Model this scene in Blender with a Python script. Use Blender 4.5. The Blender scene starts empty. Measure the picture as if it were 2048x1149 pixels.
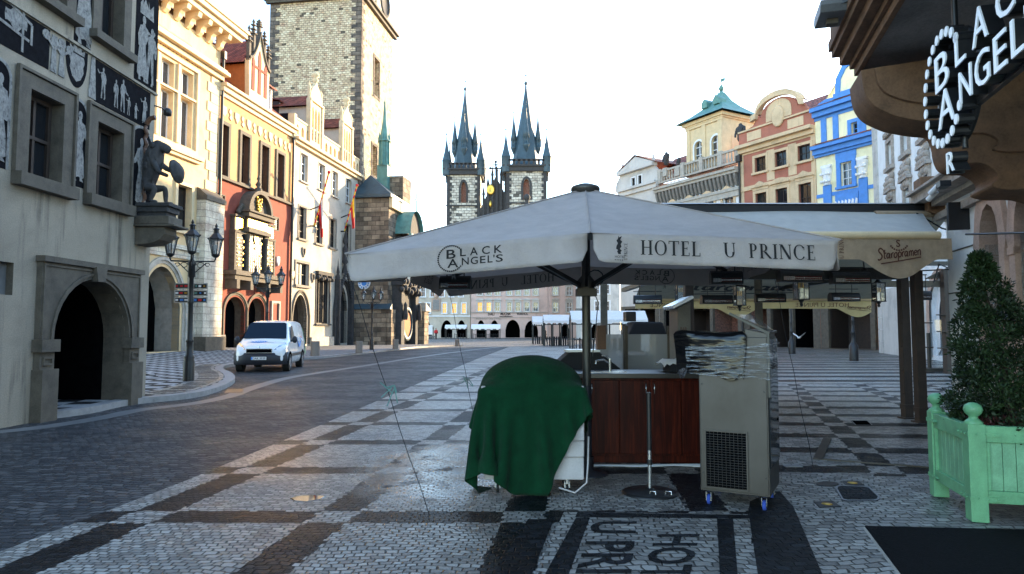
import bpy, bmesh, math, random
import numpy as np
from mathutils import Vector, Matrix

# ------------------------------------------------------------------ camera, sky, sun, exposure
SC = bpy.context.scene
FPX, HOR, CAMH = 1350.0, 659.0, 1.6            # focal length and horizon in photo pixels, eye height
TILT = math.atan((HOR - 574.5) / FPX)
cam_d = bpy.data.cameras.new('camera'); cam = bpy.data.objects.new('camera', cam_d)
SC.collection.objects.link(cam)
cam.location = (0, 0, CAMH); cam.rotation_euler = (math.pi/2 + TILT, 0, 0)
cam_d.sensor_width = 36.0; cam_d.lens = FPX/2048*36.0
cam_d.clip_start = 0.05; cam_d.clip_end = 3000
SC.camera = cam
SUN_EL, SUN_AZ = math.radians(12.2), math.radians(40.0)     # azimuth measured from +Y towards +X
world = bpy.data.worlds.new('World'); SC.world = world; world.use_nodes = True
_n = world.node_tree.nodes; _l = world.node_tree.links
_bg = _n['Background']
_sky = _n.new('ShaderNodeTexSky'); _sky.sky_type = 'NISHITA'; _sky.sun_disc = False
_sky.sun_elevation = SUN_EL; _sky.sun_rotation = SUN_AZ
_sky.air_density = 1.0; _sky.dust_density = 0.35; _sky.ozone_density = 1.7
_l.new(_sky.outputs[0], _bg.inputs[0]); _bg.inputs[1].default_value = 0.15
sun_d = bpy.data.lights.new('sun', 'SUN'); sun_d.energy = 2.5; sun_d.angle = math.radians(0.5)
sun_d.color = (1.0, 0.74, 0.44)
sun = bpy.data.objects.new('sun', sun_d); SC.collection.objects.link(sun)
sun.location = (60, 60, 60)
_sd = Vector((math.sin(SUN_AZ)*math.cos(SUN_EL), math.cos(SUN_AZ)*math.cos(SUN_EL), math.sin(SUN_EL)))
sun.rotation_euler = (-_sd).to_track_quat('-Z', 'Y').to_euler()
SC.view_settings.view_transform = 'Standard'; SC.view_settings.look = 'None'
SC.view_settings.exposure = 2.6; SC.view_settings.gamma = 1.0
SC.view_settings.use_curve_mapping = False
try:
    SC.cycles.max_bounces = 8; SC.cycles.transparent_max_bounces = 8
    SC.cycles.sample_clamp_indirect = 6
except Exception: pass

R = math.radians
PI = math.pi
COL = SC.collection
rng = random.Random(7)

# ------------------------------------------------------------------ measuring: photo pixel -> place
_ct, _st = math.cos(TILT), math.sin(TILT)
def ray(px, py):
    a = (px-1024)/FPX; b = (574.5-py)/FPX
    return Vector((a, _ct - b*_st, _st + b*_ct))
def G(px, py, z=0.0):
    d = ray(px, py); t = (z-CAMH)/d.z
    return Vector((d.x*t, d.y*t, z))
def at(px, py, Y):
    d = ray(px, py); t = Y/d.y
    return Vector((d.x*t, Y, CAMH+d.z*t))
class Frame:
    """a facade: origin, x along it (to the right for someone facing it), y into the building, z up"""
    def __init__(s, x, y, ang):
        s.o = Vector((x, y, 0)); s.ang = ang
        s.ex = Vector((math.cos(ang), math.sin(ang), 0)); s.ey = Vector((-math.sin(ang), math.cos(ang), 0))
    def uz(s, px, py, off=0.0):
        d = ray(px, py); c = Vector((0, 0, CAMH))
        t = ((s.o + s.ey*off - c).dot(s.ey)) / d.dot(s.ey)
        p = c + d*t - s.o
        return p.dot(s.ex), p.z
    def w(s, u, v, z): return s.o + s.ex*u + s.ey*v + Vector((0, 0, z))

# ------------------------------------------------------------------ mesh builder
class MB:
    def __init__(s): s.v = []; s.f = []; s.m = []; s.s = []
    def add(s, vs, fs, mi=0, sm=False):
        b = len(s.v); s.v += [tuple(v) for v in vs]
        for f in fs: s.f.append(tuple(b+i for i in f)); s.m.append(mi); s.s.append(sm)
        return s
    def quad(s, a, b, c, d, mi=0): return s.add([a, b, c, d], [(0, 1, 2, 3)], mi)
    def box(s, x0, x1, y0, y1, z0, z1, mi=0):
        if x0 > x1: x0, x1 = x1, x0
        if y0 > y1: y0, y1 = y1, y0
        if z0 > z1: z0, z1 = z1, z0
        v = [(x0,y0,z0),(x1,y0,z0),(x1,y1,z0),(x0,y1,z0),(x0,y0,z1),(x1,y0,z1),(x1,y1,z1),(x0,y1,z1)]
        return s.add(v, [(3,2,1,0),(4,5,6,7),(0,1,5,4),(1,2,6,5),(2,3,7,6),(3,0,4,7)], mi)
    def obox(s, c, ax, ay, az, mi=0):          # oriented box: centre and three half-axis vectors
        c, ax, ay, az = Vector(c), Vector(ax), Vector(ay), Vector(az)
        v = [c+ax*i+ay*j+az*k for k in (-1,1) for j in (-1,1) for i in (-1,1)]
        return s.add(v, [(0,2,3,1),(4,5,7,6),(0,1,5,4),(1,3,7,5),(3,2,6,7),(2,0,4,6)], mi)
    def bar(s, p, q, w, h=None, mi=0, up=(0,0,1)):
        p, q = Vector(p), Vector(q); d = q-p; h = w if h is None else h
        if d.length < 1e-6: return s
        up = Vector(up); sd = d.cross(up)
        if sd.length < 1e-4: sd = d.cross(Vector((0,1,0)))
        sd.normalize(); u2 = sd.cross(d).normalized()
        return s.obox((p+q)/2, d/2, sd*w/2, u2*h/2, mi)
    def tube(s, pts, r, n=8, mi=0, caps=True, sm=True):
        pts = [Vector(p) for p in pts]; k = len(pts)
        rs = r if isinstance(r, (list, tuple)) else [r]*k
        vs = []; prev = None
        for i, p in enumerate(pts):
            t = (pts[min(i+1, k-1)] - pts[max(i-1, 0)])
            t = t.normalized() if t.length > 1e-9 else Vector((0,0,1))
            if prev is None:
                a = t.cross(Vector((0,0,1)))
                if a.length < 1e-3: a = t.cross(Vector((0,1,0)))
            else:
                a = prev - t*prev.dot(t)
            a.normalize(); prev = a; b = t.cross(a)
            vs += [p + (a*math.cos(2*PI*j/n) + b*math.sin(2*PI*j/n))*rs[i] for j in range(n)]
        fs = [(i*n+j, i*n+(j+1)%n, (i+1)*n+(j+1)%n, (i+1)*n+j) for i in range(k-1) for j in range(n)]
        s.add(vs, fs, mi, sm)
        if caps:
            s.add(vs[:n], [tuple(reversed(range(n)))], mi); s.add(vs[-n:], [tuple(range(n))], mi)
        return s
    def lathe(s, prof, c=(0,0,0), n=16, mi=0, sm=True, sx=1.0, sy=1.0):
        vs = [(c[0]+r*sx*math.cos(2*PI*j/n), c[1]+r*sy*math.sin(2*PI*j/n), c[2]+z) for r, z in prof for j in range(n)]
        k = len(prof)
        fs = [(i*n+j, i*n+(j+1)%n, (i+1)*n+(j+1)%n, (i+1)*n+j) for i in range(k-1) for j in range(n)]
        s.add(vs, fs, mi, sm)
        if prof[0][0] > 1e-4: s.add(vs[:n], [tuple(reversed(range(n)))], mi)
        if prof[-1][0] > 1e-4: s.add(vs[-n:], [tuple(range(n))], mi)
        return s
    def ball(s, c, r, n=12, m=8, mi=0, sc=(1,1,1)):
        pr = [(math.sin(PI*i/m), -math.cos(PI*i/m)) for i in range(m+1)]
        vs = [(c[0]+r*sc[0]*a*math.cos(2*PI*j/n), c[1]+r*sc[1]*a*math.sin(2*PI*j/n), c[2]+r*sc[2]*b) for a, b in pr for j in range(n)]
        fs = [(i*n+j, i*n+(j+1)%n, (i+1)*n+(j+1)%n, (i+1)*n+j) for i in range(m) for j in range(n)]
        return s.add(vs, fs, mi, True)
    def prism(s, poly, y0, y1, mi=0, plane='xz', back=True):
        """extrude a 2-D outline; plane xz: along y, xy: along z, yz: along x"""
        def P(a, b, t):
            return (a, t, b) if plane == 'xz' else ((a, b, t) if plane == 'xy' else (t, a, b))
        n = len(poly); vs = [P(a, b, y0) for a, b in poly] + [P(a, b, y1) for a, b in poly]
        fs = [tuple(range(n))] + ([tuple(reversed(range(n, 2*n)))] if back else [])
        fs += [(i, n+i, n+(i+1)%n, (i+1)%n) for i in range(n)]
        return s.add(vs, fs, mi)
    def strip(s, A, B, mi=0, sm=False):
        n = len(A); return s.add(list(A)+list(B), [(i, i+1, n+i+1, n+i) for i in range(n-1)], mi, sm)
    def grid(s, P, mi=0, sm=True):
        nu = len(P); nv = len(P[0]); vs = [p for row in P for p in row]
        return s.add(vs, [(i*nv+j, (i+1)*nv+j, (i+1)*nv+j+1, i*nv+j+1) for i in range(nu-1) for j in range(nv-1)], mi, sm)
    def xf(s, M):
        s.v = [tuple(M @ Vector(v)) for v in s.v]; return s
    def join(s, o, M=None, mi=None):
        vs = [tuple(M @ Vector(v)) for v in o.v] if M else o.v
        b = len(s.v); s.v += vs
        s.f += [tuple(b+i for i in f) for f in o.f]; s.m += (o.m if mi is None else [mi]*len(o.m)); s.s += o.s
        return s
    def mesh(s, name, mats):
        me = bpy.data.meshes.new(name); me.from_pydata(s.v, [], s.f); me.update()
        for m in (mats if isinstance(mats, (list, tuple)) else [mats]): me.materials.append(m)
        me.polygons.foreach_set('material_index', s.m); me.polygons.foreach_set('use_smooth', s.s)
        me.update(); return me
    def build(s, name, mats, parent=None, loc=None, bev=0, fix=False):
        me = s.mesh(name, mats)
        if fix:
            bm = bmesh.new(); bm.from_mesh(me); bmesh.ops.recalc_face_normals(bm, faces=bm.faces); bm.to_mesh(me); bm.free()
        return put(name, me, parent, loc, bev)
def put(name, me, parent=None, loc=None, bev=0):
    o = bpy.data.objects.new(name, me); COL.objects.link(o)
    if parent is not None: o.parent = parent
    if loc is not None: o.location = loc
    if bev:
        m = o.modifiers.new('bevel', 'BEVEL'); m.width = bev; m.segments = 2; m.limit_method = 'ANGLE'; m.angle_limit = R(40)
    return o
def tag(o, label, cat, group=None):
    o['label'] = label; o['category'] = cat
    if group: o['group'] = group
    return o
def thing(name, label, cat, loc=(0,0,0), rz=0.0, group=None):
    o = bpy.data.objects.new(name, None); COL.objects.link(o); o.empty_display_size = 0.2
    o.location = loc; o.rotation_euler = (0, 0, rz)
    return tag(o, label, cat, group)
def structure(o): o['kind'] = 'structure'; return o
def clone(o, label=None, loc=None, rz=None, parent=None):
    c = o.copy(); COL.objects.link(c)
    if parent is not None: c.parent = parent
    if label: c['label'] = label
    if loc is not None: c.location = loc
    if rz is not None: c.rotation_euler = (0, 0, rz)
    for ch in list(o.children): clone(ch, parent=c)
    return c

# ------------------------------------------------------------------ materials
class NT:
    """small node-tree writer: every value is a socket or a number"""
    def __init__(s, name):
        s.mat = bpy.data.materials.new(name); s.mat.use_nodes = True
        s.t = s.mat.node_tree; s.b = s.t.nodes['Principled BSDF']
        s.out = s.t.nodes['Material Output']
    def n(s, k): return s.t.nodes.new('ShaderNode'+k)
    def put(s, v, sock):
        if isinstance(v, bpy.types.NodeSocket): s.t.links.new(v, sock)
        elif v is not None:
            if sock.type == 'RGBA' and len(v) == 3: v = (*v, 1)
            sock.default_value = v
    def M(s, op, a, b=None, c=None):
        n = s.n('Math'); n.operation = op
        for i, v in enumerate((a, b, c)):
            if v is not None: s.put(v, n.inputs[i])
        return n.outputs[0]
    def co(s): return s.n('TexCoord').outputs['Object']
    def xyz(s, v):
        n = s.n('SeparateXYZ'); s.put(v, n.inputs[0]); return n.outputs
    def vec(s, x, y, z=0.0):
        n = s.n('CombineXYZ')
        for i, v in enumerate((x, y, z)): s.put(v, n.inputs[i])
        return n.outputs[0]
    def map(s, v, sc=(1,1,1), rot=(0,0,0), loc=(0,0,0)):
        n = s.n('Mapping'); s.put(v, n.inputs[0]); n.inputs['Scale'].default_value = sc
        n.inputs['Rotation'].default_value = rot; n.inputs['Location'].default_value = loc; return n.outputs[0]
    def noise(s, v, scale, detail=4, rough=0.55, dist=0.0, col=False):
        n = s.n('TexNoise'); s.put(v, n.inputs['Vector']); n.inputs['Scale'].default_value = scale
        n.inputs['Detail'].default_value = detail; n.inputs['Roughness'].default_value = rough
        n.inputs['Distortion'].default_value = dist; return n.outputs[1 if col else 0]
    def voro(s, v, scale, feat='F1', rnd=1.0, out=0):
        n = s.n('TexVoronoi'); n.feature = feat; s.put(v, n.inputs['Vector']); n.inputs['Scale'].default_value = scale
        n.inputs['Randomness'].default_value = rnd; return n.outputs[out]
    def ramp(s, f, pts, interp='LINEAR'):
        n = s.n('ValToRGB'); s.put(f, n.inputs[0]); cr = n.color_ramp; cr.interpolation = interp
        while len(cr.elements) < len(pts): cr.elements.new(0.5)
        for e, (p, c) in zip(cr.elements, pts):
            e.position = p; e.color = (c, c, c, 1) if not isinstance(c, (tuple, list)) else (*c[:3], 1)
        return n.outputs[0]
    def mix(s, f, a, b, mode='MIX'):
        n = s.n('Mix'); n.data_type = 'RGBA'; n.blend_type = mode
        s.put(f, n.inputs[0]); s.put(a, n.inputs[6]); s.put(b, n.inputs[7]); return n.outputs[2]
    def fmix(s, f, a, b):
        n = s.n('Mix'); n.data_type = 'FLOAT'; s.put(f, n.inputs[0]); s.put(a, n.inputs[2]); s.put(b, n.inputs[3]); return n.outputs[0]
    def sstep(s, v, a, b):
        n = s.n('MapRange'); n.interpolation_type = 'SMOOTHSTEP'; s.put(v, n.inputs[0])
        n.inputs[1].default_value = a; n.inputs[2].default_value = b; return n.outputs[0]
    def brick(s, v, bw, rh, mortar=0.01, c1=(0.2,)*3, c2=(0.4,)*3, cm=(0.1,)*3, off=0.5, smooth=0.1, bias=0.0):
        n = s.n('TexBrick'); s.put(v, n.inputs['Vector']); n.offset = off
        n.inputs['Scale'].default_value = 1.0; n.inputs['Mortar Size'].default_value = mortar
        n.inputs['Mortar Smooth'].default_value = smooth; n.inputs['Bias'].default_value = bias
        n.inputs['Brick Width'].default_value = bw; n.inputs['Row Height'].default_value = rh
        s.put(c1, n.inputs['Color1']); s.put(c2, n.inputs['Color2']); s.put(cm, n.inputs['Mortar'])
        return n.outputs[0], n.outputs[1]
    def bump(s, h, strength=0.3, dist=0.02, nrm=None):
        n = s.n('Bump'); s.put(strength, n.inputs['Strength']); n.inputs['Distance'].default_value = dist
        s.put(h, n.inputs['Height'])
        if nrm is not None: s.put(nrm, n.inputs['Normal'])
        return n.outputs[0]
    def done(s, col=None, rough=0.7, metal=0.0, nrm=None, spec=None, alpha=None, emit=None, es=0.0, trans=None, sheen=None, coat=None, ior=None):
        b = s.b.inputs
        for k, v in (('Base Color', col), ('Roughness', rough), ('Metallic', metal), ('Normal', nrm), ('Specular IOR Level', spec),
                     ('Alpha', alpha), ('Emission Color', emit), ('Transmission Weight', trans), ('Sheen Weight', sheen), ('Coat Weight', coat), ('IOR', ior)):
            if v is not None: s.put(v, b[k])
        if emit is not None: s.put(es, b['Emission Strength'])
        return s.mat
def sc3(c, k): return tuple(min(1, x*k) for x in c)
def simple(name, c, rough=0.6, metal=0.0, var=0.25, scale=6.0, bump=0.15, spec=None, fine=60.0, dist=0.01, coat=None):
    t = NT(name); co = t.co()
    a = t.noise(co, scale, 5, 0.6); b = t.noise(co, fine, 2)
    f = t.M('ADD', t.M('MULTIPLY', a, 0.7), t.M('MULTIPLY', b, 0.3))
    col = t.ramp(f, [(0.3, sc3(c, 1-var)), (0.5, c), (0.72, sc3(c, 1+var))])
    nr = t.bump(f, bump, dist) if bump else None
    rg = t.M('ADD', t.M('MULTIPLY', a, 0.2), rough-0.1)
    return t.done(col, rg, metal, nr, spec, coat=coat)
def plaster(name, c, dirt=(0.1,0.09,0.08), amount=0.5, scale=0.6, stain=True, bump=0.25):
    """old lime render: cloudy tone, vertical runs, patches, fine grain"""
    t = NT(name); co = t.co()
    big = t.noise(co, scale, 8, 0.65, 0.4)
    runs = t.noise(t.map(co, (3.0, 3.0, 0.25)), 1.6, 6, 0.6)
    fine = t.noise(co, 45, 3, 0.7)
    col = t.ramp(big, [(0.32, sc3(c, 0.72)), (0.48, c), (0.66, sc3(c, 1.14))])
    if stain:
        m = t.sstep(t.M('ADD', t.M('MULTIPLY', runs, 0.6), t.M('MULTIPLY', big, 0.4)), 0.5, 0.72)
        col = t.mix(t.M('MULTIPLY', m, amount), col, dirt)
    col = t.mix(0.18, col, t.ramp(fine, [(0.3, 0.0), (0.7, 1.0)]), 'OVERLAY')
    nr = t.bump(t.M('ADD', t.M('MULTIPLY', fine, 0.35), big), bump, 0.03)
    return t.done(col, 0.85, 0, nr, 0.3)
def ashlar(name, bw, rh, c1, c2, cm, mortar=0.012, dist=0.0, extra=None, bump=0.5, rough=0.85, dark=0.0):
    """coursed stone on walls facing any way: bricks over (x+y, z) in the object's own space"""
    t = NT(name); co = t.co(); x, y, z = t.xyz(co)
    v = t.vec(t.M('ADD', x, y), z, 0.0)
    if dist:
        nz = t.noise(v, 1.3/rh*0.3, 2, 0.5, col=True)
        n = t.n('VectorMath'); n.operation = 'MULTIPLY_ADD'; t.put(nz, n.inputs[0]); n.inputs[1].default_value = (dist,)*3; t.put(v, n.inputs[2]); v = n.outputs[0]
    col, fac = t.brick(v, bw, rh, mortar, c1, c2, cm, smooth=0.3)
    wn = t.noise(v, 0.55/rh*0.8, 3, 0.6)
    col = t.mix(0.55, col, t.ramp(wn, [(0.3, 0.12), (0.5, 0.5), (0.7, 0.9)]), 'OVERLAY')
    if dark:
        gg, _f2 = t.brick(v, bw, rh, 0.0, (0,)*3, (1,)*3, (0,)*3)
        dk = t.M('GREATER_THAN', t.xyz(gg)[0], 1-dark)
        col = t.mix(t.M('MULTIPLY', dk, 0.85), col, (0.02, 0.018, 0.017))
    fine = t.noise(co, 14, 4, 0.7)
    col = t.mix(0.3, col, t.ramp(fine, [(0.3, 0.1), (0.7, 0.9)]), 'OVERLAY')
    h = t.M('ADD', t.M('MULTIPLY', fac, -1.0), t.M('MULTIPLY', fine, 0.5))
    return t.done(col, rough, 0, t.bump(h, bump, 0.03), 0.3)
def tiles(name, c, sx=0.22, sz=0.3):
    t = NT(name); co = t.co(); x, y, z = t.xyz(co)
    r1 = t.M('FRACT', t.M('DIVIDE', z, sz)); w = t.M('SINE', t.M('MULTIPLY', t.M('ADD', x, y), 2*PI/sx))
    nz = t.noise(co, 3.0, 5, 0.7)
    cell, _f = t.brick(t.vec(t.M('ADD', x, y), z), sx, sz, 0.0, sc3(c, 0.6), sc3(c, 1.5), c, off=0.0)
    col = t.mix(0.5, cell, t.ramp(nz, [(0.3, 0.15), (0.7, 0.85)]), 'OVERLAY')
    h = t.M('ADD', t.M('MULTIPLY', r1, -0.7), t.M('MULTIPLY', w, 0.5))
    return t.done(col, 0.7, 0, t.bump(h, 0.8, 0.06), 0.3)
def glass_dark(name, c=(0.012,0.014,0.017), rough=0.04, spec=0.5):
    t = NT(name); co = t.co(); nz = t.noise(co, 1.3, 2)
    return t.done(c, rough, 0, t.bump(nz, 0.12, 0.05), spec)
MAT = {}
def mm(k): return MAT[k]
# ------------------------------------------------------------------ the place's materials
def setts(name, mode):
    """granite setts in rows; light/dark mosaic bands set out in metres on the square itself"""
    t = NT(name); co = t.n('TexCoord').outputs['Object']; x, y, z = t.xyz(co)
    wob = t.noise(co, 1.1, 3, 0.5, col=True)
    n = t.n('VectorMath'); n.operation = 'MULTIPLY_ADD'; t.put(wob, n.inputs[0]); n.inputs[1].default_value = (0.30, 0.36, 0); t.put(co, n.inputs[2]); v = n.outputs[0]
    wob2 = t.noise(co, 9.0, 2, 0.5, col=True)
    n = t.n('VectorMath'); n.operation = 'MULTIPLY_ADD'; t.put(wob2, n.inputs[0]); n.inputs[1].default_value = (0.05, 0.05, 0); t.put(v, n.inputs[2]); v = n.outputs[0]
    rot = {'right': R(17), 'road': R(2)}.get(mode, 0)
    if rot: v = t.map(v, rot=(0, 0, rot))
    bw, rh = (0.135, 0.092) if mode == 'road' else ((0.08, 0.062) if mode in ('plaza', 'far') else (0.105, 0.078))
    grey, fac = t.brick(v, bw, rh, 0.014 if mode == 'road' else 0.0085, (0.0,)*3, (1.0,)*3, (0.5,)*3, smooth=1.0)
    g = t.xyz(grey)[0]
    big = t.noise(co, 0.55, 5, 0.6); fine = t.noise(co, 38, 4, 0.7)
    tone = t.M('ADD', t.M('ADD', t.M('MULTIPLY', g, 0.45), t.M('MULTIPLY', fine, 0.35)), t.M('MULTIPLY', big, 0.2))
    dk = t.ramp(tone, [(0.25, (0.002, 0.003, 0.0045)), (0.5, (0.007, 0.0085, 0.0115)), (0.8, (0.024, 0.027, 0.033))])
    lt = t.ramp(tone, [(0.22, (0.14, 0.13, 0.118)), (0.5, (0.31, 0.292, 0.265)), (0.8, (0.48, 0.455, 0.415))])
    def band(e, per, half):
        f = t.M('SUBTRACT', t.M('FRACT', t.M('ADD', t.M('DIVIDE', e, per), 0.5)), 0.5)
        return t.M('LESS_THAN', t.M('ABSOLUTE', f), half/per)
    jit = t.M('MULTIPLY', t.M('SUBTRACT', g, 0.5), 0.05)
    if mode == 'road':
        col = t.ramp(tone, [(0.2, (0.014, 0.016, 0.02)), (0.5, (0.048, 0.05, 0.056)), (0.82, (0.125, 0.12, 0.118))])
    elif mode == 'light': col = lt
    elif mode == 'dark': col = dk
    else:
        if mode == 'right':
            a, b = t.M('SUBTRACT', x, t.M('MULTIPLY', y, 0.33)), t.M('ADD', t.M('MULTIPLY', x, 0.06), y)
            bu = band(t.M('ADD', t.M('SUBTRACT', a, 1.66), jit), 1.9, 0.17)
            bv = band(t.M('ADD', t.M('SUBTRACT', b, 8.05), jit), 1.25, 0.2)
            d = t.M('ABSOLUTE', t.M('SUBTRACT', bu, bv)); d = t.M('MULTIPLY', d, t.M('GREATER_THAN', b, 7.7))
        else:
            a = t.M('ADD', t.M('SUBTRACT', x, t.M('MULTIPLY', y, 0.104)), 3.75); b = t.M('SUBTRACT', y, 5.87)
            bu = band(t.M('ADD', a, jit), 1.62, 0.18)
            bv = band(t.M('ADD', b, jit), 1.9, 0.18)
            if mode == 'plaza':
                bu = t.M('MULTIPLY', bu, t.M('GREATER_THAN', a, -0.5))
                bu = t.M('MULTIPLY', bu, t.M('LESS_THAN', b, 26))
            else: bu = 0.0; bv = band(t.M('ADD', b, jit), 1.9, 0.42)
            d = t.M('ABSOLUTE', t.M('SUBTRACT', bu, bv))
        col = t.mix(d, lt, dk)
    # grime, joints, ochre reflection of the sunlit facades painted into the colour
    col = t.mix(t.M('MULTIPLY', t.sstep(big, 0.48, 0.7), 0.35), col, (0.05, 0.046, 0.042))
    col = t.mix(t.M('MULTIPLY', fac, 0.85), col, (0.012, 0.012, 0.013))
    if mode == 'plaza':
        s = t.M('MULTIPLY', t.sstep(t.noise(co, 2.3, 5, 0.7), 0.56, 0.68),
                t.M('SUBTRACT', 1.0, t.sstep(t.M('ADD', t.M('POWER', t.M('DIVIDE', t.M('ADD', x, 2.35), 0.95), 2.0), t.M('POWER', t.M('DIVIDE', t.M('SUBTRACT', y, 5.95), 0.75), 2.0)), 0.3, 1.0)))
        col = t.mix(t.M('MULTIPLY', s, 0.4), col, (0.26, 0.14, 0.06))
    # gloss: damp, with a really wet patch where the cart has been washed down
    rg = t.fmix(t.sstep(big, 0.35, 0.65), 0.30, 0.50) if mode != 'road' else t.fmix(t.sstep(big, 0.35, 0.65), 0.45, 0.65)
    if mode == 'plaza':
        e = t.M('ADD', t.M('POWER', t.M('DIVIDE', t.M('ADD', x, .75), 1.2), 2.0), t.M('POWER', t.M('DIVIDE', t.M('SUBTRACT', y, 7.9), 2.0), 2.0))
        wet = t.M('MULTIPLY', t.M('SUBTRACT', 1.0, t.sstep(e, 0.25, 1.0)), t.sstep(t.noise(co, 2.6, 4, 0.6), 0.36, 0.5))
        rg = t.fmix(wet, rg, 0.08)
        col = t.mix(t.M('MULTIPLY', wet, 0.4), col, (0.045, 0.048, 0.055))
    rg = t.M('ADD', rg, t.M('MULTIPLY', t.M('SUBTRACT', fine, 0.5), 0.25))
    h = t.M('ADD', t.M('ADD', t.M('MULTIPLY', fac, -1.0), t.M('MULTIPLY', fine, 0.35)), t.M('ADD', t.M('MULTIPLY', g, 0.5), t.M('MULTIPLY', t.noise(co, 1.7, 2), 2.5)))
    nr = t.bump(h, t.fmix(wet, 0.9, 0.25) if mode == 'plaza' else 0.9, 0.03 if mode == 'road' else 0.022)
    if mode == 'dark': rg = t.M('ADD', rg, 0.25)
    sp = 0.2 if mode == 'dark' else (t.fmix(d, 0.32, 0.10) if mode in ('plaza', 'far', 'right') else 0.2)
    if mode == 'plaza': sp = t.fmix(wet, sp, 0.6)
    return t.done(col, rg, 0, nr, sp)
def pavement_mat():
    t = NT('checker_pavement'); co = t.co(); x, y, z = t.xyz(co)
    v = t.map(co, rot=(0, 0, R(-8.5)))
    ck = t.n('TexChecker'); t.put(v, ck.inputs['Vector']); ck.inputs['Scale'].default_value = 1/0.52
    ck.inputs['Color1'].default_value = (0, 0, 0, 1); ck.inputs['Color2'].default_value = (1, 1, 1, 1)
    fine = t.noise(co, 30, 4, 0.7); big = t.noise(co, 0.5, 4)
    g, fac = t.brick(v, 0.07, 0.065, 0.008, (0,)*3, (1,)*3, (0.5,)*3)
    tone = t.M('ADD', t.M('MULTIPLY', t.xyz(g)[0], 0.4), t.M('MULTIPLY', fine, 0.6))
    lt = t.ramp(tone, [(0.2, 0.24), (0.8, 0.50)]); dk = t.ramp(tone, [(0.2, 0.008), (0.8, 0.04)])
    col = t.mix(t.xyz(ck.outputs[0])[0], dk, lt)
    col = t.mix(t.M('MULTIPLY', t.sstep(big, 0.5, 0.7), 0.3), col, (0.07, 0.065, 0.06))
    return t.done(col, 0.75, 0, t.bump(t.M('ADD', t.M('MULTIPLY', fac, -1.0), fine), 0.4, 0.015), 0.15)
def wood_red():
    t = NT('red_wood'); co = t.co(); v = t.map(co, (9, 9, 0.7))
    a = t.noise(v, 1.6, 6, 0.6, 0.8); b = t.noise(t.map(co, (60, 60, 2)), 1.0, 3)
    col = t.ramp(t.M('ADD', t.M('MULTIPLY', a, 0.7), t.M('MULTIPLY', b, 0.3)), [(0.3, (0.008, 0.001, 0.0006)), (0.5, (0.05, 0.0055, 0.002)), (0.7, (0.14, 0.020, 0.006))])
    return t.done(col, 0.45, 0, t.bump(b, 0.15, 0.005), 0.15)
def cloth(name, c, weave=260, var=0.2, rough=0.9, trans=False, mid=4.0, sh=0.05):
    t = NT(name); co = t.co()
    a = t.noise(co, mid, 6, 0.65); w = t.noise(co, weave, 2, 0.5); s = t.noise(t.map(co, (2.5, 2.5, 0.6)), 2.0, 5, 0.65)
    f = t.M('ADD', t.M('ADD', t.M('MULTIPLY', a, 0.5), t.M('MULTIPLY', w, 0.2)), t.M('MULTIPLY', s, 0.3))
    col = t.ramp(f, [(0.3, sc3(c, 1-var)), (0.5, c), (0.7, sc3(c, 1+var))])
    t.done(col, rough, 0, t.bump(t.M('ADD', w, t.M('MULTIPLY', a, 5.0)), 0.5, 0.012), 0.1, sheen=sh)
    if trans:
        tr = t.n('BsdfTranslucent'); t.put(col, tr.inputs[0]); mx = t.n('MixShader'); mx.inputs[0].default_value = trans
        t.t.links.new(t.b.outputs[0], mx.inputs[1]); t.t.links.new(tr.outputs[0], mx.inputs[2]); t.t.links.new(mx.outputs[0], t.out.inputs[0])
    return t.mat
def steel(name, c=(0.42,0.41,0.40), rough=0.32, brush=True):
    t = NT(name); co = t.co(); a = t.noise(t.map(co, (1.2, 1.2, 0.8)), 2.0, 5, 0.6); b = t.noise(t.map(co, (160, 160, 1.5)), 1, 2)
    col = t.ramp(a, [(0.3, sc3(c, 0.7)), (0.7, sc3(c, 1.15))])
    return t.done(col, t.M('ADD', t.M('MULTIPLY', a, 0.3), rough-0.12), 0.9, t.bump(t.M('ADD', a, t.M('MULTIPLY', b, 0.15)), 0.08, 0.01))
def leafmat(name, c1, c2, scale=9):
    t = NT(name); co = t.co(); a = t.noise(co, scale, 3, 0.7); b = t.noise(co, 2.2, 3)
    col = t.ramp(t.M('ADD', t.M('MULTIPLY', a, 0.6), t.M('MULTIPLY', b, 0.4)), [(0.32, c1), (0.68, c2)])
    return t.done(col, 0.55, 0, None, 0.3)
def clear_glass(name, alpha=0.25, c=(0.7,0.8,0.85)):
    t = NT(name); t.done(c, 0.03, 0, None, 0.5)
    tr = t.n('BsdfTransparent'); gl = t.n('BsdfGlossy'); gl.inputs['Roughness'].default_value = 0.03
    fr = t.n('Fresnel'); fr.inputs[0].default_value = 1.45
    mx = t.n('MixShader'); t.put(t.M('ADD', t.M('MULTIPLY', fr.outputs[0], 0.9), alpha*0.3), mx.inputs[0])
    df = t.n('BsdfDiffuse'); df.inputs[0].default_value = (*c, 1)
    m2 = t.n('MixShader'); m2.inputs[0].default_value = alpha
    t.t.links.new(tr.outputs[0], m2.inputs[1]); t.t.links.new(df.outputs[0], m2.inputs[2])
    t.t.links.new(m2.outputs[0], mx.inputs[1]); t.t.links.new(gl.outputs[0], mx.inputs[2]); t.t.links.new(mx.outputs[0], t.out.inputs[0])
    return t.mat
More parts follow.
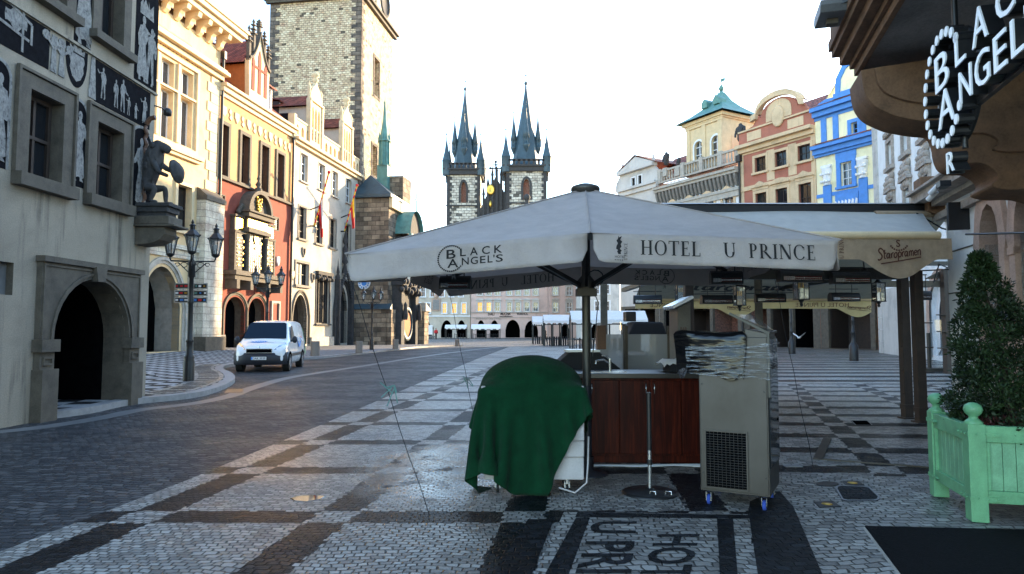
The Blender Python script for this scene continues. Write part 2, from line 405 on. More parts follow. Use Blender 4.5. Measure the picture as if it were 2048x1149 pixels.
def sgraffito_white():
    t = NT('scratched_lime'); co = t.co(); a = t.noise(co, 7, 6, 0.75, 0.6); b = t.noise(t.map(co, (1, 1, 0.5)), 26, 3, 0.7)
    f = t.M('ADD', t.M('MULTIPLY', a, 0.55), t.M('MULTIPLY', b, 0.45))
    return t.done(t.ramp(f, [(0.36, (0.035, 0.035, 0.04)), (0.45, (0.20, 0.19, 0.18)), (0.7, (0.42, 0.40, 0.37))]), 0.9, 0, None, 0.2)
def bark_water(): pass
MAT.update(
    road=setts('road_setts', 'road'), plaza=setts('mosaic_setts', 'plaza'), far=setts('square_setts', 'far'),
    right=setts('right_setts', 'right'), lsett=setts('light_setts', 'light'), dsett=setts('dark_setts', 'dark'),
    pave=pavement_mat(),
    kerb=simple('granite', (0.26, 0.25, 0.245), 0.6, var=0.35, scale=5, bump=0.3, fine=90),
    slab=simple('granite_slab', (0.13, 0.13, 0.13), 0.5, var=0.3, scale=3, bump=0.3, fine=70),
    greyplast=plaster('grey_render', (0.31, 0.265, 0.205), (0.05, 0.045, 0.04), 1.0, 0.55),
    stone=simple('brown_stone', (0.095, 0.078, 0.058), 0.8, var=0.5, scale=4, bump=0.4, fine=50),
    stoneg=simple('grey_stone', (0.20, 0.18, 0.155), 0.8, var=0.4, scale=4, bump=0.4, fine=40),
    stonel=simple('pale_stone', (0.42, 0.38, 0.32), 0.8, var=0.3, scale=3, bump=0.3, fine=30),
    stonep=simple('pink_stone', (0.46, 0.31, 0.24), 0.8, var=0.4, scale=3, bump=0.35, fine=40),
    soot=simple('sooty_stone', (0.045, 0.042, 0.042), 0.85, var=0.6, scale=2.5, bump=0.6, fine=14, dist=0.05),
    sgdark=simple('sgraffito_black', (0.008, 0.008, 0.010), 0.95, spec=0.08, var=0.7, scale=9, bump=0.25, fine=70),
    sgwhite=sgraffito_white(),
    black=simple('black_iron', (0.012, 0.012, 0.013), 0.42, var=0.4, scale=12, bump=0.1, metal=0.0, spec=0.5),
    blackp=simple('black_plastic_case', (0.009, 0.009, 0.01), 0.45, var=0.4, bump=0.05),
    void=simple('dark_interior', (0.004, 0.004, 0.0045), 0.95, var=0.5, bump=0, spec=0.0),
    woodd=simple('dark_timber', (0.035, 0.022, 0.016), 0.6, var=0.5, scale=5, bump=0.3),
    woodb=simple('brown_timber', (0.12, 0.055, 0.03), 0.55, var=0.4, scale=4, bump=0.2),
    glassd=glass_dark('old_window_glass', spec=0.35), glasss=glass_dark('sky_window_glass', (0.05,0.06,0.07), 0.03, 1.0),
    cream=plaster('cream_render', (0.70, 0.51, 0.28), (0.35, 0.26, 0.15), 0.5, 0.5),
    creamstone=simple('cream_stone', (0.68, 0.52, 0.31), 0.8, var=0.18, scale=2, bump=0.2),
    ash=ashlar('cream_ashlar', 0.75, 0.42, (0.50, 0.44, 0.35), (0.60, 0.53, 0.42), (0.26, 0.22, 0.18), 0.018),
    redpl=plaster('red_render', (0.28, 0.072, 0.046), (0.11, 0.035, 0.025), 0.85, 0.5),
    pinkpl=plaster('ochre_render', (0.56, 0.31, 0.14), (0.40, 0.14, 0.05), 0.75, 1.2),
    beige=plaster('beige_render', (0.50, 0.44, 0.36), (0.28, 0.24, 0.2), 0.4, 0.5),
    roof=tiles('red_roof_tiles', (0.22, 0.055, 0.028)),
    copper=simple('green_copper', (0.10, 0.23, 0.20), 0.6, var=0.4, scale=2, bump=0.2),
    slate=simple('dark_slate', (0.035, 0.065, 0.085), 0.5, var=0.4, scale=0.7, bump=0.3, fine=3, dist=0.1),
    towerst=ashlar('rubble_masonry', 0.42, 0.22, (0.50, 0.38, 0.24), (0.74, 0.59, 0.40), (0.26, 0.19, 0.13), 0.03, dist=0.16, bump=0.9, dark=0.022),
    quoin=ashlar('dark_quoins', 0.9, 0.42, (0.07, 0.06, 0.055), (0.22, 0.17, 0.13), (0.05, 0.045, 0.04), 0.02, dist=0.06, bump=0.9),
    block=ashlar('brown_blocks', 0.85, 0.45, (0.10, 0.075, 0.055), (0.34, 0.26, 0.18), (0.06, 0.05, 0.045), 0.02, dist=0.04, bump=0.9),
    churchst=ashlar('church_masonry', 1.6, 0.8, (0.40, 0.36, 0.30), (0.66, 0.60, 0.50), (0.14, 0.125, 0.11), 0.09, dist=0.7, bump=0.6, dark=0.12),
    gold=simple('gilding', (0.55, 0.34, 0.07), 0.3, 0.9, var=0.3, bump=0.1),
    blue=simple('blue_paint', (0.07, 0.24, 0.62), 0.6, var=0.2, scale=3, bump=0.1),
    yell=plaster('yellow_render', (0.84, 0.77, 0.50), (0.5, 0.42, 0.28), 0.4, 0.5, bump=0.1),
    salmon=plaster('salmon_render', (0.40, 0.15, 0.10), (0.3, 0.1, 0.08), 0.5, 0.5, bump=0.1),
    sand=plaster('sand_render', (0.64, 0.47, 0.29), (0.40, 0.27, 0.17), 0.5, 0.5, bump=0.1),
    white=plaster('white_render', (0.76, 0.76, 0.76), (0.42, 0.42, 0.42), 0.45, 0.5, bump=0.1),
    lgrey=plaster('pale_grey_render', (0.55, 0.52, 0.48), (0.35, 0.33, 0.3), 0.3, 0.5, bump=0.1),
    stucco=simple('grey_stucco', (0.34, 0.29, 0.25), 0.85, var=0.45, scale=5, bump=0.5, fine=18, dist=0.04),
    winwhite=simple('white_sash', (0.72, 0.74, 0.76), 0.5, var=0.1, bump=0),
    canvas=cloth('grey_canvas', (0.44, 0.38, 0.35), trans=0.12, var=0.16),
    awn=cloth('awning_canvas', (0.62, 0.58, 0.52), trans=0.3, var=0.14),
    awnv=cloth('tan_valance', (0.50, 0.37, 0.25), trans=0.3, var=0.25, mid=9),
    green=cloth('green_blanket', (0.003, 0.036, 0.014), weave=420, var=0.45, mid=9),
    ink=simple('print_ink', (0.010, 0.009, 0.010), 0.85, var=0.2, bump=0),
    inkb=simple('brown_ink', (0.10, 0.035, 0.018), 0.85, var=0.2, bump=0),
    inkg=simple('show_through_ink', (0.09, 0.085, 0.075), 0.9, var=0.2, bump=0),
    white_p=simple('white_paint', (0.78, 0.78, 0.78), 0.3, var=0.06, bump=0.02),
    vanw=simple('white_car_paint', (0.76, 0.77, 0.78), 0.25, var=0.03, bump=0, coat=0.6),
    vanb=simple('dark_bumper', (0.012, 0.013, 0.02), 0.5, var=0.2, bump=0.05),
    rubber=simple('tyre_rubber', (0.012, 0.012, 0.012), 0.8, var=0.3, bump=0.1),
    chrome=steel('chrome', (0.7, 0.7, 0.7), 0.2), steel=steel('brushed_steel', (0.088, 0.082, 0.077), 0.42),
    galv=steel('worn_pole_steel', (0.10, 0.095, 0.085), 0.5),
    plastic=None, woodr=wood_red(),
    mint=simple('mint_green_paint', (0.16, 0.40, 0.20), 0.45, var=0.3, scale=7, bump=0.12, fine=110),
    mintd=simple('pale_green_boards', (0.19, 0.42, 0.235), 0.5, var=0.32, scale=7, bump=0.12, fine=110),
    mat=simple('coir_mat', (0.008, 0.008, 0.009), 0.95, var=0.7, scale=40, bump=0.9, fine=220, dist=0.01, spec=0.1),
    leaf=leafmat('conifer_needles', (0.004, 0.009, 0.0035), (0.026, 0.052, 0.014)),
    leaf2=leafmat('pale_leaves', (0.05, 0.11, 0.03), (0.22, 0.26, 0.10)),
    heath=leafmat('heather', (0.03, 0.012, 0.012), (0.12, 0.035, 0.03)),
    bark=simple('bark', (0.05, 0.035, 0.025), 0.9, bump=0.6), soil=simple('soil', (0.02, 0.014, 0.01), 0.95, bump=0.8, var=0.5, scale=20),
    cglass=clear_glass('clear_pane', 0.10), lglass=clear_glass('lantern_pane', 0.22, (0.8, 0.85, 0.85)), fglass=clear_glass('frosted_pane', 0.55, (0.55, 0.56, 0.56)),
    red=simple('red_cloth', (0.55, 0.015, 0.02), 0.8, var=0.15, bump=0), yellow=simple('yellow_cloth', (0.75, 0.50, 0.03), 0.8, var=0.15, bump=0),
    fwhite=simple('white_cloth', (0.78, 0.76, 0.74), 0.8, var=0.1, bump=0), fblue=simple('blue_cloth', (0.03, 0.07, 0.35), 0.8, var=0.1, bump=0),
    skyblue=simple('blue_screen', (0.05, 0.22, 0.6), 0.4, var=0.1, bump=0), skin=simple('skin', (0.45, 0.28, 0.2), 0.6, var=0.1, bump=0),
    dcloth=simple('dark_cloth', (0.015, 0.016, 0.02), 0.9, var=0.3, bump=0.2), orange=simple('orange_wall', (0.38, 0.12, 0.03), 0.8, bump=0.1),
    brickm=ashlar('brick_wall', 0.25, 0.08, (0.14, 0.04, 0.025), (0.28, 0.09, 0.05), (0.2, 0.17, 0.14), 0.012, bump=0.4),
    concrete=simple('pebble_concrete', (0.21, 0.17, 0.14), 0.85, var=0.4, scale=30, bump=0.5, fine=80),
    hwhite=plaster('hotel_render', (0.86, 0.83, 0.80), (0.4, 0.33, 0.28), 0.2, 0.5, bump=0.12),
    pinkw=plaster('pink_render', (0.58, 0.42, 0.36), (0.4, 0.3, 0.26), 0.25, 0.3, bump=0.1),
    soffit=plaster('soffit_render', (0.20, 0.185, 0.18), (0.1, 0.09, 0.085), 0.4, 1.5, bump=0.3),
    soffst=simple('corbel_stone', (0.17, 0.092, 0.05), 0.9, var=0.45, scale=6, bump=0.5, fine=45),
)
# ------------------------------------------------------------------ ground, road, pavements
def sheet(name, pts, m, z):
    mb = MB(); mb.add([(p[0], p[1], z) for p in pts], [tuple(range(len(pts)))])
    o = mb.build(name, m, fix=True)
    if o.data.polygons[0].normal.z < 0: o.data.flip_normals()
    return structure(o)
sheet('ground', [(-900,-300),(900,-300),(900,1500),(-900,1500)], mm('road'), 0.0)
LB = [(-4.1,-3),(-3.7,4.8),(-3.45,7.2),(-3.2,11.3),(-2.8,19.4),(-1.8,38),(-0.2,62)]
sheet('square_paving', LB + [(-26,62),(-26,170),(60,170),(60,34),(14.0,30),(5.9,13.6),(1.55,4.6),(1.2,-3)][::1], mm('plaza'), 0.004) if False else None
sheet('square_paving', LB + [(7.0,62),(7.0,34),(6.2,20),(3.9,12.2),(2.45,7.4),(2.45,5.95),(1.35,4.6),(1.2,-3)], mm('plaza'), 0.004)
sheet('far_square', [(-60,62),(-60,190),(70,190),(70,20),(13.0,20),(6.2,20),(7.0,34),(7.0,62)], mm('far'), 0.0045)
sheet('terrace_paving', [(2.45,5.95),(2.45,7.4),(3.9,12.2),(6.2,20),(13.0,20),(26,20),(16,5.95)], mm('right'), 0.005)
sheet('entrance_paving', [(1.2,-3),(1.35,4.6),(2.45,5.95),(16,5.95),(14,-3)], mm('lsett'), 0.005)

def poly_off(P, d):
    out = []
    for i, p in enumerate(P):
        a = P[max(i-1, 0)]; b = P[min(i+1, len(P)-1)]
        t = Vector((b[0]-a[0], b[1]-a[1])); t.normalize(); out.append((p[0]-t.y*d, p[1]+t.x*d))
    return out
def smooth_line(P, n=6):
    out = []
    for i in range(len(P)-1):
        p0, p1, p2, p3 = (Vector(P[max(i-1,0)]), Vector(P[i]), Vector(P[i+1]), Vector(P[min(i+2,len(P)-1)]))
        for k in range(n):
            s = k/n
            out.append(tuple(0.5*((2*p1)+(p2-p0)*s+(2*p0-5*p1+4*p2-p3)*s*s+(3*p1-p0-3*p2+p3)*s*s*s)))
    out.append(tuple(P[-1])); return out
KERB_PX = [(40,849),(180,828),(260,811),(371,799),(425,788),(462,772),(470,762),(462,752),(447,744),(455,736),(500,729),(580,722),(660,716),(749,706),(837,696.5),(926,692.5)]
_k0 = G(40, 849, 0.0)
KL = [(_k0.x+0.05, 3.0), (_k0.x+0.02, 8.0)] + [tuple(G(px, py, 0.0).xy) for px, py in KERB_PX]
KL = smooth_line(KL, 5)
# kerbstones: a real step, each strip lies to the left of the line
def strip3(name, L, a, b, z0, z1, m, kind=True):
    A = poly_off(L, a); B = poly_off(L, b); mb = MB()
    mb.strip([(p[0], p[1], z0) for p in A], [(p[0], p[1], z1) for p in A])
    mb.strip([(p[0], p[1], z1) for p in A], [(p[0], p[1], z1) for p in B])
    o = mb.build(name, m)
    return structure(o)
strip3('kerb', KL, 0.0, 0.30, -0.02, 0.125, mm('kerb'))
HC = 0.12
# pavement between kerb and the facades, rising a little towards the walls
PAV_L = poly_off(KL, 0.30)
def wallside(p):
    x, y = p
    if y < 15.9: return (-9.6, y, HC)
    if y < 24: return (-11.5 - (y-15.9)*1.0, y+6, HC+0.06)
    yy = min(68, 34+(y-24)*0.9)
    return (-15.4+0.15*(yy-65)-0.6, yy, HC+0.28*max(0, 1-abs(yy-44)/22))
mb = MB(); A = [(p[0], p[1], HC) for p in PAV_L]; Bq = [wallside(p) for p in PAV_L]
rows = []
for k in range(7):
    s = k/6; rows.append([(a[0]+(b[0]-a[0])*s, a[1]+(b[1]-a[1])*s, a[2]+(b[2]-a[2])*s*s) for a, b in zip(A, Bq)])
mb.grid(rows, 0, False)
structure(mb.build('pavement', mm('pave'), fix=True))
# tower forecourt
# mosaic border that follows the kerb: white line, ladder, white line
KS = [p for p in KL if p[1] > 15.0 and p[1] < 29]
for nm, a, b, m in (('pavement_edging', 0.33, 0.45, 'lsett'), ('pavement_edging', 1.05, 1.17, 'lsett')):
    A = poly_off(KS, a); B = poly_off(KS, b); m_ = MB(); m_.strip([(p[0], p[1], HC+0.012) for p in A], [(p[0], p[1], HC+0.014) for p in B])
    structure(m_.build(nm, mm(m)))
A = poly_off(KS, 0.45); B = poly_off(KS, 1.05); m_ = MB()
m_.strip([(p[0], p[1], HC+0.008) for p in A], [(p[0], p[1], HC+0.009) for p in B])
acc = 0
for i in range(len(KS)-1):
    L = (Vector(KS[i+1])-Vector(KS[i])).length; n = max(1, int(L/0.22))
    for k in range(n):
        if (acc+k) % 2: continue
        def PP(Z, s): return (Z[i][0]+(Z[i+1][0]-Z[i][0])*s, Z[i][1]+(Z[i+1][1]-Z[i][1])*s, HC+0.0125)
        m_.add([PP(A, k/n), PP(B, k/n), PP(B, (k+1)/n), PP(A, (k+1)/n)], [(0,1,2,3)], 1)
    acc += n
structure(m_.build('pavement_ladder_mosaic', [mm('dsett'), mm('lsett')]))
# granite gutter: along the kerb, then straight on across the road
GL = [tuple(G(px, py).xy) for px, py in ((-300,893),(40,857),(180,836),(260,820),(371,807),(440,793),(480,779),(560,757),(640,744),(720,732),(850,712),(960,698),(1060,688))]
GL = [(GL[0][0]+0.1, 4.0)] + GL
GL = smooth_line(GL, 4); A = poly_off(GL, -0.02); B = poly_off(GL, -0.42)
m_ = MB(); m_.strip([(p[0], p[1], 0.004) for p in A], [(p[0], p[1], 0.004) for p in B]); o = m_.build('road_gutter', mm('slab'), fix=True); structure(o)
# ------------------------------------------------------------------ facade toolkit (local: x along, -y outwards, z up)
def arch_pts(a, b, spring, top, kind='round', n=14):
    c = (a+b)/2; hw = (b-a)/2; h = top-spring
    if kind == 'round': return [(c-hw*math.cos(PI*i/n), spring+h*math.sin(PI*i/n)) for i in range(n+1)]
    out = []
    for i in range(n+1):
        s = i/n; k = 1-abs(2*s-1)
        out.append((a+(b-a)*(s), spring+h*(1-(1-k)**2)**0.62))
    return out
def wall(mb, u0, u1, z0, z1, ops=(), y=0.0, rev=0.25, mi=0, rmi=None, back=True):
    """a wall face with real openings; op = (a,b,c,d) or (a,b,c,d,kind,spring)"""
    rmi = mi if rmi is None else rmi
    us = sorted({u0, u1, *[max(u0, min(u1, o[i])) for o in ops for i in (0, 1)]}); zs = sorted({z0, z1, *[max(z0, min(z1, o[i])) for o in ops for i in (2, 3)]})
    for i in range(len(us)-1):
        for j in range(len(zs)-1):
            cu, cz = (us[i]+us[i+1])/2, (zs[j]+zs[j+1])/2
            if any(o[0] < cu < o[1] and o[2] < cz < o[3] for o in ops): continue
            mb.quad((us[i], y, zs[j]), (us[i+1], y, zs[j]), (us[i+1], y, zs[j+1]), (us[i], y, zs[j+1]), mi)
    for o in ops:
        a, b, c, d = o[:4]
        if len(o) > 4:
            P = arch_pts(a, b, o[5], d, o[4]); Q = [(p[0], y, p[1]) for p in P]; T = [(p[0], y, d) for p in P]
            mb.strip(Q, T, mi); mb.strip([(p[0], y+rev, p[2]) for p in Q], Q, rmi); top = o[5]
        else:
            mb.quad((a, y, d), (b, y, d), (b, y+rev, d), (a, y+rev, d), rmi); top = d
        mb.quad((a, y, c), (a, y, top), (a, y+rev, top), (a, y+rev, c), rmi)
        mb.quad((b, y, c), (b, y+rev, c), (b, y+rev, top), (b, y, top), rmi)
        mb.quad((a, y, c), (a, y+rev, c), (b, y+rev, c), (b, y, c), rmi)
    return mb
def shell(mb, u0, u1, z0, z1, depth, mi=0, top=True, y=0.0):
    """the other sides of a building behind its facade"""
    mb.quad((u1, y, z0), (u1, depth, z0), (u1, depth, z1), (u1, y, z1), mi); mb.quad((u0, depth, z0), (u0, y, z0), (u0, y, z1), (u0, depth, z1), mi)
    mb.quad((u1, depth, z0), (u0, depth, z0), (u0, depth, z1), (u1, depth, z1), mi)
    if top: mb.quad((u0, y, z1), (u1, y, z1), (u1, depth, z1), (u0, depth, z1), mi)
    return mb
def frame_rect(mb, a, b, c, d, w, y0, y1, mi=0, bottom=True):
    """four bars round a rectangle, butted, between depths y0 (front) and y1"""
    mb.box(a-w, a, y0, y1, c-(w if bottom else 0), d+w, mi); mb.box(b, b+w, y0, y1, c-(w if bottom else 0), d+w, mi)
    mb.box(a, b, y0, y1, d, d+w, mi)
    if bottom: mb.box(a, b, y0, y1, c-w, c, mi)
_wc = {}
def window(parent, u0, u1, z0, z1, sw=0.16, proud=0.05, nx=2, ny=2, rec=0.22, ms='stoneg', mw='woodb', mg='glassd',
           sill=0.12, name='window', bar=0.05, hood=None, msill=None, y=0.0, transom=None, back=None):
    """surround + sash (the window), with its pane and sill as sub-parts; repeats share their meshes"""
    w, h = round(u1-u0, 2), round(z1-z0, 2)
    key = (w, h, sw, proud, nx, ny, rec, ms, mw, mg, sill, bar, hood, transom)
    if key not in _wc:
        a, b = -w/2, w/2
        mb = MB()
        if sw: frame_rect(mb, a, b, 0, h, sw, -proud, 0.03, 0, bottom=not sill)
        fw = bar*1.3
        frame_rect(mb, a+fw, b-fw, fw, h-fw, fw, rec-0.05, rec+0.02, 1)
        for i in range(1, nx):
            x = a+w*i/nx; mb.box(x-bar/2, x+bar/2, rec-0.045, rec+0.02, fw, h-fw, 1)
        zs = [transom*h] if transom else [h*j/ny for j in range(1, ny)]
        for z in zs: mb.box(a+fw, b-fw, rec-0.055, rec+0.02, z-bar/2, z+bar/2, 1)
        if hood == 'tri':
            t = h+sw+0.28; mb.prism([(a-sw-.12, t), (b+sw+.12, t), (0, t+w*0.42)], -0.28, 0.02, 0); mb.box(a-sw, b+sw, -0.14, 0.02, t-0.26, t-0.003, 0)
        elif hood == 'arc':
            t = h+sw+0.22; pts = arch_pts(a-sw-.15, b+sw+.15, t, t+w*0.36, n=10); mb.prism(pts, -0.3, 0.02, 0); mb.box(a-sw, b+sw, -0.12, 0.02, t-0.2, t-0.003, 0)
        elif hood == 'flat':
            t = h+sw+0.12; mb.box(a-sw-.1, b+sw+.1, -0.22, 0.02, t, t+0.14, 0)
        pm = MB(); pm.quad((a+.01, rec, .01), (b-.01, rec, .01), (b-.01, rec, h-.01), (a+.01, rec, h-.01))
        sm = None
        if sill:
            q = MB(); q.box(a-sw-0.06, b+sw+0.06, -proud-0.13, 0.05, -sill, -0.002); sm = q.mesh('sill', mm(msill or ms))
        _wc[key] = (mb.mesh(name, [mm(ms), mm(mw)]), pm.mesh('pane', mm(mg)), sm)
    mw_, mp, msl = _wc[key]
    o = put(name, mw_, parent, ((u0+u1)/2, y, z0)); put('pane', mp, o)
    if msl: put('sill', msl, o)
    return o
def archdoor(parent, u0, u1, z0, z1, kind='round', spring=None, sw=0.3, proud=0.08, ms='stoneg', depth=0.5, mdoor='void', name='portal', steps=2, y=0.0, leaf=True):
    """moulded stone arch with the dark door leaf standing back inside it"""
    spring = z1-(u1-u0)/2 if spring is None else spring
    mb = MB()
    for k in range(steps):
        o, i = sw*(1-k/steps), sw*(1-(k+1)/steps)
        A = arch_pts(u0-o, u1+o, spring, z1+o, kind); B = arch_pts(u0-i, u1+i, spring, z1+i, kind)
        A = [(u0-o, z0)]+A+[(u1+o, z0)]; B = [(u0-i, z0)]+B+[(u1+i, z0)]
        yk = -proud+k*proud*0.6
        mb.strip([(p[0], yk, p[1]) for p in A], [(p[0], yk, p[1]) for p in B]); mb.strip([(p[0], 0.02, p[1]) for p in A], [(p[0], yk, p[1]) for p in A])
        mb.strip([(p[0], yk, p[1]) for p in B], [(p[0], yk+proud*0.6, p[1]) for p in B])
    C = [(u0, z0)]+arch_pts(u0, u1, spring, z1, kind)+[(u1, z0)]
    mb.strip([(p[0], 0.0, p[1]) for p in C], [(p[0], depth, p[1]) for p in C])
    o = mb.build(name, mm(ms), parent, (0, y, 0))
    if leaf:
        d = MB(); d.add([(p[0], depth-0.02, p[1]) for p in C], [tuple(range(len(C)))]); d.build('door', mm(mdoor), o)
    return o
def quoins(mb, u, z0, z1, wa=0.7, wb=0.45, h=0.42, y=-0.03, side=1, mi=0):
    z = z0; k = 0
    while z < z1-0.05:
        w = wa if k % 2 else wb; t = min(h, z1-z)
        mb.box(u, u+side*w, y, 0.01, z+0.012, z+t-0.012, mi); z += t; k += 1
def gable_roof(mb, u0, u1, z0, y0, y1, zr, mi=0, over=0.3):
    """ridge along the facade"""
    ym = (y0+y1)/2
    mb.quad((u0, y0-over, z0), (u1, y0-over, z0), (u1, ym, zr), (u0, ym, zr), mi); mb.quad((u1, y1+over, z0), (u0, y1+over, z0), (u0, ym, zr), (u1, ym, zr), mi)
    mb.add([(u0, y0, z0), (u0, ym, zr), (u0, y1, z0)], [(0, 1, 2)], mi); mb.add([(u1, y0, z0), (u1, y1, z0), (u1, ym, zr)], [(0, 1, 2)], mi)
def font_mb(s, size=1.0, mi=0, bold=0.0, spacing=1.0, shear=0.0):
    """words in the built-in letters: flat faces in x (right) and y (up), starting at 0"""
    cu = bpy.data.curves.new('t', 'FONT'); cu.body = s; cu.size = size; cu.offset = bold*size; cu.space_character = spacing; cu.shear = shear
    cu.resolution_u = 3
    o = bpy.data.objects.new('t', cu); COL.objects.link(o); bpy.context.view_layer.update()
    me = o.to_mesh(); V = [tuple(v.co) for v in me.vertices]; Fs = [tuple(p.vertices) for p in me.polygons]
    o.to_mesh_clear(); bpy.data.objects.remove(o); bpy.data.curves.remove(cu)
    mb = MB(); mb.add(V, Fs, mi); return mb
def width(mb): xs = [v[0] for v in mb.v]; return min(xs), max(xs)
# roman capitals with thick and thin strokes and serifs, unit height 1
def serif(word, gap=0.14):
    mb = MB(); x = 0.0; K = 0.17; N = 0.055; e = [0]
    def q(a, b, c, d):
        e[0] += 1; z = e[0]*0.0004; mb.add([(*a, z), (*b, z), (*c, z), (*d, z)], [(0, 1, 2, 3)])
    def rc(x0, x1, y0, y1): q((x0, y0), (x1, y0), (x1, y1), (x0, y1))
    def stem(cx, y0=0, y1=1, sb=True, st=True, w=K):
        rc(cx-w/2, cx+w/2, y0, y1)
        if sb: rc(cx-w/2-.09, cx+w/2+.09, y0, y0+.045)
        if st: rc(cx-w/2-.09, cx+w/2+.09, y1-.045, y1)
    def ring(cx, cy, rx, ry, a0, a1, n=18):
        for i in range(n):
            t0, t1 = a0+(a1-a0)*i/n, a0+(a1-a0)*(i+1)/n
            def P(t, inn):
                ct, st = math.cos(t), math.sin(t); k = (K*abs(ct)+N*(1-abs(ct))) if inn else 0
                return (cx+(rx-k)*ct, cy+(ry-(N if inn else 0))*st)
            q(P(t0, 0), P(t1, 0), P(t1, 1), P(t0, 1))
    def diag(x0, y0, x1, y1, w): q((x0-w/2, y0), (x0+w/2, y0), (x1+w/2, y1), (x1-w/2, y1))
    for ch in word:
        b = x
        if ch == ' ': x += 0.42; continue
        if ch == 'H': stem(b+.18); stem(b+.75); rc(b+.265, b+.665, .49, .545); x += .93
        elif ch == 'O': ring(b+.47, .5, .47, .52, 0, 2*PI, 30); x += .94
        elif ch == 'T': stem(b+.4, st=False); rc(b, b+.8, .945, 1); rc(b, b+.05, .78, .945); rc(b+.75, b+.8, .78, .945); x += .8
        elif ch in 'EL':
            stem(b+.18, sb=False, st=ch == 'L'); rc(b+.02, b+.66, 0, .05); rc(b+.61, b+.66, .05, .24)
            if ch == 'E': rc(b+.02, b+.6, .95, 1); rc(b+.55, b+.6, .8, .95); rc(b+.265, b+.5, .5, .55); rc(b+.46, b+.5, .43, .62)
            x += .68
        elif ch == 'U': stem(b+.18, .34, 1, sb=False); stem(b+.78, .34, 1, sb=False, w=.07); ring(b+.455, .36, .36, .38, PI, 2*PI, 16); x += .95
        elif ch in 'PR':
            stem(b+.18); ring(b+.3, .735, .33, .265, -PI/2, PI/2, 14); rc(b+.265, b+.31, .947, .999); rc(b+.265, b+.31, .471, .522)
            if ch == 'R': diag(b+.86, 0, b+.42, .47, .2); x += .9
            else: x += .68
        elif ch == 'I': stem(b+.18); x += .36
        elif ch == 'N': stem(b+.13, st=False, w=.07); stem(b+.82, sb=False, w=.07); diag(b+.79, 0, b+.16, 1, .2); rc(b, b+.15, .955, .998); x += .95
        elif ch == 'C': ring(b+.47, .5, .47, .52, .62, 2*PI-.62, 26); rc(b+.79, b+.84, .66, .86); x += .88
        elif ch == "S": ring(b+.27, .75, .26, .26, .4, 1.5*PI, 12); ring(b+.27, .26, .27, .27, -PI, .5*PI, 12); x += .56
        x += gap
    return mb, x-gap
def place_text(dst, src, f, mi=0, M=None):
    """carry flat lettering onto a surface: f(x, y, lift) -> point"""
    dst.add([f(v[0], v[1], v[2]) for v in src.v], src.f, mi); return dst
# ------------------------------------------------------------------ the house with scratched black-and-white pictures, left
_c = G(290, 792, HC)
FA = Frame(_c.x, _c.y, math.atan2(1, 0.019))
H = thing('sgraffito_house', 'old grey rendered house with black and white scratched wall pictures and a dark arched doorway', 'house', (FA.o.x, FA.o.y, 0), FA.ang)
def rA(x0, y0, x1, y1):      # two photo corners -> u0,u1,z0,z1 on this facade
    a = FA.uz(x0, y0); b = FA.uz(x1, y1); return a[0], b[0], b[1], a[1]
uw1a, uw1b = FA.uz(52, 300)[0], FA.uz(121, 300)[0]; zb1, zt1 = FA.uz(52, 349)[1], FA.uz(121, 212)[1]
uw2a, uw2b = FA.uz(190, 300)[0], FA.uz(243, 300)[0]
zw = (FA.uz(190, 393)[1], FA.uz(190, 242)[1])
W1 = (uw1a, uw1b, zw[0], zw[1]); W2 = (uw2a, uw2b, zw[0], zw[1])
uu1 = (FA.uz(86, 0)[0], FA.uz(130, 0)[0]); uu2 = (FA.uz(200, 0)[0], FA.uz(246, 0)[0]); zu = FA.uz(200, 72)[1]
zu1 = zu
U1 = (*uu1, zu1, zu1+2.4); U2 = (*uu2, zu, zu+2.4)
pd = (FA.uz(96, 700)[0], FA.uz(248, 700)[0]); pz = FA.uz(190, 560)[1]
DO = (pd[0], pd[1], 0, pz, 'round', pz-1.15)
NI = (FA.uz(-60, 560)[0], FA.uz(26, 560)[0], FA.uz(10, 590)[1], FA.uz(10, 524)[1])
mb = MB(); wall(mb, -14, 0, 0, 14, [W1, W2, U1, U2, DO, NI], rev=0.45, rmi=1); shell(mb, -14, 0, 0, 14, 11)
wobj = mb.build('wall', [mm('greyplast'), mm('stone')], H)
b = MB(); b.box(NI[0], NI[1], 0.12, 0.2, NI[2], NI[3]); b.build('niche_panel', mm('slab'), H)
for w in (W1, W2): window(H, *w, sw=0.25, proud=0.05, nx=2, ny=2, rec=0.24, ms='stone', mw='woodd', mg='glassd', sill=0.22, bar=0.06)
for w in (U1, U2): window(H, *w, sw=0.25, proud=0.05, nx=2, ny=2, rec=0.24, ms='stone', mw='woodd', mg='glassd', sill=0.16, bar=0.06)
# second, finer moulding round the lower windows
for w in (W1, W2):
    b = MB(); frame_rect(b, w[0]-.27, w[1]+.27, w[2], w[3]+.27, 0.05, -0.085, -0.02, bottom=False); b.build('window_moulding', mm('stone'), H)
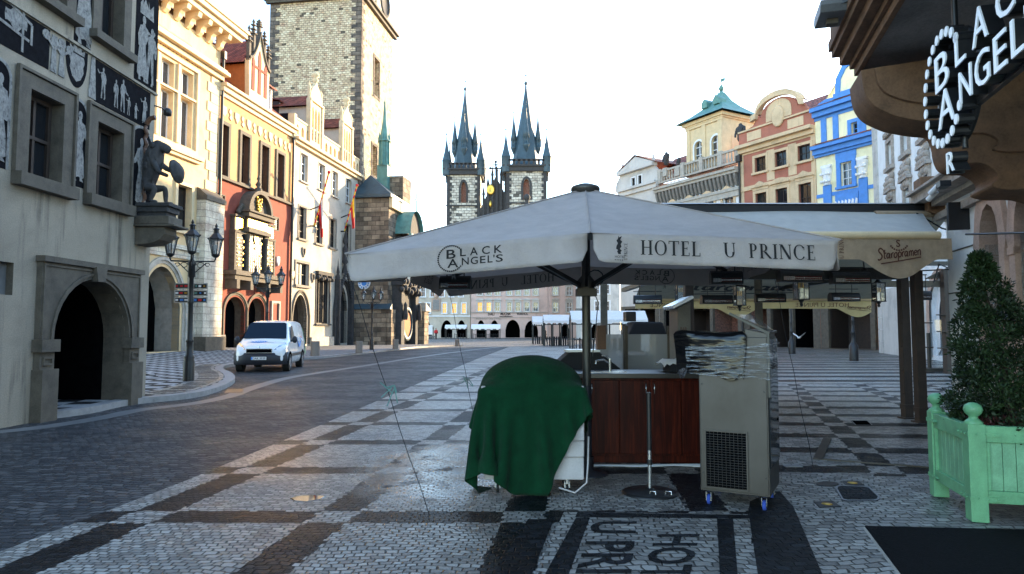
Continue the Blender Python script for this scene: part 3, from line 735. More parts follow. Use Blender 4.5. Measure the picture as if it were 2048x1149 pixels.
# doorway: square stone frame round an arch, imposts, keystone, panelled pilasters
b = MB(); a0, a1 = pd; fz = FA.uz(170, 536)[1]; ow = 0.36
A = arch_pts(a0, a1, DO[5], pz, n=16)
b.strip([(p[0], -0.10, p[1]) for p in A], [(p[0], -0.10, fz) for p in A])
b.strip([(p[0], 0.0, p[1]) for p in A], [(p[0], -0.10, p[1]) for p in A])
for s, u in ((-1, a0), (1, a1)):
    b.box(u if s > 0 else u-ow, u+ow if s > 0 else u, -0.10, 0.02, DO[5], fz); b.box(u-(ow if s < 0 else -0.0), u+(ow if s > 0 else 0.0), -0.12, 0.02, 0.9, DO[5]-0.22)
    b.box(u-ow-.05 if s < 0 else u-.05, u+.05 if s < 0 else u+ow+.05, -0.19, 0.02, DO[5]-0.22, DO[5]-0.002)
    b.box(u-ow-.03 if s < 0 else u-.02, u+.02 if s < 0 else u+ow+.03, -0.2, 0.02, 0.0, 0.9)
    frame_rect(b, u-ow+.09 if s < 0 else u+.09, u-.09 if s < 0 else u+ow-.09, 1.0, DO[5]-.34, 0.03, -0.15, -0.118)
b.box(a0-ow-.04, a1+ow+.04, -0.17, 0.02, fz, fz+0.1); frame_rect(b, a0-ow+.06, a1+ow-.06, DO[5], fz-.07, 0.035, -0.125, -0.098, bottom=False)
km = (a0+a1)/2; b.prism([(km-.12, pz-.05), (km+.12, pz-.05), (km+.17, fz+.02), (km-.17, fz+.02)], -0.2, 0.0)
Ai = arch_pts(a0-.06, a1+.06, DO[5], pz+.06, n=16); Ao = arch_pts(a0-.11, a1+.11, DO[5], pz+.11, n=16)
b.strip([(p[0], -0.13, p[1]) for p in Ai], [(p[0], -0.13, p[1]) for p in Ao]); b.strip([(p[0], -0.13, p[1]) for p in Ao], [(p[0], -0.09, p[1]) for p in Ao])
po = b.build('doorway', mm('stone'), H)
b = MB(); b.quad((a0-.02, 2.6, -.1), (a1+.4, 2.6, -.1), (a1+.4, 2.6, pz+.3), (a0-.02, 2.6, pz+.3)); b.quad((a0, .45, 0), (a0, 2.6, 0), (a0, 2.6, pz+.2), (a0, .45, pz+.2)); b.quad((a1, .45, 0), (a1, 2.6, 0), (a1, 2.6, pz+.2), (a1, .45, pz+.2))
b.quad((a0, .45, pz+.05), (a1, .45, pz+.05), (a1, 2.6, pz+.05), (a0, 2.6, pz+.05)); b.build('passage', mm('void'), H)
# scratched pictures: black grounds with pale figures scraped out of them
def figure(mb, x, z, h, lean=0.0, arm=0, robe=True, flip=1, y=-0.016, mi=1):
    """one draped standing figure as a flat scratched outline"""
    def P(pts): mb.add([(x+flip*a*h, y-0.0003*len(mb.f), z+b_*h) for a, b_ in pts], [tuple(range(len(pts)))], mi)
    P([(0.045*math.cos(t)+lean, 0.925+0.062*math.sin(t)) for t in [2*PI*i/12 for i in range(12)]])
    P([(-.03+lean, .87), (.03+lean, .87), (.035+lean, .84), (.105+lean, .81), (.12+lean, .68), (.085, .56), (.09, .47), (-.08, .47), (-.075, .56), (-.11+lean, .68), (-.10+lean, .81), (-.035+lean, .84)])
    if robe: P([(-.085, .475), (.09, .475), (.125, .3), (.14, .07), (.09, .045), (.02, .07), (-.06, .04), (-.12, .08), (-.11, .3)])
    else:
        P([(-.085, .475), (0, .475), (-.02, .25), (-.05, .04), (-.105, .04), (-.09, .25)]); P([(.0, .475), (.09, .475), (.1, .25), (.12, .05), (.06, .05), (.04, .25)])
    P([(-.08, .0), (-.02, .0), (-.035, .05), (-.075, .05)]); P([(.05, .01), (.13, .0), (.09, .055), (.05, .055)])
    P([(-.1+lean, .8), (-.15+lean, .66), (-.13+lean, .5), (-.09+lean, .5), (-.08, .68)])
    if arm == 1: P([(.1+lean, .8), (.22+lean, .72), (.3+lean, .82), (.28+lean, .86), (.21+lean, .78), (.09+lean, .74)])
    elif arm == 2: P([(.1+lean, .8), (.17+lean, .66), (.26+lean, .6), (.25+lean, .56), (.13+lean, .6), (.08, .7)])
    else: P([(.1+lean, .8), (.15+lean, .64), (.12+lean, .47), (.085, .48), (.08, .68)])
def panel(outline, mats=('sgdark',), y=-0.008, name='sgraffito_panel'):
    b = MB(); b.prism(outline, y, 0.002, 0); return b
def pdone(b): b.build('sgraffito_panel', [mm('sgdark'), mm('sgwhite')], H)
def uA(px, py): return FA.uz(px, py)
def rect_panel(u0, u1, z0, z1): return [(u0, z0), (u1, z0), (u1, z1), (u0, z1)]
def arch_panel(u0, u1, z0, z1): return [(u0, z0)] + [(p[0], p[1]) for p in arch_pts(u0, u1, z1-(u1-u0)*0.5, z1, n=14)] + [(u1, z0)]
# niches with one figure each beside the windows
for px0, px1, pyt, pyb, arm, fl in ((142, 173, 203, 375, 2, 1), (262, 305, 258, 425, 2, -1), (-26, 20, 120, 335, 0, 1)):
    u0, zt = uA(px0, pyt)[0], uA((px0+px1)/2, pyt)[1]; u1 = uA(px1, pyt)[0]; zb_ = uA((px0+px1)/2, pyb)[1]
    pnl = panel(arch_panel(u0, u1, zb_, zt))
    rim = pnl; A = arch_pts(u0, u1, zt-(u1-u0)*.5, zt, n=14); B = arch_pts(u0-.06, u1+.06, zt-(u1-u0)*.5, zt+.06, n=14)
    A = [(u0, zb_)]+A+[(u1, zb_)]; B = [(u0-.06, zb_)]+B+[(u1+.06, zb_)]
    rim.strip([(p[0], -.012, p[1]) for p in A], [(p[0], -.012, p[1]) for p in B], 1)
    figure(rim, (u0+u1)/2, zb_+.1, (zt-zb_)*0.84, 0.02, arm, True, fl)
    pdone(rim)
# picture frieze between the storeys
zf0, zf1 = uA(232, 222)[1], uA(232, 95)[1]
zf1 = zu1-0.52
uF = [uA(0, 100)[0]-1.2, uA(98, 100)[0], uA(113, 100)[0], uA(172, 100)[0], uA(198, 150)[0], uA(302, 150)[0]]
fz0 = zw[1]+0.5
b = panel(rect_panel(uF[0], uF[1], fz0, zf1))
# cart of corn, trees
for k, (a, c, d, e) in enumerate(((.3, .42, .36, .5), (.7, .3, .36, .38))):
    u = uF[1]-1.55+k*0.75; b.add([(u+.36*math.cos(t)*(1.1 if k == 0 else .7), -.012-.001*k, fz0+.85-.3*k+.34*math.sin(t)*(1 if k == 0 else .5)+.05*math.sin(5*t)) for t in [2*PI*i/18 for i in range(18)]], [tuple(range(18))], 1)
for (x0, z0, x1, z1) in ((-2.3, .55, -.5, .3), (-2.0, .3, -2.0, .95), (-2.0, .95, -1.5, 1.05), (-.65, .05, -.65, .75), (-1.1, .8, -.45, .6), (-.45, .6, -.45, .25), (-2.1, .75, -1.7, .72)):
    b.bar((uF[1]+x0, -.018, fz0+z0), (uF[1]+x1, -.018, fz0+z1), .05, .004, 1, up=(0, 1, 0))
pdone(b)
def tree_fig(u, h):
    b = MB(); b.prism([(u-.07, fz0), (u+.09, fz0), (u+.05, fz0+h*.7), (u+.09, fz0+h), (u-.05, fz0+h), (u-.04, fz0+h*.7)], -.02, -.003)
    for s in (-1, 1): b.bar((u, -.022, fz0+h*.62), (u+s*.2, -.022, fz0+h*.88), .05, .004, up=(0, 1, 0)); b.prism([(u+s*.2+.1*math.cos(2*PI*i/9), fz0+h*.9+.09*math.sin(2*PI*i/9)) for i in range(9)], -.026, -.003)
    b.build('sgraffito_tree', mm('sgwhite'), H)
tree_fig(uF[1]+.1, zf1-fz0-.05); tree_fig(uF[2]+.12, zf1-fz0-.1)
u0, u1 = uF[2]+.24, uF[3]+.05
cu = (u0+u1)/2
pnl = panel([(u0, zf1)] + [(cu-(u1-u0)/2*math.cos(PI*i/14), fz0+.55-.6*math.sin(PI*i/14)) for i in range(15)] + [(u1, zf1)]); b = pnl
hw = (u1-u0)*.36; b.add([(cu+x*hw, -.012, fz0+.06+zz*(zf1-fz0)) for x, zz in ((0, 0), (.55, .1), (.9, .32), (.8, .45), (1, .58), (.85, .72), (-.85, .72), (-1, .58), (-.8, .45), (-.9, .32), (-.55, .1))], [tuple(range(11))], 1)
b.add([(cu+x*hw, -.013, fz0+.06+zz*(zf1-fz0)) for x, zz in ((-.9, .76), (.9, .76), (1.0, .92), (.55, .84), (.5, .98), (0, .88), (-.5, .98), (-.55, .84), (-1.0, .92))], [tuple(range(9))], 1)
pdone(b)
b = MB(); b.prism([(uF[3]+.1, fz0-.1), (uF[3]+.32, fz0-.1), (uF[3]+.26, zf1), (uF[3]+.16, zf1)], -.02, -.002); b.build('sgraffito_column', mm('sgwhite'), H)
pnl = panel(rect_panel(uF[4]-.12, uF[5], fz0-.12, zf1)); b = pnl; L = uF[5]-uF[4]
for k, (s, hh, arm, robe, fl, z) in enumerate(((.07, .9, 1, False, -1, .05), (.30, .82, 0, False, 1, .02), (.42, .98, 2, False, 1, .0), (.54, .55, 1, False, -1, .0), (.68, .5, 2, True, 1, .0), (.86, .85, 1, True, -1, .0))):
    figure(b, uF[4]+s*L, fz0-.05+z, hh*(zf1-fz0)*1.0, 0.02*(-1)**k, arm, robe, fl)
pdone(b)
# corner upper panel with two figures under an arch, beside the upper window
ua, ub = uA(268, 60)[0], uA(316, 60)[0]
pnl = panel(arch_panel(ua+.05, ub+.0, zf1+.1, zf1+2.5)); b = pnl; figure(b, ua+.3, zf1+.15, 1.5, .03, 1, True, 1); figure(b, ub-.3, zf1+.15, 1.35, -.03, 1, False, -1)
b.add([(ua+.2+(ub-ua-.4)*i/8+.05*math.sin(i*2), -.012, zf1+1.75+(.28 if i % 2 else .12)) for i in range(9)]+[(ub-.2, -.012, zf1+1.65), (ua+.2, -.012, zf1+1.65)], [tuple(range(11))], 1); pdone(b)
ua, ub = uA(150, 10)[0], uA(184, 10)[0]
pnl = panel(rect_panel(ua, ub, zf1+.08, zf1+2.2)); b = pnl; figure(b, (ua+ub)/2, zf1+.1, 1.9, 0, 1, True, 1); pdone(b)
# ledge under the frieze and iron bracket with a small lamp at the corner
b = MB(); b.box(-14, 0.03, -0.05, 0.02, zf1+.02, zf1+.07); b.build('string_course', mm('greyplast'), H)
cu_, cz_ = uA(318, 217)
t = thing('corner_lamp', 'small black lamp on a curled iron bracket at the painted house corner', 'lamp', FA.w(-0.02, 0.0, cz_), FA.ang)
b = MB(); b.tube([(0, 0, 0), (.25, -.05, .02), (.42, -.05, -.02), (.45, -.05, .05)], .018, 6); b.build('bracket', mm('black'), t)
b = MB(); b.lathe([(0.02, -.12), (.09, -.1), (.1, 0), (.06, .06), (0.0, .08)], (.47, -.05, .02), 10); b.build('lamp_head', mm('black'), t)

# ------------------------------------------------------------------ stone lion with a shield on the corner console
def skin_body(name, joints, edges, m, parent=None, levels=2, root=0):
    me = bpy.data.meshes.new(name); me.from_pydata([j[:3] for j in joints], edges, []); me.materials.append(m)
    o = put(name, me, parent); sk = o.modifiers.new('skin', 'SKIN'); sk.use_smooth_shade = True
    for i, j in enumerate(joints):
        r = j[3]; r = r if isinstance(r, (tuple, list)) else (r, r)
        me.skin_vertices[0].data[i].radius = r; me.skin_vertices[0].data[i].use_root = (i == root)
    ss = o.modifiers.new('sub', 'SUBSURF'); ss.levels = levels; ss.render_levels = levels
    return o
pz0 = FA.uz(292, 412)[1]
lion = thing('lion_statue', 'dark stone lion holding a round shield on the corner console of the painted house', 'statue', FA.w(-0.36, -0.02, pz0), FA.ang-PI/2)
# its own axes: x points along the facade (away from the house corner), the lion looks along x
J = [(.12,0,.42,.13),(.13,0,.66,.15),(.19,0,.98,.20),(.22,0,1.28,.22),(.36,0,1.50,.17),(.54,0,1.50,.12),(.70,0,1.43,.075),
     (.18,-.12,.42,.12),(.38,-.15,.40,.085),(.27,-.16,.07,.05),(.46,-.16,.03,.05),
     (.18,.12,.42,.12),(.48,.15,.46,.085),(.50,.16,.07,.05),(.70,.16,.03,.05),
     (.32,-.17,1.06,.09),(.48,-.19,.80,.06),(.72,-.16,.70,.05),(.34,.17,1.08,.09),(.58,.18,.92,.06),(.80,.14,.86,.05),
     (.34,-.11,1.64,.045),(.34,.11,1.64,.045),(.60,0,1.34,.055)]
E = [(0,1),(1,2),(2,3),(3,4),(4,5),(5,6),(0,7),(7,8),(8,9),(9,10),(0,11),(11,12),(12,13),(13,14),(2,15),(15,16),(16,17),(2,18),(18,19),(19,20),(4,21),(4,22),(5,23)]
skin_body('body', J, E, mm('soot'), lion)
b = MB()
for k in range(70):          # mane locks
    th = rng.uniform(-1.5, 1.5); zz = rng.uniform(.95, 1.6); xx = .14+.28*(zz-.9)-.10*math.cos(th)*rng.uniform(.4, 1)
    b.ball((xx, .20*math.sin(th), zz), .06, 6, 4, 0, (1, .8, 1.5))
b.build('mane', mm('soot'), lion)
b = MB(); M = Matrix.Translation((.86, 0, .86)) @ Matrix.Rotation(R(78), 4, 'Y')
q = MB(); q.lathe([(0.0, .14), (.14, .12), (.24, .06), (.27, .0), (.31, .0), (.31, -.05), (0, -.06)], (0, 0, 0), 20); b.join(q, M); b.build('shield', mm('soot'), lion)
b = MB(); b.box(-.02, .86, -.34, .34, -.10, -.003); b.box(-.02, .80, -.30, .30, -.24, -.103); b.box(-.02, .74, -.26, .26, -.34, -.243); b.build('plinth', mm('soot'), lion, bev=.015)
b = MB(); b.box(-.02, .86, -.35, .35, -.56, -.343); b.box(-.02, 1.02, -.38, .38, -.62, -.563)
b.prism([(-.02, -.623), (.74, -.623), (.74, -.80), (.62, -.95), (.42, -1.04), (-.02, -1.08)], -.30, .30); b.build('console', mm('stone'), lion, bev=.02)
b = MB(); b.tube([(.02+.03*math.sin(i*1.6), -.03+.03*math.cos(i*1.6), -.4+i*.07) for i in range(36)], .05, 6); b.tube([(.02, -.03, 2.1), (.12, -.03, 2.24), (.26, -.03, 2.28)], .06, 6); b.build('twisted_rope', mm('woodb'), lion)

lion.scale = (.86,)*3
# ------------------------------------------------------------------ town hall row: cream, red and beige houses
FB = Frame(-18.78, 42.47, math.atan2(1, 0.15))
def rB(x0, y0, x1, y1, F=None):
    F = F or FB; a = F.uz((x0), (y0+y1)/2); b = F.uz(x1, (y0+y1)/2); m = (x0+x1)/2
    return a[0], b[0], F.uz(m, y1)[1], F.uz(m, y0)[1]
def uB(px, py, F=None): return (F or FB).uz(px, py)
# --- cream house
C = thing('cream_house', 'tall cream stone house with bracketed cornice and cross windows beside the painted house', 'house', FB.w(0, 0, 0), FB.ang)
mats = [mm('cream'), mm('creamstone')]
zt_, zm_ = uB(358, 126)[1], uB(358, 300)[1]
ucol = [uB(327, 200)[0], uB(347, 200)[0], uB(374, 200)[0]]
ucol = [ucol[2]-3.55, ucol[2]-1.78, ucol[2]]
zl0, zl1, zu0, zu1_ = uB(372, 294)[1], uB(372, 199)[1], uB(374, 192)[1], uB(374, 143)[1]
lw = rB(352, 372, 380, 462)
ARCH = (uB(360, 620)[0]-3.3, uB(360, 620)[0], 0.35, uB(322, 533)[1])
ops = [(u-.55, u+.55, zl0, zl1) for u in ucol] + [(u-.55, u+.55, zu0, zu1_) for u in ucol] + [lw, (*ARCH, 'pointed', ARCH[3]-2.3)]
ops += [(u-9-.55, u-9+.55, zl0, zl1) for u in ucol]
ztop = 19.6
mb = MB(); wall(mb, -16, 0.0, 0, ztop, ops, rev=0.5, mi=0, rmi=1); shell(mb, -16, 0, 0, ztop, 14)
mb.build('wall', mats, C)
for u in ucol:
    for a, b in ((zl0, zl1), (zu0, zu1_)):
        window(C, u-.55, u+.55, a, b, sw=0.0, nx=2, ny=1, rec=.38, ms='creamstone', mw='winwhite', mg='glasss', sill=0, bar=.05)
    window(C, u-9-.55, u-9+.55, zl0, zl1, sw=0.0, nx=2, ny=1, rec=.38, ms='creamstone', mw='winwhite', mg='glasss', sill=0, bar=.05)
window(C, *lw, sw=.22, proud=.12, nx=2, ny=2, rec=.35, ms='creamstone', mw='woodd', mg='glassd', sill=.2)
b = MB(); a0, a1 = ucol[0]-.55-.38, ucol[2]+.55+.38
frame_rect(b, a0+.12, a1-.12, zl0-.1, zu1_+.2, .22, -.14, .0)
for u in ((ucol[0]+ucol[1])/2, (ucol[1]+ucol[2])/2): b.box(u-.1, u+.1, -.12, .0, zl0, zu1_+.1)
b.box(a0+.2, a1-.2, -.121, .001, zl1+.06, zu0-.06)
b.box(a0-.35, a1+.45, -.35, .02, zl0-.62, zl0-.35); b.box(a0-.2, a1+.3, -.22, .02, zl0-.8, zl0-.623)
for i in range(46): b.box(a0+i*.1, a0+i*.1+.06, -.2, .0, zu1_+1.52, zu1_+1.62)
b.build('window_surround', mm('creamstone'), C)
b = MB(); zc = uB(409, 125)[1]
b.box(-16, .12, -.25, .02, zc-.55, zc-.25); b.box(-16, .35, -.55, .02, zc-.247, zc); b.box(-16, .25, -.4, .02, zc+.003, zc+.16)
zk0 = uB(439, 104)[1]+.1; zk1 = zk0+.85
b.box(-16, .9, -.98, .02, zk1, zk1+.32); b.box(-16, 1.15, -1.2, .02, zk1+.323, zk1+.62); b.box(-16, 1.25, -1.3, .02, zk1+.623, zk1+.85)
b.build('cornice', mm('creamstone'), C, bev=.03)
for i in range(9):
    u = -.35-i*1.05; b = MB()
    b.prism([(-.02, zk0-.1), (.1, zk0-.1), (.3, zk0+.08), (.36, zk0+.3), (.5, zk0+.45), (.82, zk0+.55), (.9, zk1-.003), (-.02, zk1-.003)], u-.17, u+.17, plane='yz')
    b.v = [(x, -y, z) for x, y, z in b.v]; b.build('bracket', mm('creamstone'), C, fix=True)
b = MB(); quoins(b, 0.0, 5.9, zc-.6, 1.3, .95, .62, y=-.06, side=-1); b.build('quoins', mm('creamstone'), C)
txt = font_mb('AD OPTIMA INTENTI', .82, spacing=1.0, bold=.01); x0, x1 = width(txt); k = (a1-a0-.1)/(x1-x0)
b = MB(); place_text(b, txt, lambda x, y, l: (a0+.05+(x-x0)*k, -.05, zu1_+.62+y)); b.build('inscription', mm('stone'), C)
b = MB(); b.box(-13, .3, 1.0, 10, ztop, ztop+2.6); b.box(-13.3, .5, .8, 10.2, ztop+2.603, ztop+2.9); b.build('attic', mm('creamstone'), C)
b = MB(); gable_roof(b, -16, .4, ztop+.3, .2, 14, ztop+5.0); b.build('roof', mm('roof'), C)
archdoor(C, ARCH[0], ARCH[1], ARCH[2], ARCH[3], 'pointed', ARCH[3]-2.3, sw=.55, proud=.14, ms='stonel', depth=1.6, steps=3)
b = MB(); u0, u1 = uB(388, 600)[0], .0
b.box(-16, ARCH[0]-.6, -.12, .0, 0, 6.2); b.box(ARCH[1]+.6, u0, -.12, .0, 0, 6.2); b.box(ARCH[0]-.6, ARCH[1]+.6, -.12, 0.0, ARCH[3]+.6, 6.2); b.box(-16, u0, -.3, .02, 6.2, 6.45); b.build('plinth', mm('ash'), C)
b = MB(); zb = uB(395, 400)[1]; b.box(u0, u1-.05, -.6, .0, 0, zb); b.prism([(-.7, zb), (.02, zb), (.02, zb+.75), (-.1, zb+.75), (-.7, zb+.25)], u0-.06, u1, plane='yz', mi=1); b.box(u0-.1, u1, -.9, -.0, 0, 1.15, 1); b.build('buttress', [mm('ash'), mm('stone')], C)
b = MB(); b.tube([(.12, -.14, 1), (.12, -.14, zk0)], .09, 8); b.box(.0, .24, -.3, -.02, zk0-.5, zk0); b.build('drainpipe', mm('black'), C)

# --- red house
uR1 = uB(581, 500)[0]
RD = thing('red_house', 'dark red house with gilded bay window and pointed gable beside the cream house', 'house', FB.w(0, 0, 0), FB.ang)
ez = uB(508, 214)[1]                       # eaves
win4 = [rB(437, 243, 459, 346), rB(481, 273, 501, 368), rB(521, 297, 538, 388), rB(553, 312, 569, 400)]
zA = sum(w[2] for w in win4)/4; zB = sum(w[3] for w in win4)/4
win4 = [(w[0], w[0]+1.0, zA, zB) for w in win4]
sm1 = rB(437, 391, 449, 419); sm2 = rB(548, 436, 557, 460)
ar1 = (uB(450, 640)[0], uB(489, 640)[0], .35, uB(471, 594)[1]); ar2 = (uB(497, 640)[0], uB(529, 640)[0], .35, uB(515, 597)[1])
pl1 = rB(413, 593, 431, 650); pl2 = rB(543, 607, 556, 646)
ops = win4+[sm1, sm2]+[(*a, 'round', a[3]-(a[1]-a[0])*.45) for a in (ar1, ar2)]
zs_ = zA-.12
mb = MB(); wall(mb, 0, uR1, 0, zs_, [o for o in ops if o[3] < zs_ or len(o) > 4], mi=0, rev=.3); wall(mb, 0, uR1, zs_, ez, win4, mi=1, rmi=2, rev=.42); shell(mb, 0, uR1, 0, ez, 12)
mb.build('wall', [mm('redpl'), mm('pinkpl'), mm('woodb')], RD)
for w in win4: window(RD, *w, sw=.24, proud=.10, nx=2, ny=1, transom=.64, rec=.34, ms='stone', mw='woodb', mg='glassd', sill=0, bar=.07)
b = MB(); b.box(0.2, uR1, -.22, .02, zs_-.16, zs_); b.build('string_course', mm('stone'), RD)
for s in (sm1, sm2):
    o = window(RD, *s, sw=.08, proud=.02, nx=4, ny=7, rec=.12, ms='stone', mw='black', mg='void', sill=0, bar=.03, name='grated_window')
b = MB(); b.box(0, uR1+.1, -.32, .02, ez-.32, ez); b.box(0, uR1+.15, -.5, .02, ez+.003, ez+.22); b.box(0, uR1, -.14, .02, ez-.6, ez-.33); b.build('cornice', mm('creamstone'), RD, bev=.03)
# row of white shields and lettering-like scrolls below the eaves
b = MB(); n = 13
for i in range(n):
    u = .55+(uR1-1.1)*i/(n-1); z = ez-1.55
    if i % 2 == 0: b.prism([(u-.24, z+.38), (u+.24, z+.38), (u+.26, z), (u, z-.34), (u-.26, z)], -.07, .0)
    else:
        b.prism([(u-.1, z+.42), (u+.14, z+.30), (u+.02, z+.05), (u+.2, z-.1), (u+.08, z-.36), (u-.16, z-.22), (u-.04, z), (u-.2, z+.16)], -.06, .0)
b.build('shield_frieze', mm('creamstone'), RD)
gable_b = MB(); gable_roof(gable_b, 0, uR1, ez+.2, .1, 12, ez+5.6); gable_b.build('roof', mm('roof'), RD)
# pointed gable dormer
g0, g1 = uB(497, 150)[0], uB(534, 170)[0]; gm = (g0+g1)/2; gz0, gz1, gz2 = ez+.15, uB(497, 118)[1], uB(513, 66)[1]
b = MB()
cur = [(gm-(gm-g0+.15)*(1-s)**1.0, gz1+(gz2-gz1)*(s**1.9)) for s in [i/8 for i in range(9)]]
curR = [(2*gm-p[0], p[1]) for p in cur][::-1]
b.prism([(g0, gz0)]+cur+curR[1:]+[(g1, gz0)], -.1, .22, 0)
b.build('gable', mm('creamstone'), RD, fix=True)
b = MB(); A = [(p[0], -.22, p[1]) for p in cur+curR[1:]]; B2 = [(p[0], -.22, p[1]+.2) for p in cur+curR[1:]]
b.strip(A, B2); b.strip(B2, [(p[0], .3, p[2]) for p in B2]); b.strip([(p[0], -.1, p[2]) for p in A], A); b.build('gable_coping', mm('stone'), RD)
b = MB()
for k in range(3): u = g0+.42+k*(g1-g0-.84)/2; b.prism([(u-.19, gz0+.9), (u+.19, gz0+.9), (u+.19, gz1-.1+(.7 if k == 1 else .1)), (u, gz1+.35+(.75 if k == 1 else .1)), (u-.19, gz1-.1+(.7 if k == 1 else .1))], -.14, -.09)
b.box(g0+.25, g1-.25, -.16, -.1, gz1-.35, gz1-.2); b.build('blind_tracery', mm('redpl'), RD)
for u, z0, hh in ((g0-.05, gz1+.1, 2.3), (gm-.75, gz1+.9, 2.2), (gm, gz2, 1.15), (gm+.75, gz1+.9, 2.0), (g1+.05, gz1+.1, 2.0)):
    b = MB(); b.box(u-.11, u+.11, -.12, .12, z0-.2, z0+hh*.45); b.lathe([(.16, 0), (.05, hh*.4), (.12, hh*.45), (.02, hh*.55)], (u, 0, z0+hh*.45), 8)
    for k in range(3): b.box(u-.2+.03*k, u+.2-.03*k, -.2+.03*k, .2-.03*k, z0+hh*(.5+.14*k), z0+hh*(.5+.14*k)+.09)
    b.build('finial', mm('stone'), RD)
b = MB(); b.quad((g0, .2, gz0), (g0, 5, gz0), (g0, 5, gz1-.3), (g0, .2, gz1-.3)); b.quad((g1, .2, gz0), (g1, .2, gz1-.3), (g1, 5, gz1-.3), (g1, 5, gz0)); b.build('dormer_side', mm('orange'), RD)
b = MB(); zz = gz1-.3; b.quad((g0-.35, .2, zz), (gm, .2, zz+2.2), (gm, 5.5, zz+2.2), (g0-.35, 5.5, zz)); b.quad((g1+.35, .2, zz), (g1+.35, 5.5, zz), (gm, 5.5, zz+2.2), (gm, .2, zz+2.2)); b.build('dormer_roof', mm('roof'), RD)
def dormer(par, u0, u1, z0, z1, y, mw_='beige', roofm='roof', depth=3.0, over=.3):
    b = MB(); wall(b, u0, u1, z0, z1, [(u0+.2, u1-.2, z0+.25, z1-.2)], y=y, rev=.15); b.quad((u0, y, z0), (u0, y+depth, z0), (u0, y+depth, z1), (u0, y, z1)); b.quad((u1, y, z0), (u1, y, z1), (u1, y+depth, z1), (u1, y+depth, z0))
    d = b.build('dormer', mm(mw_), par)
    b = MB(); b.quad((u0-.2, y-over, z1), (u1+.2, y-over, z1-.02), (u1+.2, y+depth+1, z1+.75), (u0-.2, y+depth+1, z1+.75)); b.box(u0-.2, u1+.2, y-over, y-over+.08, z1-.12, z1-.003); b.build('dormer_roof', mm(roofm), d)
    window(d, u0+.22, u1-.22, z0+.25, z1-.2, sw=.1, proud=.05, nx=2, ny=1, rec=.1, ms='winwhite', mw='winwhite', mg='glasss', sill=0, y=y)
    return d
d = rB(545, 172, 549, 212); dormer(RD, uB(541, 190)[0], uB(553, 190)[0], ez+.35, uB(545, 172)[1], .35)
d2u = FB.uz(566, 175, 2.5)[0]; dormer(RD, d2u-.5, d2u+.75, ez+2.1, ez+3.4, 2.6, 'woodd')
# the great window: two side lights and a taller middle one under a round pediment, on consoles
base0, base1 = uB(449, 540)[0], uB(545, 560)[0]
lw_ = rB(461, 470, 480, 539); cw_ = rB(484, 470, 516, 545); rw_ = rB(520, 487, 537, 547)
zb0 = (lw_[2]+cw_[2]+rw_[2])/3; zs1 = (uB(470, 468)[1]+uB(528, 486)[1])/2; zc1 = (uB(484, 463)[1]+uB(516, 482)[1])/2
GW = MB(); GW.box(base0, base1, -.75, .02, zb0-.75, zb0-.45); GW.box(base0-.12, base1+.12, -.9, .02, zb0-.447, zb0-.15)
ucent = ((cw_[0]+cw_[1])/2)
for u in (base0+.25, cw_[0]-.1, cw_[1]+.1, base1-.25): GW.box(u-.18, u+.18, -.85, .02, zb0-1.35, zb0-.753)
for u in (lw_[0]-.1, lw_[1]+.1, rw_[0]-.1, rw_[1]+.1): GW.box(u-.1, u+.1, -.42, .02, zb0-.15, zs1+.1)
for u in (cw_[0]-.17, cw_[1]+.17): GW.lathe([(.19, 0), (.14, .15), (.13, zc1-zb0-.3), (.2, zc1-zb0+.1)], (u, -.5, zb0-.15), 10); GW.box(u-.18, u+.18, -.4, .02, zb0-.15, zc1+.1)
z2 = zc1+.1; ca, cb = cw_[0]-.42, cw_[1]+.42
GW.box(ca-.05, cb+.05, -.75, .02, z2, z2+.28); zi0 = z2+.31; zi1 = zi0+.72
GW.box(ca+.1, cb-.1, -.5, .02, z2+.283, zi1); GW.box(ca-.25, cb+.25, -.85, .02, zi1+.003, zi1+.3); GW.box(ca-.4, cb+.4, -1.0, .02, zi1+.303, zi1+.42)
for s, w in ((-1, lw_), (1, rw_)):
    GW.box(w[0]-.22, w[1]+.22, -.45, .02, zs1+.1, zs1+.25); GW.box(w[0]-.12, w[1]+.12, -.3, .02, zs1+.253, zs1+1.15); GW.box(w[0]-.2, w[1]+.2, -.42, .02, zs1+1.153, zs1+1.3)
    m = (w[0]+w[1])/2
    for k in range(5): GW.ball((m+s*(-.2+.1*k), -.25, zs1+2.0-.12*k), .17, 6, 5)
P = arch_pts(ca-.15, cb+.15, zi1+.42, zi1+2.0, n=16); Pi = arch_pts(ca+.12, cb-.12, zi1+.42, zi1+1.75, n=16)
GW.strip([(p[0], -.8, p[1]) for p in P], [(p[0], -.8, p[1]) for p in Pi]); GW.strip([(p[0], 0, p[1]) for p in P], [(p[0], -.8, p[1]) for p in P], sm=True); GW.strip([(p[0], -.8, p[1]) for p in Pi], [(p[0], -.5, p[1]) for p in Pi]); GW.add([(p[0], -.5, p[1]) for p in Pi], [tuple(range(len(Pi)))])
GW.lathe([(.25, 0), (.25, .2), (.1, .3), (.22, .5), (.06, .75), (.14, .9), (0.01, 1.2)], ((ca+cb)/2, -.5, zi1+1.98), 10)
gwo = GW.build('bay_window', mm('stone'), RD, fix=True)
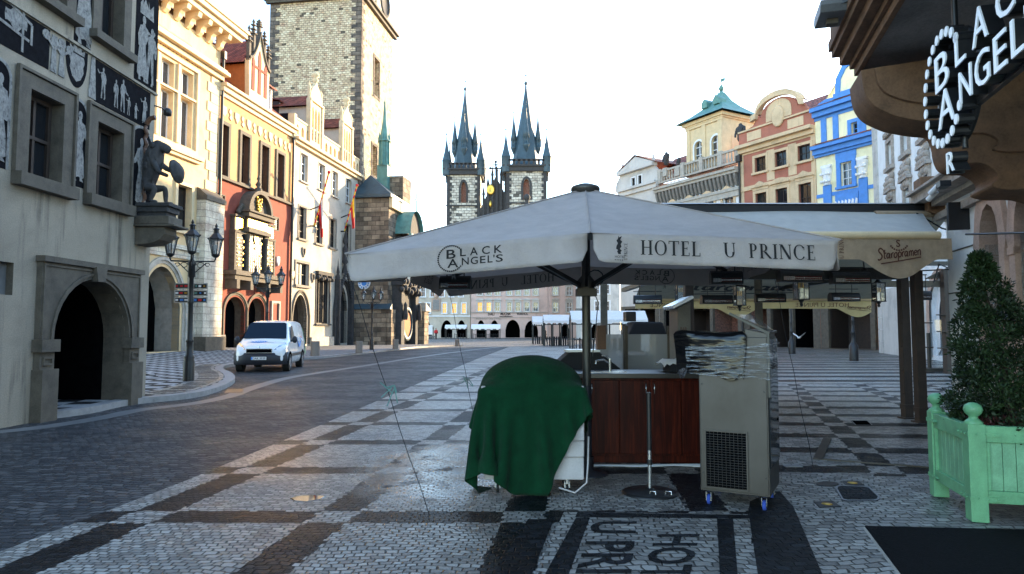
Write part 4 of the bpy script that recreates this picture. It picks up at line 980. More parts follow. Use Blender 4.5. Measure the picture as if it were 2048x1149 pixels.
for w, zt2 in ((lw_, zs1), (cw_, zc1), (rw_, zs1)):
    b = MB(); b.quad((w[0], -.36, zb0-.15), (w[1], -.36, zb0-.15), (w[1], -.36, zt2+.1), (w[0], -.36, zt2+.1)); W_ = w[1]-w[0]; Hh = zt2-zb0
    for i in range(1, 8): b.bar((w[0]+W_*i/8, -.38, zb0-.15), (w[0]+W_*i/8, -.38, zt2+.1), .025, .025, 0)
    for j in range(1, 10): b.bar((w[0], -.38, zb0+Hh*j/10), (w[1], -.38, zb0+Hh*j/10), .025, .025, 0)
    p = b.build('grille', mm('black'), gwo)
    b = MB(); nx = 3 if w is cw_ else 2
    for i in range(nx):
        for j in range(5):
            u = w[0]+W_*(i+.5)/nx; z = zb0+.15+(Hh-.3)*(j+.3)/5
            if nx == 3 and i == 1 and j == 4: b.prism([(u-.3, z+.3), (u-.15, z+.42), (u, z+.3), (u+.15, z+.42), (u+.3, z+.3), (u+.1, z-.1), (u-.1, z-.1)], -.45, -.40); continue
            if (i+j) % 2 and nx == 3: continue
            for dx, dz in ((.025, .085), (.085, .025)): b.box(u-dx, u+dx, -.43-dx*.02, -.40, z-dz, z+dz)
    b.build('gilt_crosses', mm('gold'), gwo)
b = MB(); b.box(ca+.2, cb-.2, -.53, -.5, zi0+.08, zi1-.08); b.build('inscription_band', mm('gold'), gwo)
txt = font_mb('PRAGA CAPUT REGNI', .4, bold=.012); x0, x1 = width(txt); k = (cb-ca-.55)/(x1-x0)
b = MB(); place_text(b, txt, lambda x, y, l: (ca+.28+(x-x0)*k, -.535, zi0+.2+y)); b.build('inscription', mm('stone'), gwo)
for w in (lw_, rw_): b = MB(); b.box(w[0], w[1], -.34, -.3, zs1+.32, zs1+1.08); b.build('gilt_panel', mm('gold'), gwo)
b = MB(); m = (ca+cb)/2
for k in range(16): b.ball((m+.32*math.sin(k*2.4)*(.4+.04*k), -.56, zi1+.6+.062*k), .13, 6, 5)
b.build('gilt_arms', mm('gold'), gwo)
# doors, wall tablets, base
for a in (ar1, ar2):
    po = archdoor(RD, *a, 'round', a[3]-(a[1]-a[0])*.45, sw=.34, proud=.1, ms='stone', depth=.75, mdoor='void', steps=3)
    b = MB(); u = a[0]; b.box(u+.18, u+.5, .6, .66, 1.55, 2.55); b.build('red_sign', mm('red'), po)
    b = MB(); q = font_mb('i', .9, bold=.02); x0, x1 = width(q); place_text(b, q, lambda x, y, l: (u+.34+(x-(x0+x1)/2), .595, 1.72+y)); b.build('info_letter', mm('fwhite'), po)
    b = MB(); b.box(u+.0, u+.14, .6, .65, 1.0, 3.0); b.box(u+.54, u+.74, .6, .65, 2.1, 3.0); b.box(u+.15, u+.5, .6, .65, .9, 1.15); b.build('notice', mm('white_p'), po)
for p in (pl1, pl2): window(RD, *p, sw=.16, proud=.12, nx=1, ny=1, rec=.04, ms='stonel', mw='black', mg='slate', sill=.1, name='wall_tablet')
for q_ in ((0, ar1[0]-.34, 1.25), (ar1[1]+.35, ar2[0]-.35, .9), (ar2[1]+.35, uR1, 1.1)): b = MB(); b.box(q_[0], q_[1], -.3, .02, 0, q_[2]); b.build('plinth', mm('stoneg'), RD, bev=.03)
b = MB(); u, z = uB(554, 523); b.prism([(u-.2, z+.35), (u+.2, z+.35), (u+.2, z-.05), (u, z-.4), (u-.2, z-.05)], -.15, .0); b.build('shield', mm('fwhite'), RD, bev=.03)
b = MB(); b.tube([(uR1-.15, -.16, .3), (uR1-.15, -.16, ez-.5)], .10, 8); b.build('drainpipe', mm('black'), RD)

# --- beige house
uG0 = uR1; uG1 = uB(715, 500)[0]
BG = thing('beige_house', 'beige house with balustrade and two tracery dormers standing against the clock tower', 'house', FB.w(0, 0, 0), FB.ang)
eg = (uB(600, 292)[1]+uB(690, 345)[1])/2+.2
up = [rB(601, 308, 619, 366), rB(637, 328, 652, 380), rB(664, 347, 679, 396), rB(692, 361, 706, 408)]
lo = [rB(597, 413, 616, 478), rB(631, 430, 647, 488), rB(659.5, 440, 675, 497), rB(690, 451, 702, 506)]
zu_ = (sum(w[2] for w in up)/4, sum(w[3] for w in up)/4); zl_ = (sum(w[2] for w in lo)/4, sum(w[3] for w in lo)/4)
up = [(w[0], w[0]+1.25, *zu_) for w in up]; lo = [(w[0], w[0]+1.3, *zl_) for w in lo]
dw = rB(591, 527, 616, 571); ad = (uB(586, 640)[0], uB(614, 640)[0], .4, uB(600, 590)[1]); dk = rB(632, 556, 658, 648); gp = (uB(672, 640)[0], uB(694, 640)[0], .3, uB(683, 574)[1])
mb = MB(); wall(mb, uG0, uG1, 0, eg, up+lo+[dw, (*ad, 'pointed', ad[3]-1.7), dk, (*gp, 'pointed', gp[3]-2.2)], rev=.3); shell(mb, uG0, uG1, 0, eg, 12); mb.build('wall', mm('beige'), BG)
for w in up: window(BG, *w, sw=.10, proud=.03, nx=2, ny=3, rec=.26, ms='stonel', mw='winwhite', mg='glasss', sill=.12, bar=.045)
for w in lo: window(BG, *w, sw=.14, proud=.04, nx=2, ny=4, rec=.26, ms='stoneg', mw='woodd', mg='glassd', sill=.16, bar=.05)
window(BG, *dw, sw=.2, proud=.08, nx=2, ny=2, rec=.25, ms='stoneg', mw='woodd', mg='glassd', sill=.2)
archdoor(BG, *ad, 'pointed', ad[3]-1.7, sw=.4, proud=.12, ms='stone', depth=.8, mdoor='woodd', steps=3)
window(BG, *dk, sw=.16, proud=.06, nx=3, ny=1, rec=.2, ms='soot', mw='woodd', mg='glassd', sill=.15)
b = MB(); b.box(dk[0]-.2, dk[1]+.3, -.3, .02, dk[3]+.2, dk[3]+.5)
for k in range(9): b.ball((dk[0]-.1+(dk[1]-dk[0]+.25)*k/8, -.2, dk[3]-.05+.14*math.sin(k*2)), .2, 6, 5)
b.build('carved_lintel', mm('soot'), BG)
po = archdoor(BG, *gp, 'pointed', gp[3]-2.2, sw=.75, proud=.28, ms='soot', depth=1.2, mdoor='woodd', steps=4, name='gothic_portal')
b = MB(); m = (gp[0]+gp[1])/2
for s in (-1, 1):
    u = m+s*1.55; b.box(u-.17, u+.17, -.5, .02, 0, gp[3]+.6); b.lathe([(.2, 0), (.22, .2), (.1, .5), (.16, .6), (.05, 1.2), (0.01, 1.9)], (u, -.24, gp[3]+.6), 6)
    for k in range(12):
        t = k/11; b.ball((m+s*1.35*(1-t**1.6), -.4, gp[3]-.9+2.3*t), .15, 6, 4)
b.lathe([(.28, 0), (.14, .8), (.3, 1.0), (.2, 1.3), (.24, 2.3), (.08, 2.6), (.25, 2.9), (.02, 4.2)], (m, -.25, gp[3]+1.3), 8); b.build('pinnacle', mm('soot'), po)
for q_ in ((ad[1]+.45, gp[0]-.9), (uG0, ad[0]-.45)): b = MB(); b.box(q_[0], q_[1], -.25, .02, 0, .95); b.build('plinth', mm('stonel'), BG)
for px, py, m_ in ((606, 505, 'stonel'), (583.5, 551, 'gold'), (624.5, 556, 'stonel')):
    u, z = uB(px, py); b = MB(); b.prism([(u-.26, z+.38), (u+.26, z+.38), (u+.26, z-.02), (u, z-.42), (u-.26, z-.02)], -.12, .0); s = b.build('shield', mm('stoneg'), BG)
    b = MB(); b.prism([(u-.15, z+.28), (u+.15, z+.28), (u+.15, z), (u, z-.25), (u-.15, z)], -.14, -.121); b.build('charge', mm(m_ if m_ == 'gold' else 'sgdark'), s)
b = MB(); b.box(uG0-.05, uG1+.2, -.3, .02, eg-.25, eg); b.box(uG0-.05, uG1+.3, -.55, .02, eg+.003, eg+.25); b.build('cornice', mm('creamstone'), BG, bev=.03)
bz = eg+.26; b = MB(); L_ = uG1-uG0-.2; n = 15; wb = L_/n
wall(b, uG0+.1, uG1-.1, bz, bz+1.45, [(uG0+.1+wb*i+.22, uG0+.1+wb*(i+1)-.22, bz+.3, bz+1.1, 'round', bz+.72) for i in range(n)], y=-.1, rev=.3); wall(b, uG0+.1, uG1-.1, bz, bz+1.45, [(uG0+.1+wb*i+.22, uG0+.1+wb*(i+1)-.22, bz+.3, bz+1.1, 'round', bz+.72) for i in range(n)], y=.2, rev=.01)
b.box(uG0+.05, uG1-.05, -.16, .26, bz+1.453, bz+1.6); b.box(uG0-.25, uG0+.15, -.25, .3, bz-.2, bz+1.75); b.build('balustrade', mm('creamstone'), BG)
b = MB(); gable_roof(b, uG0, uG1, eg+.2, 1.2, 12, eg+6.0); b.build('roof', mm('roof'), BG)
for (px, pyt, pyb) in ((628, 168, 284), (691, 215, 318)):
    u = uB(px, 250)[0]; w = 1.15; z0 = eg+.25; zt2 = z0+(uB(px, pyt)[1]-z0)*.70
    b = MB(); wall(b, u-w, u+w, z0, zt2, [(u-w+.28+k*.58, u-w+.28+k*.58+.42, z0+.5, zt2-.5, 'pointed', zt2-1.2) for k in range(3)], y=-.2, rev=.3)
    P = [(u-w, zt2), (u-w*.92, zt2+.6), (u-w*.6, zt2+1.15), (u-w*.2, zt2+1.5), (u, zt2+1.9), (u+w*.2, zt2+1.5), (u+w*.6, zt2+1.15), (u+w*.92, zt2+.6), (u+w, zt2)]
    b.prism(P, -.2, .1); b.box(u-w-.12, u+w+.12, -.35, .1, zt2-.1, zt2+.08)
    b.lathe([(.55, 0), (.42, .02), (.42, .06), (.55, .07)], (0, 0, 0), 16) if False else None
    for s in (-1, 1): b.lathe([(.13, 0), (.13, .9), (.18, 1.0), (.02, 1.5)], (u+s*w, -.05, zt2), 6); b.box(u+s*w-.14, u+s*w+.14, -.3, .1, z0, zt2)
    b.lathe([(.12, 0), (.3, .25), (.15, .45), (.36, .6), (.34, .8), (.02, 1.05)], (u, -.05, zt2+1.75), 8)
    d = b.build('tracery_dormer', mm('creamstone'), BG)
    b = MB(); b.quad((u-w+.1, .15, z0+.4), (u+w-.1, .15, z0+.4), (u+w-.1, .15, zt2-.3), (u-w+.1, .15, zt2-.3)); b.build('pane', mm('glassd'), d)
    b = MB(); b.box(u-w+.05, u+w-.05, .12, 5.5, z0+.3, zt2-.6); b.build('dormer_wall', mm('beige'), d)
    b = MB(); b.box(u-w-.0, u-w+.06, 1.7, 2.7, zt2-2.1, zt2-1.1); b.build('side_window', mm('glassd'), d)
    b = MB(); zz = zt2-.6; b.quad((u-w-.3, .1, zz), (u, .1, zz+1.3), (u, 6, zz+1.3), (u-w-.3, 6, zz)); b.quad((u+w+.3, .1, zz), (u+w+.3, 6, zz), (u, 6, zz+1.3), (u, .1, zz+1.3)); b.build('dormer_roof', mm('roof'), d)
# --- flags on slanting striped poles from the beige house
def flag(name, label, pb, pt, cols, ftop, flen, sw):
    b0 = FB.uz(*pb, off=-.5); a0 = FB.uz(*pt, off=-2.6)
    t = thing(name, label, 'flag', FB.w(b0[0], -.0, b0[1]), FB.ang, 'flags on the beige house')
    top = Vector((a0[0]-b0[0], -2.6, a0[1]-b0[1])); bot = Vector((0, -.35, -.1))
    b = MB(); n = 15
    for i in range(n): b.tube([bot+(top-bot)*i/n, bot+(top-bot)*(i+1)/n], .06, 6, i % 2)
    b.ball(tuple(top), .13, 8, 6, 1); b.build('flagpole', [mm('yellow'), mm('red')], t)
    b = MB(); b.bar((0, 0, -.1), (0, -.5, -.1), .12, .12); b.build('holder', mm('black'), t); b = MB(); m = bot+(top-bot)*.38; b.bar((-.0, 0, m.z-.1), (m.x, m.y, m.z), .08, .08); b.build('stay', mm('black'), t)
    # cloth hanging in folds from the pole
    P = bot+(top-bot)*ftop; dirp = (top-bot).normalized(); rows = []
    for i in range(15):
        s = i/14; row = []
        for j in range(13):
            q = j/12; c = P-dirp*(1.5*q)*(1-s*.75)
            row.append((c.x+.16*math.sin(q*9+s*3)*(.3+s), c.y+.12*math.cos(q*7+s*2)*s, c.z-flen*s*(1-.08*q)))
        rows.append(row)
    b = MB(); nv = 13; vs = [p for r in rows for p in r]; b.add(vs, [], 0)
    for i in range(14):
        for j in range(12):
            b.f.append((i*nv+j, (i+1)*nv+j, (i+1)*nv+j+1, i*nv+j+1)); b.s.append(True); b.m.append(sw(i/14, j/12))
    b.build('cloth', [mm(c) for c in cols], t)
flag('flag', 'white, blue and red flag hanging limp from the left slanting striped pole', (632, 450), (658, 345), ['fwhite', 'fblue', 'red'], .62, 3.6, lambda s, q: 0 if q < .35 and s < .75 else (1 if q < .55 and s < .55 else 2))
flag('flag', 'yellow and red flag hanging limp from the right slanting striped pole', (692, 461), (714, 371), ['yellow', 'red', 'red'], .8, 3.0, lambda s, q: 0 if q < .5 and s < .6 else 1)
# ------------------------------------------------------------------ clock tower with its chapel
_p = at(719, 330, 66.0); FT = Frame(_p.x, 66.0, math.atan2(-.15, 1))          # west face; x runs to the south-west corner at 0
FS = Frame(_p.x, 66.0, math.atan2(1, .15))                                    # south face
T = thing('clock_tower', 'tall square rubble stone clock tower with dark quoins rising behind the beige house', 'tower', (FT.o.x, FT.o.y, 0), FT.ang)
TW, TH = -FT.uz(539, 100)[0], 38.0; zcor = FT.uz(640, 2)[1]
tw2 = FS.uz(785, 200)[0]
def loc_s(u, v, z):           # south-face coordinates -> tower coordinates
    p = FS.w(u, v, z) - FT.o; return (p.dot(FT.ex), p.dot(FT.ey), z)
sw1 = [FS.uz(748, 155)[0], FS.uz(758, 155)[0], FS.uz(753, 194)[1], FS.uz(753, 119)[1]]; sw2 = [FS.uz(744, 320)[0], FS.uz(753, 320)[0], FS.uz(748, 352)[1], FS.uz(748, 292)[1]]
b = MB(); wall(b, -TW, 0, 0, TH, [], mi=0); s = MB(); wall(s, 0, tw2, 0, TH, [tuple(sw1), tuple(sw2)], mi=0, rev=.6); s.v = [loc_s(*v) for v in s.v]; b.join(s)
e = MB(); e.quad((-TW, 0, 0), (-TW, 0, TH), (-TW, tw2, TH), (-TW, tw2, 0)); e.quad((0, tw2, 0), (-TW, tw2, 0), (-TW, tw2, TH), (0, tw2, TH)); e.quad((-TW, 0, TH), (0, 0, TH), (0, tw2, TH), (-TW, tw2, TH)); b.join(e)
b.build('wall', mm('towerst'), T)
b = MB(); quoins(b, -TW, 0, zcor, 1.05, .6, .46, y=-.04, side=1); b.build('quoins', mm('quoin'), T); b = MB(); quoins(b, 0, 0, zcor, 1.05, .6, .46, y=-.04, side=-1)
s = MB(); quoins(s, 0, 0, zcor, .85, .5, .46, y=-.04, side=1); s.v = [loc_s(*v) for v in s.v]; b.join(s); b.build('quoins', mm('quoin'), T)
b = MB(); b.box(-TW-.35, .35, -.35, .0, zcor, zcor+.35); b.box(-TW-.6, .6, -.6, .0, zcor+.353, zcor+.6); s = MB(); s.box(0.0, tw2+.4, -.35, .0, zcor, zcor+.35); s.box(.0, tw2+.5, -.6, .0, zcor+.353, zcor+.6); s.v = [loc_s(*v) for v in s.v]; b.join(s); b.build('cornice', mm('stone'), T)
for w in (sw1, sw2):
    b = MB(); frame_rect(b, w[0], w[1], w[2], w[3], .28, -.06, .02); b.v = [loc_s(*v) for v in b.v]; o = b.build('window', mm('quoin'), T)
    b = MB(); b.quad((w[0], .5, w[2]), (w[1], .5, w[2]), (w[1], .5, w[3]), (w[0], .5, w[3])); b.box((w[0]+w[1])/2-.06, (w[0]+w[1])/2+.06, .4, .5, w[2], w[3]); b.v = [loc_s(*v) for v in b.v]; b.build('pane', mm('glassd'), o)
# big dial above the cornice on the south side
u, z = FS.uz(768, 8); b = MB(); b.box(u-2.6, u+2.6, -.12, .0, zcor+.7, TH-.2); b.v = [loc_s(*v) for v in b.v]; o = b.build('clock_surround', mm('stonel'), T)
q = MB(); q.lathe([(1.5, 0), (1.5, .12), (1.2, .14), (1.2, .05), (0, .05)], (0, 0, 0), 24); M = Matrix.Translation((u, -.1, zcor+2.6)) @ Matrix.Rotation(R(90), 4, 'X'); b = MB(); b.join(q, M); b.v = [loc_s(*v) for v in b.v]; b.build('clock_dial', mm('soot'), o)
# --- chapel in front of the tower's south-west corner
_q = at(776, 560, 65.0); FC = Frame(_q.x, 65.0, math.atan2(-.15, 1)); FCS = Frame(_q.x, 65.0, math.atan2(1, .15))
CH = thing('clock_chapel', 'brown block stone chapel below the clock tower with small blue dial and copper spirelet', 'chapel', (FC.o.x, FC.o.y, 0), FC.ang)
cw = -FC.uz(707, 560)[0]; cs = FCS.uz(815, 560)[0]*1.0; ze = FC.uz(745, 390)[1]
def loc_c(u, v, z): p = FCS.w(u, v, z) - FC.o; return (p.dot(FC.ex), p.dot(FC.ey), z)
b = MB(); wall(b, -cw, 0, 0, ze, [], mi=0); s = MB(); wall(s, 0, cs, 0, ze, [], mi=0); shell(s, 0, cs, 0, ze, .01, 0, False) if False else None; s.v = [loc_c(*v) for v in s.v]; b.join(s); b.quad((-cw, cs, 0), (-cw, 0, 0), (-cw, 0, ze), (-cw, cs, ze)); b.quad((0, cs, 0), (-cw, cs, 0), (-cw, cs, ze), (0, cs, ze)); b.build('wall', mm('block'), CH)
b = MB(); az = FC.uz(725, 343)[1]; ax = -cw*.72
b.add([(-cw-.25, -.3, ze), (.3, -.3, ze), (ax, 1.6, az), (.3, cs, ze), (ax, cs, az)], [(0, 1, 2), (1, 3, 4, 2), (0, 2, 4)]); b.box(-cw-.3, .35, -.4, -.05, ze-.3, ze-.003); b.box(.05, .4, -.05, cs, ze-.3, ze-.003); b.build('roof', mm('slate'), CH)
b = MB(); b.box(.05, .36, -.05, cs, ze-1.3, ze-.303); b.build('south_cornice', mm('creamstone'), CH)
# spirelet
sx = FC.uz(768, 350, 3.2)[0]; sz0, sz1, sz2, sz3 = FC.uz(768, 392, 3.2)[1], FC.uz(768, 330, 3.2)[1], FC.uz(768, 290, 3.2)[1], FC.uz(768, 200, 3.2)[1]
b = MB(); b.box(sx-.55, sx+.55, 2.65, 3.75, sz0, sz1-.15); b.lathe([(.72, 0), (.5, .2), (.5, sz2-sz1+.6)], (sx, 3.2, sz1-.15), 8)
for k in range(8): t = 2*PI*k/8; b.bar((sx+.55*math.cos(t), 3.2+.55*math.sin(t), sz1), (sx+.5*math.cos(t), 3.2+.5*math.sin(t), sz2+.4), .14, .14); b.lathe([(.1, 0), (.14, .3), (.01, 1.1)], (sx+.56*math.cos(t), 3.2+.56*math.sin(t), sz2+.2), 5)
b.lathe([(.72, sz2+.3), (.45, sz2+1.0), (.2, sz2+2.6), (.07, sz2+4.6), (.05, sz3-.5), (.13, sz3-.35), (.02, sz3)], (sx, 3.2, 0), 8); b.build('spirelet', mm('copper'), CH)
# small dial, plaque and ledge
u, z = FC.uz(729, 567); rr = .62; M = Matrix.Translation((u, -.06, z)) @ Matrix.Rotation(R(90), 4, 'X')
q = MB(); q.lathe([(rr, 0), (rr, .1), (rr*.9, .12), (rr*.9, .08), (0, .08)], (0, 0, 0), 28); b = MB(); b.join(q, M); b.box(u-1.0, u+1.0, -.05, .02, z-.85, z-.95+.1); o = b.build('clock_dial', mm('winwhite'), CH)
b = MB(); q = MB(); q.lathe([(rr*.42, .085), (0, .086)], (0, 0, 0), 24)
b.join(q, M); o2 = b.build('dial_centre', mm('blue'), o); b = MB()
for k in range(12):
    t = 2*PI*k/12; b.bar((u+rr*.6*math.sin(t), -.16, z+rr*.6*math.cos(t)), (u+rr*.82*math.sin(t), -.16, z+rr*.82*math.cos(t)), .1, .02, up=(0, 1, 0))
b.bar((u, -.175, z), (u+.3, -.175, z+.5), .07, .02, up=(0, 1, 0)); b.bar((u, -.175, z), (u-.33, -.175, z+.32), .09, .02, up=(0, 1, 0)); b.build('numerals', mm('blue'), o)
p = rB(720, 629, 743, 656, FC); b = MB(); b.box(p[0], p[1], -.08, .02, p[2], p[3]); b.build('plaque', mm('soot'), CH)
z = FC.uz(740, 617)[1]; b = MB(); b.prism([(-.6, z-.12), (.02, z-.12), (.02, z+.45), (-.6, z)], -cw+.1, .45, plane='yz'); b.build('ledge_roof', mm('slate'), CH)
b = MB(); b.box(-cw+.02, .1, -.35, .02, 0, z-.123); b.box(.0, .5, -.35, .9, 0, z-.123); b.build('plinth', mm('block'), CH)
# astronomical clock bay on the south side: sooty buttresses, blue ringed dial, copper hood
def sS(b): b.v = [loc_c(*v) for v in b.v]; return b
zt_ = FCS.uz(790, 572)[1]
b = MB(); b.box(1.2, 2.2, -1.0, .02, 0, zt_); b.box(6.0, 7.0, -1.0, .02, 0, zt_); b.box(2.2, 6.0, -.5, .02, zt_-3.3, zt_-.2); b.box(1.0, 7.2, -1.25, .02, zt_, zt_+.5)
for k in range(26): b.ball((1.2+5.8*(k % 13)/12, -1.0-.2*(k % 2), zt_-.4+.7*(k//13)+.2*math.sin(k)), .32, 6, 4)
for u in (1.7, 6.5): b.lathe([(.5, 0), (.35, .8), (.45, 1.0), (.1, 2.4)], (u, -.6, zt_+.4), 6); b.lathe([(.22, 0), (.3, .5), (.18, 1.2), (.2, 1.5), (.01, 1.8)], (u, -1.25, zt_-3.4), 8)
sS(b).build('sculpted_bay', mm('soot'), CH)
q = MB(); q.lathe([(1.75, 0), (1.75, .25), (1.35, .3), (1.35, .15)], (0, 0, 0), 32); M = Matrix.Translation((4.1, -.5, FCS.uz(793, 648)[1])) @ Matrix.Rotation(R(90), 4, 'X'); b = MB(); b.join(q, M); o = sS(b).build('astronomical_dial', mm('slate'), CH)
q = MB(); q.lathe([(1.35, .15), (.9, .2), (.5, .17), (0, .2)], (0, 0, 0), 32); b = MB(); b.join(q, M); sS(b).build('dial_plate', mm('orange'), o)
zh = FCS.uz(795, 470)[1]; b = MB(); P = arch_pts(-.2, 4.6, zh, zh+2.6, n=12); b.strip([(p[0]+2.2, -1.6, p[1]) for p in P], [(p[0]+2.2, 1.6, p[1]) for p in P], sm=True); b.box(1.9, 7.0, -1.75, -1.45, zh-.3, zh-.003); sS(b).build('hood', mm('copper'), CH)
b = MB(); b.add([(p[0]+2.2, -1.2, p[1]) for p in P], [tuple(range(len(P)))]); b.box(2.0, 6.9, -1.2, 0, zh-2.0, zh-.303); sS(b).build('hood_arch', mm('soot'), CH)
b = MB(); u, z = 4.4, zh+2.6; b.tube([(u, -1.5, z), (u, -1.5, z+1.9)], .07, 6); b.box(u-.45, u+.45, -1.56, -1.44, z+1.1, z+1.25); sS(b).build('cross', mm('copper'), CH)
b = MB(); b.box(7.6, 9.2, -1.5, .02, 0, FCS.uz(808, 622)[1]); b.v = [loc_c(*v) for v in b.v]; b.build('south_buttress', mm('block'), CH)
b = MB(); z = FCS.uz(808, 622)[1]; b.prism([(7.4, z), (9.4, z), (9.4, z+.2), (7.4, z+.9)], -1.7, .02); sS(b).build('buttress_cap', mm('stonel'), CH)
p = rB(818, 396, 822, 418, FC) if False else None
b = MB(); b.box(-1.5, 0.3, cs*.55, cs, ze, ze+2.6); b.build('roof_turret', mm('block'), CH)

# ------------------------------------------------------------------ twin-spired church far behind
def chT(px, Yd): p = at(px, 400, Yd); return p.x
CHU = thing('gothic_church', 'black spired twin tower gothic church rising beyond the square above the parasol', 'church', (0, 205, 0), 0)
def zc(py, Yd=205.0): return at(1000, py, Yd).z
def ctower(pxc, hwpx, y_top_body, y_spire0, y_tip, Yd):
    X = chT(pxc, Yd); w = hwpx/FPX*Yd; zb = zc(y_top_body, Yd); z0 = zc(y_spire0, Yd); zt = zc(y_tip, Yd)
    b = MB(); dpt = w*2.0
    wl = (X-w*.34, X+w*.34, zb-9.0, zb-3.3)
    ux, uy = X, 0
    # west face
    wall(b, X-w, X+w, 0, zb, [(X-w*.16, X+w*.16, zb-9.5, zb-3.0, 'pointed', zb-5)], y=0, rev=1.2); b.quad((X+w, 0, 0), (X+w, dpt, 0), (X+w, dpt, zb), (X+w, 0, zb)); b.quad((X-w, dpt, 0), (X-w, 0, 0), (X-w, 0, zb), (X-w, dpt, zb))
    o = b.build('tower', mm('churchst'), CHU, (0, Yd-205, 0))
    b = MB(); b.quad((X-w*.16, 1, zb-9.5), (X+w*.16, 1, zb-9.5), (X+w*.16, 1, zb-3), (X-w*.16, 1, zb-3)); b.build('louvre', mm('brickm'), o)
    for s in (-1, 1): b = MB(); quoins(b, X+s*w, 0, zb-1.2, 1.6, 1.0, .9, y=-.15, side=-s); b.build('quoins', mm('soot'), o)
    b = MB(); A = arch_pts(X-w*.16, X+w*.16, zb-5, zb-3, 'pointed'); A = [(X-w*.16, zb-9.5)]+A+[(X+w*.16, zb-9.5)]; B_ = arch_pts(X-w*.27, X+w*.27, zb-5, zb-2.3, 'pointed'); B_ = [(X-w*.27, zb-9.5)]+B_+[(X+w*.27, zb-9.5)]
    b.strip([(p[0], -.25, p[1]) for p in A], [(p[0], -.25, p[1]) for p in B_]); b.box(X-w-.2, X+w+.2, -.3, 0, zb-10.6, zb-10.2); b.build('window_arch', mm('soot'), o)
    b = MB(); b.box(X-w-.6, X+w+.6, -.8, dpt+.8, zb-.8, zb+.6); b.box(X-w-1.0, X+w+1.0, -1.2, dpt+1.2, zb+.6, zb+1.1)
    for i in range(10): x = X-w-.6+(2*w+1.2)*i/9; b.box(x-.35, x+.35, -1.0, -.3, zb+1.1, zb+2.6)
    b.box(X-w-.9, X+w+.9, -1.0, -.7, zb+2.2, zb+2.8); b.build('gallery', mm('soot'), o)
    for sx in (-1, 1):
        for sy in (0, 1):
            xx, yy = X+sx*(w+.1), sy*dpt; b = MB()
            b.lathe([(1.25, zb-1), (1.35, zb+.2), (1.35, zb+3.4), (1.5, zb+3.6)], (xx, yy, 0), 8); b.lathe([(1.4, zb+3.6), (.7, zb+6.3), (.16, zb+10), (.10, zb+11.6), (.28, zb+12), (.05, zb+12.3), (.03, zb+13.8), (.14, zb+14), (.01, zb+14.2)], (xx, yy, 0), 8); b.build('corner_turret', mm('slate'), o)
    # main spire with four hanging turrets
    cx, cy = X, dpt/2; b = MB(); hS = zt-z0; b.lathe([(w*a, z0+hS*f) for a, f in ((.80, -.03), (.70, .06), (.50, .3), (.30, .52), (.14, .72), (.065, .82), (.045, .88), (.09, .89), (.09, .905), (.02, .92), (.014, .975), (.05, .98), (.001, 1))], (cx, cy, 0), 8, sm=False); b.build('spire', mm('slate'), o)
    for sx, sy in ((-1, 0), (1, 0), (0, -1), (0, 1)):
        xx, yy = cx+sx*w*.62, cy+sy*w*.62; zz = 0; Zk = hS/44; Zo = z0+hS*.24; b = MB()
        b.lathe([(.1, zz-4.5), (1.0, zz-2), (1.25, zz-1.2), (1.25, zz-.6), (1.05, zz-.5), (1.05, zz+2.2), (1.35, zz+2.4), (1.0, zz+5), (.35, zz+11), (.12, zz+15), (.3, zz+15.4), (.05, zz+15.9), (.03, zz+18.5), (.14, zz+18.8), (.01, zz+19)], (xx, yy, 0), 8)
        for k in range(8): t = 2*PI*(k+.5)/8; b.box(xx+1.1*math.cos(t)-.12, xx+1.1*math.cos(t)+.12, yy+1.1*math.sin(t)-.12, yy+1.1*math.sin(t)+.12, zz-.5, zz+2.2)
        b.v = [(xx+(v[0]-xx)*.8, yy+(v[1]-yy)*.8, Zo+v[2]*Zk) for v in b.v]
        b.build('hanging_turret', mm('slate'), o)
ctower(927, 34, 345, 335, 148, 206.0); ctower(1053, 41, 338, 328, 133, 200.0)
b = MB(); Yd = 0; x0, x1 = chT(955, 204), chT(1032, 204); xm = (x0+x1)/2-.3; zg = zc(352, 204); zb = zc(430, 204)
b.prism([(x0, zb-20), (x1, zb-20), (x1, zb), (xm, zg), (x0, zb)], -1.0, .0)
n = 9
for i in range(n):
    s = abs(i-(n-1)/2)/((n-1)/2); x = x0+.5+(x1-x0-1)*i/(n-1); zz = zg-(zg-zb)*s; hh = (6.0 if i != 4 else 3); b.lathe([(.45, -3), (.38, hh*.5), (.5, hh*.55), (.05, hh)], (x, -.8, zz), 6)
    b.box(x-.28, x+.28, -1.5, -1.0, zb-20, zz+.5)
b.build('west_gable', mm('soot'), CHU)
b = MB(); z = zc(324, 204); b.box(xm-.22, xm+.22, -1.1, -.7, zg, z); b.box(xm-1.7, xm+1.7, -1.1, -.7, z-2.2, z-1.8); b.box(xm-.9, xm+.9, -1.1, -.7, z-1.1, z-.8)
for s in (-1, 1): b.ball((xm+s*1.7, -.9, z-2.0), .45, 6, 5)
b.ball((xm, -.9, z), .45, 6, 5); b.build('gable_cross', mm('soot'), CHU)
q = MB(); q.lathe([(1.25, 0), (1.25, .5), (.9, .6), (0, .3)], (0, 0, 0), 16, sy=1.35); M = Matrix.Translation((chT(981, 203), -1.2, zc(379, 203))) @ Matrix.Rotation(R(90), 4, 'X'); b = MB(); b.join(q, M); b.ball((chT(981, 203), -1.7, zc(408, 203)), .55, 8, 6, 0, (.8, .6, 2.0)); b.build('gilt_relief', mm('gold'), CHU)
b = MB(); b.box(chT(893, 206), chT(1092, 200), 10, 50, 0, zc(470)); b.build('nave', mm('churchst'), CHU)
